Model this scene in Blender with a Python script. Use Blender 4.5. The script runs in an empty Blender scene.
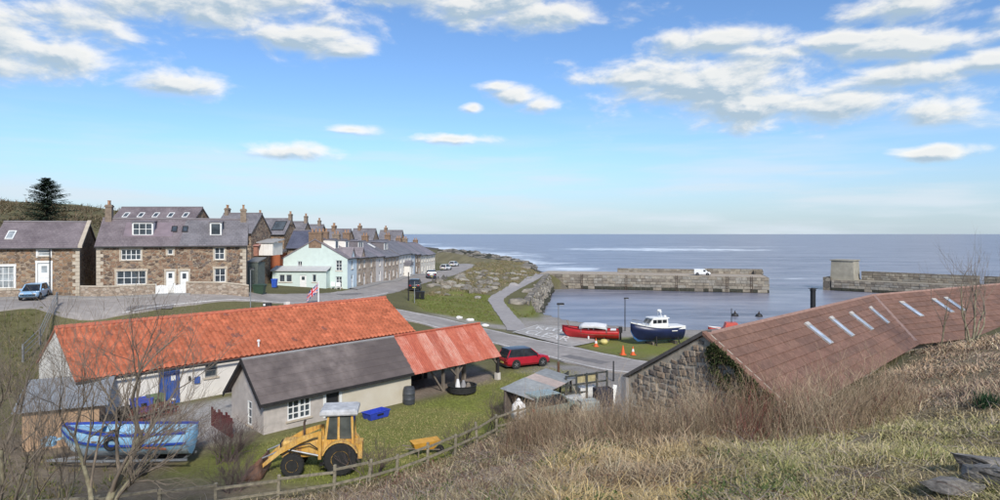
import bpy, bmesh, math, random
import numpy as np
from mathutils import Vector, Matrix

random.seed(7)
R = math.radians
scene = bpy.context.scene
COL = scene.collection

# ------------------------------------------------------------------ camera
CAMZ, FPX, HORY, MIDX = 14.0, 650.0, 234.0, 500.0      # eye height over the sea, focal length in photo pixels
cam_d = bpy.data.cameras.new('camera')
cam_d.sensor_width = 36.0
cam_d.lens = 36.0 * FPX / 1000.0
cam_d.shift_y = -0.016
cam_d.clip_start = 0.1
cam_d.clip_end = 60000
cam = bpy.data.objects.new('camera', cam_d)
cam.location = (0, 0, CAMZ)
cam.rotation_euler = (R(90), 0, 0)
COL.objects.link(cam)
scene.camera = cam

# ------------------------------------------------------------------ world, sun, exposure
SUN_AZ, SUN_EL = R(165), R(36)        # azimuth clockwise from +Y (the view direction)
world = bpy.data.worlds.new('World'); scene.world = world
world.use_nodes = True
world.cycles.sampling_method = 'MANUAL'; world.cycles.sample_map_resolution = 512
wn, wl = world.node_tree.nodes, world.node_tree.links
wn.clear()
w_out = wn.new('ShaderNodeOutputWorld')
w_bg = wn.new('ShaderNodeBackground'); w_bg.inputs['Strength'].default_value = 0.13
sky = wn.new('ShaderNodeTexSky'); sky.sky_type = 'NISHITA'; sky.sun_disc = False
sky.sun_elevation = SUN_EL; sky.sun_rotation = SUN_AZ
sky.altitude = 0; sky.air_density = 1.0; sky.dust_density = 0.25; sky.ozone_density = 2.0
wl.new(w_bg.outputs[0], w_out.inputs[0])

def wmath(op, a, b=None, c=None, clamp=False):
    n = wn.new('ShaderNodeMath'); n.operation = op; n.use_clamp = clamp
    for i, v in enumerate((a, b, c)):
        if v is None: continue
        if hasattr(v, 'links') or hasattr(v, 'is_linked'): wl.new(v, n.inputs[i])
        else: n.inputs[i].default_value = v
    return n.outputs[0]
def wvec(op, a, b=None):
    n = wn.new('ShaderNodeVectorMath'); n.operation = op
    for i, v in enumerate((a, b)):
        if v is None: continue
        if isinstance(v, (tuple, list)): n.inputs[i].default_value = v
        else: wl.new(v, n.inputs[i])
    return n.outputs['Value'] if op == 'LENGTH' else n.outputs[0]

tc = wn.new('ShaderNodeTexCoord')
sep = wn.new('ShaderNodeSeparateXYZ'); wl.new(tc.outputs['Generated'], sep.inputs[0])
az = wmath('ARCTAN2', sep.outputs[0], sep.outputs[1])
el = wmath('ARCSINE', sep.outputs[2])
comb = wn.new('ShaderNodeCombineXYZ'); wl.new(az, comb.inputs[0]); wl.new(el, comb.inputs[1])
P0 = comb.outputs[0]
# cumulus banks by azimuth and elevation (degrees): centre, half extents
CLOUDS = [(-38,14.6,10,2.7),(-34.5,13.0,6.5,2.0),(-41,12.2,7,1.8),(-26.3,11.6,4.6,1.25),(-24,18.4,12,2.9),(-17.0,16.0,6.5,1.7),(-31,19.0,8,2.0),(-13.2,15.4,3,.8),
          (-3,19.6,12,2.0),(4,18.7,8,1.7),(-8,20.5,6,1.5),(1.6,11.9,2.6,1.2),(3.2,11.2,2.0,1.0),(-.4,12.9,2.0,.6),
          (18.5,12.8,10.5,3.6),(11.5,13.2,6.5,1.2),(22,10.2,10.5,2.1),(19,15.6,7,1.7),(29,10.0,8,1.7),(31,11.7,8,1.2),(32,13.9,8,1.3),(33.5,9.2,5,1.6),(32,16.6,6,1.3),(28,14.8,4,.9),
          (33.6,5.9,2.8,.65),(-17.9,6.9,5,.9),(-13.0,8.9,2.3,.5),(-2.4,11.0,1.1,.5),(-4,8.3,4,.55),(40,15.0,6,1.2),(37,12,5,1.1)]
def cloud_noise(pos):
    n1 = wn.new('ShaderNodeTexNoise'); n1.inputs['Scale'].default_value = 10; n1.inputs['Detail'].default_value = 8
    n1.inputs['Roughness'].default_value = 0.58; n1.inputs['Distortion'].default_value = 0.2
    wl.new(wvec('MULTIPLY', pos, (1.0, 2.2, 1)), n1.inputs['Vector'])
    return n1.outputs[0]
# away from the view the same sort of scattered cumulus goes on
far = wn.new('ShaderNodeTexNoise'); far.inputs['Scale'].default_value = 3.1; far.inputs['Detail'].default_value = 1
wl.new(wvec('MULTIPLY', P0, (1.0, 2.6, 1)), far.inputs['Vector'])
gate = wmath('MAXIMUM', wmath('GREATER_THAN', wmath('ABSOLUTE', az), R(44)), wmath('GREATER_THAN', el, R(23)))
fm = wmath('MULTIPLY_ADD', gate, wmath('MULTIPLY_ADD', wmath('SUBTRACT', far.outputs[0], 0.53), 6.0, 2.0), -2.0)
def cloud_density(pos):
    acc = None
    for a, e, ra, re in CLOUDS:
        v = wvec('MULTIPLY', wvec('SUBTRACT', pos, (R(a), R(e), 0)), (1/R(ra), 1/R(re), 0))
        d = wmath('SUBTRACT', 1.0, wvec('LENGTH', v))
        acc = d if acc is None else wmath('SMOOTH_MAX', acc, d, 0.2)
    acc = wmath('MAXIMUM', wmath('MAXIMUM', acc, -0.9), fm)
    return wmath('MULTIPLY_ADD', wmath('SUBTRACT', cloud_noise(pos), 0.485), 2.9, acc)
dens = cloud_density(P0); dens_up = cloud_density(wvec('ADD', P0, (R(0.55), R(0.5), 0)))
def wramp(x, lo, hi):
    n = wn.new('ShaderNodeMapRange'); n.interpolation_type = 'SMOOTHSTEP'
    n.inputs['From Min'].default_value = lo; n.inputs['From Max'].default_value = hi
    wl.new(x, n.inputs[0]); return n.outputs[0]
cover = wramp(dens, -0.14, 0.8)
light = wmath('SUBTRACT', wmath('MULTIPLY_ADD', wramp(wmath('SUBTRACT', dens, dens_up), -0.38, 0.42), 1.0, 0.12), wmath('MULTIPLY', wramp(dens, 0.3, 1.0), 0.34), None, True)
# thin veil streaks low over the sea
ns = wn.new('ShaderNodeTexNoise'); ns.inputs['Scale'].default_value = 2.6; ns.inputs['Detail'].default_value = 7
wl.new(wvec('MULTIPLY', P0, (1.5, 13.0, 1)), ns.inputs['Vector'])
veil = wmath('MULTIPLY', wramp(ns.outputs[0], 0.4, 0.68), wmath('MULTIPLY', wramp(el, R(12), R(2)), 0.75))
cmix = wn.new('ShaderNodeMix'); cmix.data_type = 'RGBA'
cmix.inputs['A'].default_value = (2.6, 3.3, 3.9, 1); cmix.inputs['B'].default_value = (6.0, 5.85, 5.5, 1)
wl.new(light, cmix.inputs['Factor'])
tint = wn.new('ShaderNodeMix'); tint.data_type = 'RGBA'; tint.blend_type = 'MULTIPLY'; tint.inputs['Factor'].default_value = 1
wl.new(sky.outputs[0], tint.inputs['A']); tint.inputs['B'].default_value = (0.59, 0.735, 0.91, 1)
m1 = wn.new('ShaderNodeMix'); m1.data_type = 'RGBA'; m1.inputs['B'].default_value = (4.3, 4.8, 5.3, 1)
hz = wn.new('ShaderNodeMix'); hz.data_type = 'RGBA'; hz.inputs['B'].default_value = (2.65, 3.25, 4.0, 1)   # milky air low down
wl.new(wmath('MULTIPLY', wramp(el, R(9), R(-1)), 0.75), hz.inputs['Factor']); wl.new(tint.outputs['Result'], hz.inputs['A'])
wl.new(veil, m1.inputs['Factor']); wl.new(hz.outputs['Result'], m1.inputs['A'])
m2 = wn.new('ShaderNodeMix'); m2.data_type = 'RGBA'
wl.new(wmath('MULTIPLY', cover, 0.93), m2.inputs['Factor']); wl.new(m1.outputs['Result'], m2.inputs['A']); wl.new(cmix.outputs['Result'], m2.inputs['B'])
wl.new(m2.outputs['Result'], w_bg.inputs['Color'])

sun_d = bpy.data.lights.new('sun', 'SUN'); sun_d.energy = 3.0; sun_d.angle = R(8); sun_d.color = (1.0, 0.95, 0.87)
sun = bpy.data.objects.new('sun', sun_d); COL.objects.link(sun)
sdir = Vector((math.sin(SUN_AZ)*math.cos(SUN_EL), math.cos(SUN_AZ)*math.cos(SUN_EL), math.sin(SUN_EL)))
sun.rotation_euler = sdir.to_track_quat('Z', 'Y').to_euler()
sun.location = (0, -20, 60)
vs = scene.view_settings
vs.view_transform = 'Standard'; vs.look = 'None'; vs.exposure = 0.4; vs.gamma = 1.0; vs.use_curve_mapping = False
scene.render.engine = 'CYCLES'
scene.cycles.max_bounces = 6

# ------------------------------------------------------------------ helpers
def at(px, py, h):
    """point h metres below eye level that is seen at photo pixel (px, py)"""
    d = FPX*h/(py-HORY)
    return Vector(((px-MIDX)*d/FPX, d, CAMZ-h))
def proj(x, y, z):
    return MIDX+FPX*x/y, HORY+FPX*(CAMZ-z)/y

MATS = {}
def new_mat(name):
    m = bpy.data.materials.new(name); m.use_nodes = True
    nt = m.node_tree; b = nt.nodes['Principled BSDF']
    return m, nt, b
def c4(c): return (c[0], c[1], c[2], 1)
def node(nt, typ, **kw):
    n = nt.nodes.new(typ)
    for k, v in kw.items(): setattr(n, k, v)
    return n
def mixc(nt, fac, a, b, blend='MIX'):
    n = node(nt, 'ShaderNodeMix', data_type='RGBA', blend_type=blend)
    for key, v in (('Factor', fac), ('A', a), ('B', b)):
        if isinstance(v, (tuple, list)): n.inputs[key].default_value = c4(v)
        elif isinstance(v, (int, float)): n.inputs[key].default_value = v
        else: nt.links.new(v, n.inputs[key])
    return n.outputs['Result']
def noise(nt, vec, scale, detail=5, rough=0.55):
    n = node(nt, 'ShaderNodeTexNoise'); n.inputs['Scale'].default_value = scale
    n.inputs['Detail'].default_value = detail; n.inputs['Roughness'].default_value = rough
    nt.links.new(vec, n.inputs['Vector']); return n.outputs[0]
def maprange(nt, x, a, b, c=0.0, d=1.0):
    n = node(nt, 'ShaderNodeMapRange'); n.inputs[1].default_value = a; n.inputs[2].default_value = b
    n.inputs[3].default_value = c; n.inputs[4].default_value = d
    nt.links.new(x, n.inputs[0]); return n.outputs[0]
def add_bump(nt, b, h, strength, dist=0.02):
    n = node(nt, 'ShaderNodeBump'); n.inputs['Strength'].default_value = strength; n.inputs['Distance'].default_value = dist
    nt.links.new(h, n.inputs['Height']); nt.links.new(n.outputs[0], b.inputs['Normal'])
def coords(nt, scale=(1, 1, 1), kind='Object'):
    t = node(nt, 'ShaderNodeTexCoord'); mp = node(nt, 'ShaderNodeMapping'); mp.inputs['Scale'].default_value = scale
    nt.links.new(t.outputs[kind], mp.inputs[0]); return mp.outputs[0]
def mat(name, col, rough=0.8, var=0.2, scale=3.0, bump=0.0, col2=None, metal=0.0, big=0.5, stretch=(1, 1, 1), spec=None):
    if name in MATS: return MATS[name]
    m, nt, b = new_mat(name)
    v = coords(nt, stretch)
    lo = tuple(max(0, c*(1-var)) for c in col); hi = tuple(min(1, c*(1+var)) for c in col) if col2 is None else col2
    n1 = noise(nt, v, scale); n2 = noise(nt, v, scale*0.18, 3)
    f = maprange(nt, n1, 0.32, 0.68)
    c = mixc(nt, f, lo, hi)
    if big: c = mixc(nt, maprange(nt, n2, 0.35, 0.7, 0, big), c, tuple(x*(1-var*1.2) for x in col))
    nt.links.new(c, b.inputs['Base Color'])
    b.inputs['Roughness'].default_value = rough; b.inputs['Metallic'].default_value = metal
    if spec is not None: b.inputs['Specular IOR Level'].default_value = spec
    if bump: add_bump(nt, b, noise(nt, v, scale*3, 6), bump)
    MATS[name] = m; return m
def stone_mat(name, cols, mortar, scale=1.8, mortar_w=0.06, zs=1.7, bump=0.6):
    if name in MATS: return MATS[name]
    m, nt, b = new_mat(name)
    v0 = coords(nt, (1, 1, zs))
    wob = node(nt, 'ShaderNodeTexNoise'); wob.inputs['Scale'].default_value = 2.2; nt.links.new(v0, wob.inputs['Vector'])
    wv = node(nt, 'ShaderNodeVectorMath', operation='MULTIPLY_ADD'); nt.links.new(wob.outputs['Color'], wv.inputs[0])
    wv.inputs[1].default_value = (.25, .25, .25); nt.links.new(v0, wv.inputs[2]); v = wv.outputs[0]
    vo = node(nt, 'ShaderNodeTexVoronoi', feature='F1'); vo.inputs['Scale'].default_value = scale; nt.links.new(v, vo.inputs['Vector'])
    ve = node(nt, 'ShaderNodeTexVoronoi', feature='DISTANCE_TO_EDGE'); ve.inputs['Scale'].default_value = scale; nt.links.new(v, ve.inputs['Vector'])
    sp = node(nt, 'ShaderNodeSeparateColor'); nt.links.new(vo.outputs['Color'], sp.inputs[0])
    rp = node(nt, 'ShaderNodeValToRGB'); rp.color_ramp.interpolation = 'CONSTANT'
    e = rp.color_ramp.elements
    while len(e) < len(cols): e.new(0.5)
    for i, c in enumerate(cols): e[i].position = i/len(cols); e[i].color = c4(c)
    nt.links.new(sp.outputs[0], rp.inputs[0])
    grain = noise(nt, v0, 9, 6)
    c = mixc(nt, maprange(nt, grain, 0.3, 0.7, 0, 0.55), rp.outputs[0], tuple(x*0.55 for x in cols[0]))
    edge = maprange(nt, ve.outputs['Distance'], mortar_w*0.4, mortar_w)
    c = mixc(nt, edge, mortar, c)
    nt.links.new(c, b.inputs['Base Color']); b.inputs['Roughness'].default_value = 0.92
    hsum = node(nt, 'ShaderNodeMath', operation='MULTIPLY_ADD'); nt.links.new(edge, hsum.inputs[0]); hsum.inputs[1].default_value = 1.0
    nt.links.new(grain, hsum.inputs[2])
    add_bump(nt, b, hsum.outputs[0], bump, 0.05)
    MATS[name] = m; return m
def slate_mat(name, a, c_, mortar=None, bw=0.35, bh=0.2, rough=0.6, bump=0.35):
    """courses of slates along x, stepping up z (object space)"""
    if name in MATS: return MATS[name]
    m, nt, b = new_mat(name)
    t = node(nt, 'ShaderNodeTexCoord'); s = node(nt, 'ShaderNodeSeparateXYZ'); nt.links.new(t.outputs['Object'], s.inputs[0])
    cb = node(nt, 'ShaderNodeCombineXYZ'); nt.links.new(s.outputs[0], cb.inputs[0]); nt.links.new(s.outputs[2], cb.inputs[1])
    br = node(nt, 'ShaderNodeTexBrick'); br.inputs['Scale'].default_value = 1.0
    br.inputs['Brick Width'].default_value = bw; br.inputs['Row Height'].default_value = bh; br.inputs['Mortar Size'].default_value = 0.012
    br.inputs['Color1'].default_value = c4(a); br.inputs['Color2'].default_value = c4(c_); br.inputs['Mortar'].default_value = c4(mortar or tuple(x*0.45 for x in a))
    nt.links.new(cb.outputs[0], br.inputs['Vector'])
    n1 = noise(nt, t.outputs['Object'], 0.55, 5); n2 = noise(nt, t.outputs['Object'], 6, 5)
    c = mixc(nt, maprange(nt, n1, 0.4, 0.7, 0, 0.55), br.outputs[0], tuple(min(1, x*1.5+0.03) for x in c_))
    c = mixc(nt, maprange(nt, n2, 0.35, 0.7, 0, 0.5), c, tuple(x*0.6 for x in a))
    nt.links.new(c, b.inputs['Base Color']); b.inputs['Roughness'].default_value = rough
    add_bump(nt, b, br.outputs['Fac'], -bump, 0.02)
    MATS[name] = m; return m
def attr_mat(name, rough=0.9, nscale=8, amount=0.35, bump=0.0, trans=False):
    if name in MATS: return MATS[name]
    m, nt, b = new_mat(name)
    a = node(nt, 'ShaderNodeAttribute', attribute_name='Col')
    v = coords(nt)
    n1 = noise(nt, v, nscale, 6, 0.65)
    dk = mixc(nt, 1.0, a.outputs['Color'], (0.5, 0.48, 0.45), 'MULTIPLY')
    c = mixc(nt, maprange(nt, n1, 0.35, 0.65, 0, amount*2), a.outputs['Color'], dk) if amount else a.outputs['Color']
    nt.links.new(c, b.inputs['Base Color']); b.inputs['Roughness'].default_value = rough
    b.inputs['Specular IOR Level'].default_value = 0.2
    if bump: add_bump(nt, b, n1, bump, 0.1)
    MATS[name] = m; return m

def tag(o, label=None, cat=None, group=None, kind=None):
    if label: o['label'] = label
    if cat: o['category'] = cat
    if group: o['group'] = group
    if kind: o['kind'] = kind
    return o
def thing(name, label, cat, loc=(0, 0, 0), rz=0.0, group=None):
    o = bpy.data.objects.new(name, None); COL.objects.link(o)
    o.empty_display_size = 0.3
    o.location = loc; o.rotation_euler = (0, 0, rz)
    return tag(o, label, cat, group)
def copy_tree(o, parent=None):
    c = o.copy(); COL.objects.link(c); c.parent = parent
    for ch in list(o.children): copy_tree(ch, c)
    return c

class MB:
    def __init__(s): s.v = []; s.f = []; s.m = []
    def add(s, vs, fs, mi=0):
        k = len(s.v); s.v += [tuple(v) for v in vs]
        s.f += [tuple(i+k for i in f) for f in fs]; s.m += [mi]*len(fs); return s
    def box(s, x0, x1, y0, y1, z0, z1, mi=0, M=None):
        vs = [(x, y, z) for z in (z0, z1) for y in (y0, y1) for x in (x0, x1)]
        if M is not None: vs = [M @ Vector(v) for v in vs]
        return s.add(vs, [(0, 2, 3, 1), (4, 5, 7, 6), (0, 1, 5, 4), (2, 6, 7, 3), (0, 4, 6, 2), (1, 3, 7, 5)], mi)
    def cbox(s, x0, x1, y0, y1, z0, z1, c=0.02, mi=0, M=None):
        """box with chamfered vertical and top edges"""
        def ring(z, i): return [(x0+i+c, y0+i, z), (x1-i-c, y0+i, z), (x1-i, y0+i+c, z), (x1-i, y1-i-c, z), (x1-i-c, y1-i, z), (x0+i+c, y1-i, z), (x0+i, y1-i-c, z), (x0+i, y0+i+c, z)]
        rs = [ring(z0, 0), ring(z1-c, 0), ring(z1, c)]
        return s.loft(rs, mi=mi, M=M)
    def loft(s, rings, mi=0, cap=True, closed=True, M=None):
        n = len(rings[0]); vs = [p for r in rings for p in r]
        if M is not None: vs = [M @ Vector(v) for v in vs]
        fs = []
        for i in range(len(rings)-1):
            for j in range(n if closed else n-1):
                a, b = i*n+j, i*n+(j+1) % n
                fs.append((a, b, b+n, a+n))
        if cap: fs += [tuple(range(n-1, -1, -1)), tuple(range((len(rings)-1)*n, len(rings)*n))]
        return s.add(vs, fs, mi)
    def prism(s, poly, axis, a0, a1, mi=0):
        """extrude 2-D polygon; axis 'x': poly=(y,z), 'y': (x,z), 'z': (x,y)"""
        def p(u, w, a): return {'x': (a, u, w), 'y': (u, a, w), 'z': (u, w, a)}[axis]
        r = [[p(u, w, a) for u, w in poly] for a in (a0, a1)]
        return s.loft(r, mi)
    def tube(s, pts, rads, n=6, mi=0, cap=True):
        pts = [Vector(p) for p in pts]
        if not hasattr(rads, '__len__'): rads = [rads]*len(pts)
        rings = []; up = None
        for i, p in enumerate(pts):
            d = (pts[min(i+1, len(pts)-1)]-pts[max(i-1, 0)])
            d = d.normalized() if d.length > 1e-9 else Vector((0, 0, 1))
            if up is None:
                up = d.orthogonal().normalized()
            else:
                up = up-d*up.dot(d)
                up = up.normalized() if up.length > 1e-6 else d.orthogonal().normalized()
            w = d.cross(up)
            rings.append([p+(up*math.cos(2*math.pi*k/n)+w*math.sin(2*math.pi*k/n))*rads[i] for k in range(n)])
        return s.loft(rings, mi, cap)
    def bar(s, a, b, w, h=None, mi=0):
        h = h or w; a = Vector(a); b = Vector(b); d = (b-a).normalized()
        up = Vector((0, 0, 1)) if abs(d.z) < 0.95 else Vector((0, 1, 0))
        u = d.cross(up).normalized(); w2 = u.cross(d)
        r = [[p+u*i*w/2+w2*j*h/2 for i, j in ((-1, -1), (1, -1), (1, 1), (-1, 1))] for p in (a, b)]
        return s.loft(r, mi)
    def lathe(s, prof, n=12, c=(0, 0, 0), axis='z', mi=0):
        rings = []
        for r, z in prof:
            ring = []
            for k in range(n):
                a = 2*math.pi*k/n; u, w = r*math.cos(a), r*math.sin(a)
                p = {'z': (u, w, z), 'y': (u, z, w), 'x': (z, u, w)}[axis]
                ring.append((p[0]+c[0], p[1]+c[1], p[2]+c[2]))
            rings.append(ring)
        return s.loft(rings, mi)
    def quad(s, a, b, c, d, mi=0): return s.add([a, b, c, d], [(0, 1, 2, 3)], mi)
    def build(s, name, mats, parent=None, smooth=False, recalc=True, kind=None):
        me = bpy.data.meshes.new(name); me.from_pydata(s.v, [], s.f)
        for m in (mats if isinstance(mats, (list, tuple)) else [mats]): me.materials.append(m)
        if any(s.m): me.polygons.foreach_set('material_index', s.m)
        if recalc:
            bm = bmesh.new(); bm.from_mesh(me); bmesh.ops.recalc_face_normals(bm, faces=bm.faces); bm.to_mesh(me); bm.free()
        if smooth:
            me.polygons.foreach_set('use_smooth', [True]*len(me.polygons))
            me.set_sharp_from_angle(angle=R(38))
        o = bpy.data.objects.new(name, me); COL.objects.link(o)
        if parent: o.parent = parent
        if kind: o['kind'] = kind
        return o

def np_mesh(name, V, Q, C, m, parent=None, smooth=False):
    """fast quad mesh with a point colour attribute"""
    me = bpy.data.meshes.new(name); nv, nq = len(V), len(Q)
    me.vertices.add(nv); me.vertices.foreach_set('co', np.ascontiguousarray(V, dtype=np.float32).ravel())
    me.loops.add(nq*4); me.loops.foreach_set('vertex_index', np.ascontiguousarray(Q, dtype=np.int32).ravel())
    me.polygons.add(nq); me.polygons.foreach_set('loop_start', np.arange(0, nq*4, 4, dtype=np.int32))
    me.update(calc_edges=True)
    if C is not None:
        a = me.color_attributes.new('Col', 'FLOAT_COLOR', 'POINT')
        rgba = np.ones((nv, 4), dtype=np.float32); rgba[:, :3] = C
        a.data.foreach_set('color', rgba.ravel())
    if smooth: me.polygons.foreach_set('use_smooth', np.ones(nq, dtype=bool))
    me.materials.append(m)
    o = bpy.data.objects.new(name, me); COL.objects.link(o)
    if parent: o.parent = parent
    return o
def strands(rng, base, direc, length, droop, width, col, nseg=3, sides=2, curl=0.15, tip=0.15):
    """many tapered blades (sides 2) or thin stems (sides 3) as one array"""
    N = len(base); a = rng.uniform(0, 2*np.pi, N)
    s = np.stack([np.cos(a), np.sin(a), np.zeros(N)], 1)
    cv = rng.normal(0, 1, (N, 3))*curl
    V = []
    for k in range(nseg+1):
        t = k/nseg
        p = base+direc*(length*t)[:, None]+cv*(length*t*t)[:, None]
        p[:, 2] -= droop*length*t*t
        w = (width*(1-(1-tip)*t))[:, None]
        if sides == 2: V += [p-s*w, p+s*w]
        else:
            u = np.cross(direc, s); u /= np.maximum(np.linalg.norm(u, axis=1), 1e-6)[:, None]
            for q in range(3):
                V.append(p+(s*math.cos(2.0944*q)+u*math.sin(2.0944*q))*w)
    V = np.stack(V, 1); n = V.shape[1]
    Q = []
    for k in range(nseg):
        if sides == 2: Q.append([2*k, 2*k+1, 2*k+3, 2*k+2])
        else:
            for q in range(3): Q.append([3*k+q, 3*k+(q+1) % 3, 3*k+3+(q+1) % 3, 3*k+3+q])
    Q = np.array(Q)[None]+(np.arange(N)*n)[:, None, None]
    C = np.repeat(col[:, None, :], n, 1)
    return V.reshape(-1, 3), Q.reshape(-1, 4), C.reshape(-1, 3)
def join_np(parts):
    V, Q, C, k = [], [], [], 0
    for v, q, c in parts: V.append(v); Q.append(q+k); C.append(c); k += len(v)
    return np.concatenate(V), np.concatenate(Q), np.concatenate(C)
def in_poly(x, y, poly):
    x = np.asarray(x, float); y = np.asarray(y, float); r = np.zeros(x.shape, bool); j = len(poly)-1
    for i in range(len(poly)):
        xi, yi = poly[i]; xj, yj = poly[j]
        if yi != yj:
            r ^= ((yi > y) != (yj > y)) & (x < (xj-xi)*(y-yi)/(yj-yi)+xi)
        j = i
    return r
def poly_dist(x, y, poly, closed=True):
    d = np.full(np.shape(x), 1e9); n = len(poly)
    for i in range(n if closed else n-1):
        ax, ay = poly[i]; bx, by = poly[(i+1) % n]
        L = (bx-ax)**2+(by-ay)**2+1e-9
        t = np.clip(((x-ax)*(bx-ax)+(y-ay)*(by-ay))/L, 0, 1)
        d = np.minimum(d, np.hypot(x-ax-t*(bx-ax), y-ay-t*(by-ay)))
    return d
def sstep(a, b, x):
    t = np.clip((x-a)/(b-a), 0, 1); return t*t*(3-2*t)
def vnoise(x, y, s, seed=0):
    """smooth value noise in 0..1"""
    x = np.asarray(x, float)*s+seed*17.3; y = np.asarray(y, float)*s+seed*5.7
    xi, yi = np.floor(x), np.floor(y); fx, fy = x-xi, y-yi
    fx = fx*fx*(3-2*fx); fy = fy*fy*(3-2*fy)
    def hsh(a, b):
        v = np.sin(a*127.1+b*311.7+seed*74.7)*43758.5453; return v-np.floor(v)
    return (hsh(xi, yi)*(1-fx)+hsh(xi+1, yi)*fx)*(1-fy)+(hsh(xi, yi+1)*(1-fx)+hsh(xi+1, yi+1)*fx)*fy
def fbm(x, y, s, o=4, seed=0):
    r = 0; a = 0.5; t = 0
    for k in range(o): r = r+a*vnoise(x, y, s*2**k, seed+k); t += a; a *= 0.5
    return r/t

# ------------------------------------------------------------------ terrain
def pts(*l): return [tuple(at(*p)) for p in l]
CTRL = pts((498,385,11),(524,370,11),(397,408,11),(315,468,11),(125,472,11),(163,409,10.2),(245,396,10.2),(50,470,11),(10,480,10.9),
    (150,304,6.75),(40,309,6.6),(235,303,6.9),(270,300,7.3),(340,297,8.0),(430,275,9.6),(412,318,9.6),(450,325,10.2),(500,339,10.8),(560,352,11),(640,373,11),(600,385,11),
    (450,303,9.7),(430,308,9.6),(470,300,10.0),(500,325,10.7),(520,331,10.9),(505,310,10.7),(495,300,10.5),(535,280,10.3),(550,275,10.3),(480,280,9.9),(460,285,9.6),(470,262,10.2),(500,270,10.8),
    (541,303,10.8),(600,345,11.2),(655,347,11.2),(560,335,11),
    (220,505,11),(333,488,11),(396,474,11),(455,452,11),(497,434,11),(100,515,11),(30,350,9.2),(60,335,8.8),(95,390,10.6),
    (450,500,9.2),(380,500,9.8),(500,478,8.2),(600,440,8.2),(520,425,10.2),(700,432,7.5),(640,475,6.3),(640,500,5.7),(800,500,4.9),(980,490,4.5),(980,400,5.8),(830,440,6.5),(850,402,7.3),
    (913,352,7.9),(990,338,6.5),(880,372,7.6),(760,440,6.9),(940,440,5.6))
CTRL += [(0,0,10.4),(-3,8,9.6),(8,0,11),(20,5,11),(40,20,11),(55,45,8.6),(48,62,6.5),(80,50,10),(-12,5,8.5),(-22,8,5.5),(-30,20,3.6),(-45,25,3.8),(-55,45,5.8),(-80,40,6.5),
    (12.6,28.0,5.4),(10,30.5,3.4),(6,34,3.0),(7,38,3.0),(12,38,3),(20,47,3.2),(30,56,3.6),(17,32,5.3),(23,38,5.8),(28,43.5,6.0),
    (16,52,3),(24,62,3),(35,72,3),(45,80,3),(60,75,4),(70,85,4),(30,76,2.7),(20,76,2.7),(90,85,5),(120,90,6),(14,78,2.75),(10,86,2.7),
    (-41,66.5,7.75),(-28,71,7.5),(-52,62.5,7.85),(-75,60,8),(-50,80,9),(-35,80,8.3),(-45,100,9.6),(-33,95,6.6),(-24,85,6.3),(-40,130,9),(-28,120,7),
    (-22,95,6),(-20,120,5.2),(-17,150,4.6),(-16,170,4.4),(-14,200,4.4),(-12,118,4.9),(-9,140,4.4),(-6,170,4.0),(0,200,3.2),(-35,200,6),(-35,240,5.5),(-60,300,3),(-60,200,8),(-80,260,8),(-130,420,7),(-45,160,7.5),(-20,255,6.6),(-17,245,5.6),
    (-75,120,13),(-110,180,16),(-170,300,23),(-240,330,29),(-330,330,33),(-120,330,15),(-130,80,11),(-200,120,20),(-100,420,5),(-400,600,44),(-150,700,4),(-1500,900,60),(-300,1500,2),(-260,1000,3),(-700,2000,3),(-2500,9000,3),(-180,800,3),(-90,560,2.5),(-480,1100,10),(-1500,0,50),(0,-500,40),(1500,-300,40),
    (5,300,1.2),(-8,360,1.4),(-60,520,2.0),(10,240,1.8),(8,200,2.6)]
CT = np.array(CTRL)
def _ker(ax, ay, bx, by): return np.sqrt((ax[:, None]-bx[None])**2+(ay[:, None]-by[None])**2+0.5)
_n = len(CT); _A = np.ones((_n+1, _n+1)); _A[-1, -1] = 0
_A[:_n, :_n] = _ker(CT[:, 0], CT[:, 1], CT[:, 0], CT[:, 1])
_A[:_n, :_n] -= np.eye(_n)*0.25          # a little smoothing
_W = np.linalg.solve(_A, np.append(CT[:, 2], 0))
WATER = [(4.6,101),(5.6,92),(9.0,85.5),(13,81.5),(16.8,79),(21.6,77.5),(30,78.5),(45,85),(70,93),(85,99),(112,103),(200,95),(9000,-400),(30000,30000),(-30000,30000),(-2500,9000),(-250,1500),(-112,910),(-65,700),(-25,535),(0,396),(10.5,290),(9,240),(9.5,190),(10.5,176),(12.6,164)]
def land_z(x, y):
    x = np.asarray(x, float); y = np.asarray(y, float); sh = x.shape; xf, yf = x.ravel(), y.ravel()
    z = np.zeros(len(xf))
    for i in range(0, len(xf), 20000):
        z[i:i+20000] = _ker(xf[i:i+20000], yf[i:i+20000], CT[:, 0], CT[:, 1]) @ _W[:_n]+_W[-1]
    hill = in_poly(xf, yf, [(-16,25),(-7,26),(-2,31),(2,33),(6,28),(13,26),(30,44),(60,60),(60,-5),(-20,-5)])
    z += (fbm(xf, yf, 0.35, 3, 3)-0.5)*0.7*hill
    rough = in_poly(xf, yf, [(-12,100),(-1,110),(8,150),(10,170),(10,300),(-20,500),(-40,300),(-8,190),(-9,130)])
    z += (fbm(xf, yf, 0.16, 4, 5)-0.4)*1.6*rough
    inside = in_poly(xf, yf, WATER); d = poly_dist(xf, yf, WATER)
    w = np.where((yf < 165) & (xf < 20), 1.2, np.where(yf < 120, 1.6, 9.0))
    z = np.where(inside, z*(1-sstep(0, 1, d/w))-2.5*sstep(0, 1, d/w), z)
    return z.reshape(sh)
def axis_lines(lo, hi, step, far):
    a = list(np.arange(lo, hi+0.01, step)); s = step
    while a[-1] < far: s *= 1.28; a.append(a[-1]+s)
    s = step
    while a[0] > -far: s *= 1.28; a.insert(0, a[0]-s)
    return np.array(a)
GX = axis_lines(-75, 75, 1.0, 4000); GY = axis_lines(1, 190, 1.0, 9000); GY = GY[GY > -700]
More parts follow.
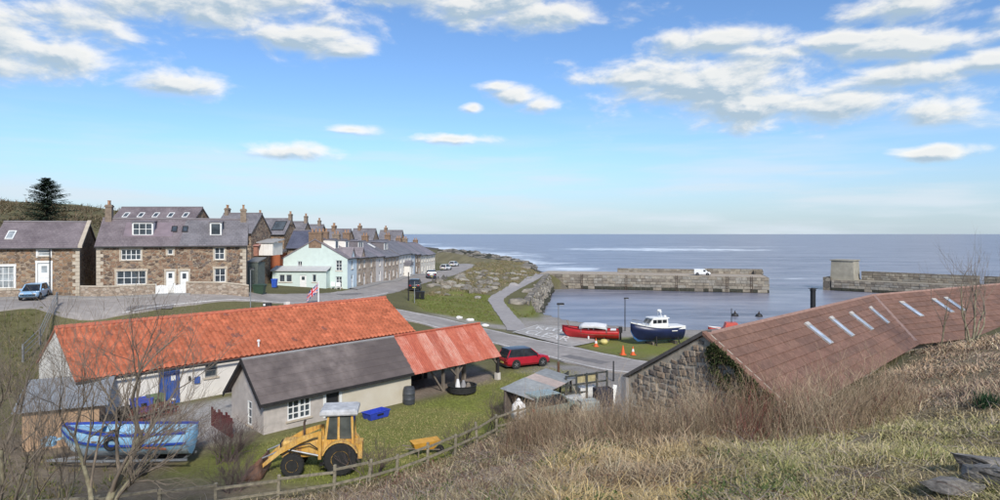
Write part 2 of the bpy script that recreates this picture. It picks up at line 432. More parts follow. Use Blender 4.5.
_gx, _gy = np.meshgrid(GX, GY)
GZ = land_z(_gx, _gy)
def zt(x, y):
    i = min(max(int(np.searchsorted(GX, x))-1, 0), len(GX)-2); j = min(max(int(np.searchsorted(GY, y))-1, 0), len(GY)-2)
    fx = (x-GX[i])/(GX[i+1]-GX[i]); fy = (y-GY[j])/(GY[j+1]-GY[j])
    return float((GZ[j, i]*(1-fx)+GZ[j, i+1]*fx)*(1-fy)+(GZ[j+1, i]*(1-fx)+GZ[j+1, i+1]*fx)*fy)
def ztv(x, y):
    i = np.clip(np.searchsorted(GX, x)-1, 0, len(GX)-2); j = np.clip(np.searchsorted(GY, y)-1, 0, len(GY)-2)
    fx = (x-GX[i])/(GX[i+1]-GX[i]); fy = (y-GY[j])/(GY[j+1]-GY[j])
    return (GZ[j, i]*(1-fx)+GZ[j, i+1]*fx)*(1-fy)+(GZ[j+1, i]*(1-fx)+GZ[j+1, i+1]*fx)*fy
LAWN = [(-9.5,28.6),(-5,28.4),(-2,32),(0.5,35.5),(2.5,39),(4.0,44),(6.5,52),(3.5,54.5),(1.2,52.2),(-0.5,49.5),(-4,44),(-5.2,42.5),(-12.5,34.2),(-14,33)]
BANK = [(-13,97),(-6,110),(0,108),(3,85),(1.5,76),(-3,77.5),(-9.5,81),(-12,88)]
HARB = [(4.5,82),(7.5,102),(5,102),(2.5,90)]
BOATG = [(7,66),(9.5,61.5),(12.5,58),(18,60),(24,66),(20,72),(11,70)]
def ground_colour(x, y, z):
    n1 = fbm(x, y, 0.25, 4, 1)[:, None]; n2 = fbm(x, y, 0.9, 3, 9)[:, None]
    def c(*a): return np.array(a)[None]
    col = c(.15,.14,.065)*(0.7+0.6*n1)
    def lay(col, poly, colr, soft=1.5):
        s = np.where(in_poly(x, y, poly), 1, -1)*poly_dist(x, y, poly)
        m = sstep(-soft, soft, s+(n2[:, 0]-0.5)*soft*1.6)[:, None]
        return col*(1-m)+colr*m
    # fields and heath of the far hill
    far = ((y > 90) & (x < -45))[:, None]
    col = np.where(far, c(.17,.15,.07)*(0.65+0.8*n1), col)
    col = lay(col, [(-12,97),(-2,108),(8,150),(12,170),(18,300),(0,420),(-40,600),(-40,250),(-10,190),(-9,130)], c(.22,.19,.105)*(0.55+0.9*n2), 3)
    g = c(.195,.215,.052)*(0.75+0.5*n1); dry = c(.25,.2,.1)
    gm = np.clip((n2-0.45)*3, 0, 1)*0.55; green = g*(1-gm)+dry*gm
    col = lay(col, [(-45,24),(-15,26),(-8,28),(-13,34),(-20,38),(-26,36)], c(.21,.17,.125)*(0.6+0.8*n2))
    col = lay(col, [(-9,79),(7,69),(11,62),(14,57),(22,62),(40,78),(40,90),(20,90),(8,95),(5,86)], c(.36,.33,.3)*(0.8+0.4*n2), 1.2)
    for p in (LAWN, [(-15.8,29.6),(-12,28.8),(-11.6,32.6),(-14.6,33.2)], BANK, HARB, BOATG): col = lay(col, p, green, 1.0)
    col = lay(col, [(1.5,52.5),(4.5,55),(9,54),(12,49),(8,40),(3,40),(5.5,46)], c(.3,.28,.26)*(0.75+0.5*n2), 0.8)
    col = lay(col, [(-20.5,37),(-17.3,34.2),(-15.2,33.6),(-13.2,35.6),(-8.3,44.5),(-9.5,47)], c(.38,.365,.35)*(0.8+0.4*n2), 0.7)
    col = lay(col, [(-6,42.5),(0.2,49.2),(-2,53),(-9,46)], c(.26,.21,.17)*(0.7+0.6*n2), 0.5)
    col = lay(col, [(-16,24.5),(-7,26),(-2.2,31),(0.5,34),(4,33),(8,29),(13,26.5),(18,32),(30,45),(50,56),(60,20),(40,-5),(-20,-5)], c(.27,.21,.125)*(0.55+0.8*n2), 0.8)
    rocky = (z < 1.2)[:, None] & (y > 165)[:, None]
    col = np.where(rocky, c(.1,.085,.07)*(0.6+0.8*n2), col)
    mud = (z < 1.5)[:, None] & (y <= 165)[:, None]
    col = np.where(mud, c(.17,.15,.12)*(0.6+0.8*n2), col)
    return col
_V = np.stack([_gx.ravel(), _gy.ravel(), GZ.ravel()], 1)
_nx, _ny = len(GX), len(GY)
_idx = np.arange(_nx*_ny).reshape(_ny, _nx)
_Q = np.stack([_idx[:-1, :-1], _idx[:-1, 1:], _idx[1:, 1:], _idx[1:, :-1]], -1).reshape(-1, 4)
ground = np_mesh('ground', _V, _Q, ground_colour(_V[:, 0], _V[:, 1], _V[:, 2]), attr_mat('ground_earth', 0.95, 5, 0.3, 0.5), smooth=True)
tag(ground, 'grassy and gravelly ground of the harbour village', 'ground', kind='structure')

# ------------------------------------------------------------------ sea
def sea_material():
    m, nt, b = new_mat('sea_water')
    t = node(nt, 'ShaderNodeTexCoord'); pos = t.outputs['Object']
    def mp(sc, rot=0):
        n = node(nt, 'ShaderNodeMapping'); n.inputs['Scale'].default_value = sc; n.inputs['Rotation'].default_value = (0, 0, rot)
        nt.links.new(pos, n.inputs[0]); return n.outputs[0]
    swell = noise(nt, mp((.012, .05, 1), R(8)), 1.0, 5, 0.6)
    chop = noise(nt, mp((.07, .26, 1), R(-10)), 1.0, 8, 0.72)
    b.inputs['Roughness'].default_value = 0.3; b.inputs['IOR'].default_value = 1.33
    dp = mixc(nt, maprange(nt, swell, 0.35, 0.65), (.085,.095,.14), (.26,.26,.31))
    dp = mixc(nt, maprange(nt, chop, 0.42, 0.62, 0, 0.7), dp, (.37,.36,.4))
    # broken white water: a long crest offshore and surf along the rocks
    sx = node(nt, 'ShaderNodeSeparateXYZ'); nt.links.new(pos, sx.inputs[0])
    def mth(op, a, b_=None, c_=None):
        n = node(nt, 'ShaderNodeMath', operation=op)
        for i, v in enumerate((a, b_, c_)):
            if v is None: continue
            if isinstance(v, (int, float)): n.inputs[i].default_value = v
            else: nt.links.new(v, n.inputs[i])
        return n.outputs[0]
    def blob(cx, cy, rx, ry, rot=0):
        dx = mth('SUBTRACT', sx.outputs[0], cx); dy = mth('SUBTRACT', sx.outputs[1], cy)
        u = mth('DIVIDE', mth('ADD', mth('MULTIPLY', dx, math.cos(rot)), mth('MULTIPLY', dy, math.sin(rot))), rx)
        v = mth('DIVIDE', mth('SUBTRACT', mth('MULTIPLY', dy, math.cos(rot)), mth('MULTIPLY', dx, math.sin(rot))), ry)
        return mth('SUBTRACT', 1.0, mth('SQRT', mth('ADD', mth('MULTIPLY', u, u), mth('MULTIPLY', v, v))))
    fn = noise(nt, mp((.05, .09, 1)), 1.0, 7, 0.7)
    foam = None
    for a in ((140,590,80,70,-.05),(190,580,50,50,0),(95,600,45,40,0),(8,330,20,45,.3),(-12,450,38,85,.3),(-70,640,60,90,.3),(28,262,14,26,0),(-140,900,60,120,.2),(75,205,22,5,.1),(230,700,120,12,0)):
        bl = blob(*a); foam = bl if foam is None else mth('MAXIMUM', foam, bl)
    fm = maprange(nt, mth('MULTIPLY_ADD', mth('SUBTRACT', fn, 0.53), 5.0, mth('MAXIMUM', foam, -0.75)), -0.1, 0.6)
    caps = maprange(nt, noise(nt, mp((.03, .14, 1)), 1.0, 8, 0.72), 0.66, 0.74)
    off = maprange(nt, sx.outputs[1], 175, 260); caps = mth('MULTIPLY', mth('MULTIPLY', caps, off), 0.55)
    fm = mth('MAXIMUM', fm, caps)
    c = mixc(nt, fm, dp, (.78,.8,.82))
    nt.links.new(c, b.inputs['Base Color'])
    hs = mth('MULTIPLY_ADD', chop, 0.35, mth('MULTIPLY', swell, 2.2))
    bp = node(nt, 'ShaderNodeBump'); bp.inputs['Distance'].default_value = 1.5
    nt.links.new(maprange(nt, sx.outputs[1], 150, 260, 0.18, 0.8), bp.inputs['Strength'])
    nt.links.new(hs, bp.inputs['Height']); nt.links.new(bp.outputs[0], b.inputs['Normal'])
    return m
mb = MB(); mb.quad((-6000, 60, 0), (40000, 60, 0), (40000, 60000, 0), (-40000, 60000, 0))
tag(mb.build('sea', sea_material(), recalc=False), 'choppy grey blue sea with white crests beyond the harbour', 'sea', kind='structure')

# ------------------------------------------------------------------ roads and paths
def resample(poly, step):
    out = []; P = [Vector((p[0], p[1], 0)) for p in poly]
    for i in range(len(P)-1):
        p0, p1, p2, p3 = P[max(i-1, 0)], P[i], P[i+1], P[min(i+2, len(P)-1)]
        n = max(2, int((p2-p1).length/step))
        for k in range(n):
            t = k/n
            out.append(0.5*((2*p1)+(p2-p0)*t+(2*p0-5*p1+4*p2-p3)*t*t+(3*p1-p0-3*p2+p3)*t**3))
    out.append(P[-1]); return out
def strip(name, poly, w, m, lift, label, cat, edge=0.0, cross=6, step=1.0, off=0.0, jit=0.0):
    """ribbon draped on the terrain; edge > 0 gives it real kerb sides"""
    c = resample(poly, step); mb = MB(); rings = []
    for i, p in enumerate(c):
        d = (c[min(i+1, len(c)-1)]-c[max(i-1, 0)]).normalized(); n = Vector((d.y, -d.x, 0))
        ring = []
        for k in range(cross+1):
            q = p+n*(off+w*(k/cross-0.5)+(jit*(k == 0)-jit*(k == cross))*(math.sin(i*1.7+w)+.6*math.sin(i*.63)+.5*math.sin(i*3.1)))
            ring.append((q.x, q.y, zt(q.x, q.y)+lift))
        q0, q1 = ring[0], ring[-1]
        ring = [(q0[0], q0[1], q0[2]-lift-edge-.05)]+ring+[(q1[0], q1[1], q1[2]-lift-edge-.05)]
        rings.append(ring)
    mb.loft(rings, cap=False, closed=False)
    o = mb.build(name, m, smooth=False)
    return tag(o, label, cat, kind='structure')
asphalt = mat('asphalt', (.35,.315,.29), 0.9, 0.2, 1.6, 0.3, big=1.0)
pavem = mat('pavement_flags', (.3,.285,.27), 0.9, 0.15, 1.5, 0.2)
pathm = mat('path_tarmac', (.35,.32,.305), 0.9, 0.14, 1.5, 0.2)
white_paint = mat('white_road_paint', (.68,.66,.63), 0.85, 0.35, 5.0, 0.1, big=0.7)
MAIN = [(-110,42),(-80,50),(-60,54.8),(-47,58.2),(-36.5,62.3),(-27.5,69.2),(-21.5,80),(-18.6,95),(-17.3,112),(-15.4,132),(-13.2,160),(-11.5,185),(-11,215)]
QUAY = [(-26,71.5),(-20,76),(-13.5,76),(-7.5,73.6),(-1,67.8),(5.2,61),(10.5,54.2),(14.5,52.5),(20,57),(29,66),(37,72.5)]
strip('village_road', MAIN, 5.4, asphalt, 0.09, 'grey asphalt village road passing the stone cottages and terrace', 'road', jit=.1)
strip('harbour_road', QUAY, 5.8, asphalt, 0.105, 'grey asphalt road curving down from the terrace to the harbour', 'road', jit=.13)
strip('cottage_pavement', [(-60,57.7),(-47,61.6),(-37.5,65.0),(-32,67.2)], 1.3, pavem, 0.2, 'narrow kerbed pavement below the stone cottage garden walls', 'pavement', 0.1, 2)
strip('terrace_pavement', [(-21.2,94),(-20.2,112),(-18.4,132),(-16.0,160),(-15,168)], 1.2, pavem, 0.2, 'narrow kerbed pavement along the fronts of the terrace', 'pavement', 0.1, 2)
strip('footpath', [(2.0,72.5),(1.6,78),(0.2,92),(-0.6,104),(1.6,118),(4.2,132),(7.4,148),(9.6,162),(10.6,170)], 2.4, pathm, 0.08, 'pale tarmac footpath winding over the grass to the pier', 'path', 0, 3, jit=.05)
def edge_line(poly, off, w, name, label):
    strip(name, poly, w, white_paint, 0.118, label, 'road marking', 0, 1, 0.8, off)
edge_line(QUAY[2:8], 2.55, 0.14, 'edge_line', 'worn white edge line on the harbour road, on the near side')
edge_line(QUAY[2:7], -2.55, 0.14, 'edge_line', 'worn white edge line on the harbour road, on the grass bank side')
edge_line(MAIN[4:8], 2.3, 0.13, 'edge_line', 'worn white line along the village road before the pale green house')

# mended patches in the tarmac
for i, (px, py, h, L_, W_, rz_, lb) in enumerate(((470,331,10.5,5,1.1,-.75,'darker mended strip in the harbour road above the carport'), (585,360,11,4.5,1.3,-.8,'darker mended strip in the harbour road by the cones'), (150,305,6.75,4,1.2,.3,'darker mended patch in the road below the paired cottages'), (350,295,8.2,5,1.2,1.2,'darker mended patch in the road at the terrace corner'))):
    p = at(px, py, h); u = Vector((math.cos(rz_), math.sin(rz_), 0)); v = Vector((-u.y, u.x, 0)); mb = MB(); rg = []
    for k in range(9):
        row = []
        for m_ in range(4):
            q = p+u*(L_*(k/8-.5))+v*(W_*(m_/3-.5)+.08*math.sin(k*2.3+m_*5)); row.append((q.x, q.y, zt(q.x, q.y)+.114))
        rg.append(row)
    mb.loft(rg, cap=False, closed=False); tag(mb.build('tarmac_patch', mat('dark_tarmac', (.2,.185,.18), .92, .2, 2, .3)), lb, 'road patch', kind='structure')
# concrete apron with the painted KEEP CLEAR
slip_m = mat('slip_concrete', (.4,.37,.34), 0.9, 0.2, 1.0, 0.2)
mb = MB(); ap = [(1.6,71.0),(4.6,77.8),(10.5,76.5),(9.8,66.8),(7.0,63.4)]
cx = sum(p[0] for p in ap)/5; cy = sum(p[1] for p in ap)/5
dense = []
for i in range(5):
    for k in range(6):
        t = k/6; dense.append((ap[i][0]*(1-t)+ap[(i+1) % 5][0]*t, ap[i][1]*(1-t)+ap[(i+1) % 5][1]*t))
vv = [(cx, cy, zt(cx, cy)+0.10)]; ff = []
for r_ in (0.5, 1.0):
    for p in dense:
        x, y = cx+(p[0]-cx)*r_, cy+(p[1]-cy)*r_; vv.append((x, y, zt(x, y)+0.10))
n = len(dense)
for i in range(n):
    j = (i+1) % n; ff += [(0, 1+i, 1+j), (1+i, 1+n+i, 1+n+j, 1+j)]
mb.add(vv, ff); tag(mb.build('slipway_apron', slip_m, recalc=False), 'pale concrete apron at the top of the slipway', 'pavement', kind='structure')
def paint_text(txt, org, u, v, size_u, size_v, label):
    cu = bpy.data.curves.new('lettering', 'FONT'); cu.body = txt; cu.size = 1.0; cu.offset = 0.018
    o = bpy.data.objects.new('lettering', cu); COL.objects.link(o)
    bpy.context.view_layer.update()
    me = bpy.data.meshes.new_from_object(o.evaluated_get(bpy.context.evaluated_depsgraph_get()))
    bpy.data.objects.remove(o)
    xs = [w.co.x for w in me.vertices]; ys = [w.co.y for w in me.vertices]
    for w in me.vertices:
        a = (w.co.x-min(xs))/(max(xs)-min(xs))*size_u; b_ = (w.co.y-min(ys))/(max(ys)-min(ys))*size_v
        x = org[0]+u[0]*a+v[0]*b_; y = org[1]+u[1]*a+v[1]*b_
        w.co = (x, y, zt(x, y)+0.135)
    me.materials.append(white_paint)
    o = bpy.data.objects.new('road_lettering', me); COL.objects.link(o)
    return tag(o, label, 'road marking')
paint_text('CLEAR', (2.5,70.6), (.70,-.715), (.32,.95), 6.2, 2.9, 'white painted word CLEAR on the slipway apron')
paint_text('KEEP', (4.0,74.3), (.78,-.63), (.2,.98), 4.2, 2.5, 'white painted word KEEP on the slipway apron')
for i, (a, b_, wd) in enumerate((((1.4,70.8),(4.5,77.6),.16),((4.7,77.6),(10.2,76.4),.16))):
    mb = MB(); A = Vector((*a, 0)); B = Vector((*b_, 0)); d = (B-A).normalized(); nn = Vector((d.y, -d.x, 0))*wd/2
    rg = []
    for k in range(13):
        p = A.lerp(B, k/12); rg.append([(q.x, q.y, zt(q.x, q.y)+0.14) for q in (p-nn, p+nn)])
    mb.loft(rg, cap=False, closed=False)
    tag(mb.build('apron_line', white_paint), ('white painted border of the apron beside the footpath', 'white painted border of the apron along its harbour side')[i], 'road marking')

# ------------------------------------------------------------------ piers and harbour walls
pier_stone = stone_mat('pier_masonry', [(.2,.17,.13),(.3,.26,.2),(.24,.2,.15),(.34,.3,.24),(.15,.13,.11)], (.09,.08,.07), 0.55, 0.05, 1.3)
deck_m = mat('pier_deck', (.42,.35,.27), 0.9, 0.2, 0.8, 0.2)
weed_m = mat('tidal_weed', (.045,.045,.03), 0.8, 0.4, 1.5, 0.5)
block_m = [mat('pier_block_%d' % i, c, 0.92, 0.3, 1.3, 0.6, big=0.7) for i, c in enumerate([(.27,.23,.18),(.34,.3,.24),(.22,.19,.155),(.3,.275,.235)])]
def face_blocks(parent, A, B, z0, z1, course, wmin, wmax, name, seed, out=0.12, z1b=None, weed=0.9):
    """courses of separate masonry blocks standing proud of a wall face A-B (plan), seen from the right of A->B"""
    rd = random.Random(seed); A = Vector((*A, 0)); B = Vector((*B, 0)); L = (B-A).length; d = (B-A)/L; nn = Vector((d.y, -d.x, 0))
    mb = MB(); z = z0
    while z < z1-0.1:
        hgt = min(course*rd.uniform(.85, 1.15), z1-z); s = -rd.uniform(0, wmax)
        while s < L:
            w = rd.uniform(wmin, wmax); a, b_ = max(s, 0)+.03, min(s+w, L)-.03
            if b_-a > 0.15:
                o_ = out*rd.uniform(.35, 1.2); j = lambda k=.05: rd.uniform(-k, k)
                base = A+nn*-0.2
                r0 = [base+d*a+Vector((0, 0, z+.03)), base+d*b_+Vector((0, 0, z+.03)), base+d*b_+Vector((0, 0, z+hgt-.03)), base+d*a+Vector((0, 0, z+hgt-.03))]
                r1 = [p+nn*(0.2+o_*.55) for p in r0]
                r2 = [p+nn*(0.2+o_+j(.03))+d*(sx_*.07)+Vector((0, 0, sz_*.06)) for p, (sx_, sz_) in zip(r0, ((1, 1), (-1, 1), (-1, -1), (1, -1)))]
                mb.loft([r0, r1, r2], mi=4 if z+hgt < weed+rd.uniform(-.4, .4) else rd.randrange(4))
            s += w
        z += hgt
    return mb.build(name, block_m+[weed_m], parent, kind='stuff')
def obox(mb, A, B, back, z0, z1, z1b=None, mi=0):
    """box whose visible face is A-B and which goes `back` metres behind it (to the left of A->B)"""
    A = Vector((*A, 0)); B = Vector((*B, 0)); d = (B-A).normalized(); n = Vector((-d.y, d.x, 0))*back
    z1b = z1 if z1b is None else z1b
    lo = [A+Vector((0,0,z0)), B+Vector((0,0,z0)), B+n+Vector((0,0,z0)), A+n+Vector((0,0,z0))]
    hi = [A+Vector((0,0,z1)), B+Vector((0,0,z1b)), B+n+Vector((0,0,z1b)), A+n+Vector((0,0,z1))]
    mb.loft([lo, hi], mi)
PA, PB = (10.2, 168.4), (63.5, 153.5)
pier = thing('north_pier', 'long stone pier with a sandy deck closing the far side of the harbour', 'pier', (0, 0, 0))
mb = MB(); obox(mb, PA, PB, 14, -2.5, 3.68); mb.build('core', pier_stone, pier)
mb = MB(); obox(mb, (10.1,169.0), (63.2,154.2), 12.2, 3.69, 3.76); mb.build('deck', deck_m, pier)
face_blocks(pier, PA, PB, -0.6, 3.66, 0.72, 1.0, 2.2, 'stone_facing', 3)
pd = (Vector((*PB, 0))-Vector((*PA, 0))).normalized(); pn = Vector((-pd.y, pd.x, 0))
a_, b_ = Vector((*PA, 0))+pn*12.4, Vector((*PB, 0))+pn*12.4
mb = MB(); obox(mb, a_.lerp(b_, 0.34).xy, a_.lerp(b_, 0.74).xy, 1.3, 3.7, 4.75); obox(mb, a_.lerp(b_, 0.74).xy, b_.xy, 1.4, 3.7, 5.0)
mb.build('parapet', pier_stone, pier)
face_blocks(pier, a_.lerp(b_, .34).xy, a_.lerp(b_, .74).xy, 3.78, 4.72, 0.5, .8, 1.8, 'parapet_facing', 5, .08, weed=-9)
face_blocks(pier, a_.lerp(b_, .742).xy, b_.xy, 3.78, 4.97, 0.6, .8, 1.8, 'parapet_facing', 6, .08, weed=-9)
e0 = b_-pd*2.2; mb = MB(); obox(mb, (e0-pn*1.5).xy, (b_-pn*1.5).xy, 1.4, 3.77, 4.7); mb.build('end_block', pier_stone, pier)
for t in (0.2, 0.4, .62, .83, .93):
    p = Vector((*PA, 0)).lerp(Vector((*PB, 0)), t)-pn*0.14
    mb = MB()
    for s in (-.22, .22): mb.bar(p+pd*s+Vector((0,0,-.3)), p+pd*s+Vector((0,0,3.9)), .1)
    for k in range(9): mb.bar(p-pd*.22+Vector((0,0,.1+.42*k)), p+pd*.22+Vector((0,0,.1+.42*k)), .05)
    mb.build('ladder', mat('rusted_iron', (.09,.06,.045), 0.8, 0.4, 6), pier)
end_a = Vector((*PB, 0)); face_blocks(pier, PB, (end_a+pn*14).xy, -0.6, 3.66, 0.72, 1.0, 2.2, 'end_facing', 4)

sp = thing('south_pier', 'weathered stone pier with a square tower running in from the right', 'pier')
SA, SB, SC = (82.3,161.5), (103.5,141.5), (128,108)
mb = MB(); obox(mb, SA, SB, 6.5, -2.5, 2.55); obox(mb, SB, SC, 6.5, -2.5, 2.55); mb.build('core', pier_stone, sp)
face_blocks(sp, SA, SB, -.6, 2.5, .62, .9, 2.0, 'stone_facing', 11); face_blocks(sp, SB, SC, -.6, 2.5, .62, .9, 2.0, 'stone_facing', 12)
mb = MB(); obox(mb, (82.6,161.7), (103.6,142.0), 6, 2.56, 2.64); obox(mb, (103.8,141.9), (128.2,108.4), 6, 2.56, 2.64); mb.build('deck', mat('pier_cap', (.33,.29,.23), .9, .25, .8, .2), sp)
sd1 = (Vector((*SB,0))-Vector((*SA,0))).normalized(); sn1 = Vector((-sd1.y, sd1.x, 0)); sd2 = (Vector((*SC,0))-Vector((*SB,0))).normalized(); sn2 = Vector((-sd2.y, sd2.x, 0))
q0, q1 = Vector((*SA,0))+sn1*5+sd1*5.5, Vector((*SB,0))+sn1*5
q2, q3 = Vector((*SB,0))+sn2*5, Vector((*SC,0))+sn2*5
mb = MB(); obox(mb, q0.xy, q1.xy, 1.5, 2.5, 4.75, 4.6); obox(mb, q2.xy, q3.xy, 1.5, 2.5, 4.6, 4.4); mb.build('parapet', pier_stone, sp)
face_blocks(sp, q0.xy, q1.xy, 2.66, 4.55, .6, .8, 1.9, 'parapet_facing', 13, .1, weed=-9); face_blocks(sp, q2.xy, q3.xy, 2.66, 4.4, .6, .8, 1.9, 'parapet_facing', 14, .1, weed=-9)
t0 = Vector((*SA,0))+sn1*1.2-sd1*.5
M = Matrix.Translation(t0) @ Matrix.Rotation(math.atan2(sd1.y, sd1.x), 4, 'Z')
conc = mat('tower_concrete', (.37,.34,.27), 0.9, 0.25, 0.9, 0.3, big=0.8)
mb = MB(); mb.loft([[(x*s_+2.6, y*s_+2.6, z) for x, y in ((-2.5,-2.5),(2.5,-2.5),(2.5,2.5),(-2.5,2.5))] for z, s_ in ((2.5,1.12),(3.5,1.06),(7.1,1.0),(7.35,1.0))], M=M)
tw = mb.build('tower', conc, sp)
mb = MB(); mb.box(-.15,5.35,-.15,5.35,7.36,7.6, M=M); mb.build('cap_slab', conc, tw)
mb = MB(); mb.box(-1.5,.3,-1.0,6,-2,3.2, M=M); mb.build('end_buttress', pier_stone, sp)

# inner harbour wall of rough boulders beside the path
hw = thing('harbour_wall', 'rugged boulder wall dropping to the water beside the footpath', 'wall')
mb = MB(); HW = [(4.3,100.5),(5.7,112),(7.5,126),(9.5,142),(11.4,157),(12.6,166.5)]
rd = random.Random(4)
def rock_into(mb, c, sx_, sy_, sz_, rd, mi=0, sub=1):
    bm = bmesh.new(); bmesh.ops.create_icosphere(bm, subdivisions=sub, radius=1)
    k = len(mb.v); ph = [rd.uniform(0, 6) for _ in range(3)]; rz = rd.uniform(0, 6.3); ca, sa = math.cos(rz), math.sin(rz)
    for v in bm.verts:
        q = v.co; f = 1+.22*math.sin(q.x*3+ph[0])*math.cos(q.y*3.3+ph[1])+rd.uniform(-.14, .14)
        x, y, z = q.x*sx_*f, q.y*sy_*f, q.z*sz_*f
        mb.v.append((c[0]+x*ca-y*sa, c[1]+x*sa+y*ca, c[2]+z))
    for f in bm.faces: mb.f.append(tuple(v.index+k for v in f.verts)); mb.m.append(mi)
    bm.free()
for i in range(len(HW)-1):
    a, b2 = Vector((*HW[i], 0)), Vector((*HW[i+1], 0)); L = (b2-a).length
    for k in range(int(L*5.2)):
        t = rd.random(); lv = rd.random(); p = a.lerp(b2, t)
        x = p.x+(1-lv)*1.3-0.2; z = -0.6+lv*4.0
        s = rd.uniform(.45, .95)
        rock_into(mb, (x, p.y+rd.uniform(-.4, .4), z), s, s*1.1, s*.75, rd, rd.randrange(3) if z > .9 else 3)
rock_m = [mat('boulder_%d' % i, c, 0.92, 0.35, 2.0, 0.7, big=0.7) for i, c in enumerate([(.27,.24,.2),(.34,.31,.26),(.2,.18,.15)])]
mb.build('boulder_facing', rock_m+[weed_m], hw, recalc=False, kind='stuff')
mb = MB(); mb.loft([[(x-.9, y, -2), (x+.15, y, -2), (x+.15, y, zt(x-1.2, y)+.28), (x-.9, y, zt(x-1.2, y)+.3)] for x, y in HW]); mb.build('wall_core', pier_stone, hw)

# rocks on the rough bank and the shore
rocks_me = []
for i in range(6):
    mb = MB(); rock_into(mb, (0, 0, 0), 1, .8, .62, random.Random(20+i), 0, 2)
    o = mb.build('boulder', rock_m[i % 3], recalc=False); rocks_me.append(o.data); bpy.data.objects.remove(o)
rd = random.Random(12); nrk = 0; shore = MB(); PATH_ = [(2.0,72.5),(0.2,92),(-0.6,104),(1.6,118),(4.2,132),(7.4,148),(9.6,162),(10.6,170)]
while nrk < 95:
    px, py = rd.uniform(428, 556), rd.uniform(262, 304); p = at(px, py, 10.2)
    if not (-12 < p.x < 12 and 98 < p.y < 172): continue
    if poly_dist(np.array([p.x]), np.array([p.y]), PATH_, False)[0] < 2.6 or poly_dist(np.array([p.x]), np.array([p.y]), MAIN, False)[0] < 4.2: continue
    if in_poly(np.array([p.x]), np.array([p.y]), BANK)[0] and rd.random() < .8: continue
    o = bpy.data.objects.new('boulder', rocks_me[nrk % 6]); COL.objects.link(o); s = rd.uniform(.45, 1.25)
    o.location = (p.x, p.y, zt(p.x, p.y)+.1*s); o.scale = (s*rd.uniform(.9, 1.5), s, s*rd.uniform(.6, 1.1)); o.rotation_euler = (rd.uniform(-.2,.2), rd.uniform(-.2,.2), rd.uniform(0, 6.3))
    tag(o, ('large ' if s > .95 else 'middling ' if s > .7 else 'small ')+('grey brown', 'pale buff', 'dark brown')[nrk % 6 % 3]+' boulder on the rough bank between the terrace and the path', 'boulder', 'boulders on the rough bank'); nrk += 1
for k in range(520):
    px, py = rd.uniform(440, 556), rd.uniform(249, 272); p = at(px, py, 13)
    z = zt(p.x, p.y)
    if not (-60 < p.x < 26 and 172 < p.y < 560) or z < -.9 or z > 2.6: continue
    s = rd.uniform(.5, 1.3)*(1+p.y/400); rock_into(shore, (p.x, p.y, z), s*1.5, s*1.2, s*.5, rd, rd.choice((0, 2, 2, 3)))
tag(shore.build('shore_rocks', rock_m+[weed_m], recalc=False), 'dark sea washed rocks along the far shore', 'rocks', kind='stuff')
# low ruined garden walls on the bank
rub_m = stone_mat('bank_wall_stone', [(.3,.26,.21),(.38,.33,.27),(.24,.2,.16)], (.16,.14,.11), 2.2, .06)
for i, (a, b2, h, lb) in enumerate((((441,291,9.9),(455,291,10.0),1.0,'low rubble wall on the grass bank under the parked cars'),
        ((469,296,10.2),(481,294,10.2),1.2,'broken stone wall corner on the bank nearest the footpath'),
        ((432,286,9.6),(447,281,9.8),1.1,'low rubble wall at the roadside behind the parked dark car'),
        ((478,287,10.2),(492,284,10.2),1.1,'grey rubble wall above the bend of the footpath'))):
    A, B = at(*a), at(*b2); root = thing('garden_wall', lb, 'wall'); mb = MB()
    rg = []
    for k in range(9):
        p = A.lerp(B, k/8); z = zt(p.x, p.y); hh = h*(.75+.35*math.sin(k*2.1+i)); rg.append([(p.x, p.y-.3, z-.3), (p.x, p.y+.3, z-.3), (p.x, p.y+.22, z+hh), (p.x, p.y-.22, z+hh)])
    mb.loft(rg); mb.build('rubble', rub_m, root)

# ------------------------------------------------------------------ buildings: shared pieces
def glass_mat(name, c, rough=0.08):
    if name in MATS: return MATS[name]
    m, nt, b = new_mat(name); v = coords(nt)
    nt.links.new(mixc(nt, maprange(nt, noise(nt, v, 1.4, 3), .35, .65), c, tuple(x*1.9+.01 for x in c)), b.inputs['Base Color'])
    b.inputs['Roughness'].default_value = rough; b.inputs['Specular IOR Level'].default_value = 0.6
    MATS[name] = m; return m
glass = glass_mat('window_glass', (.035,.045,.055))
glass_pale = glass_mat('curtained_glass', (.22,.24,.25), 0.15)
white_w = mat('white_joinery', (.78,.78,.76), 0.55, 0.06, 2.0)
sill_m = mat('pale_sandstone', (.5,.43,.34), 0.9, 0.15, 3, 0.2)
render_w = mat('white_render', (.76,.72,.66), 0.9, 0.10, 1.2, 0.15, big=0.6)
dark_metal = mat('dark_gutter', (.03,.03,.032), 0.5, 0.2, 3)
cot_stone = stone_mat('whinstone_rubble', [(.21,.125,.08),(.31,.19,.12),(.12,.08,.06),(.4,.28,.19),(.25,.16,.11),(.1,.08,.07),(.46,.35,.24),(.33,.2,.13),(.17,.14,.125)], (.37,.295,.22), 2.6, 0.08, 1.5, 0.9)
cot_stone2 = stone_mat('brown_rubble', [(.27,.17,.1),(.36,.24,.15),(.15,.105,.075),(.46,.34,.23),(.34,.2,.12),(.21,.17,.14)], (.38,.3,.225), 2.5, 0.08, 1.5, 0.9)
slate_pu = slate_mat('purple_slate', (.15,.12,.128), (.2,.165,.17))
slate_gr = slate_mat('grey_slate', (.15,.14,.15), (.21,.195,.205))
brick_m = mat('chimney_brick', (.25,.165,.11), 0.9, 0.3, 4, 0.3)
chim_stone = mat('chimney_stone', (.26,.2,.15), 0.9, 0.35, 3, 0.4)
pot_m = mat('clay_pot', (.42,.24,.14), 0.85, 0.2, 4)
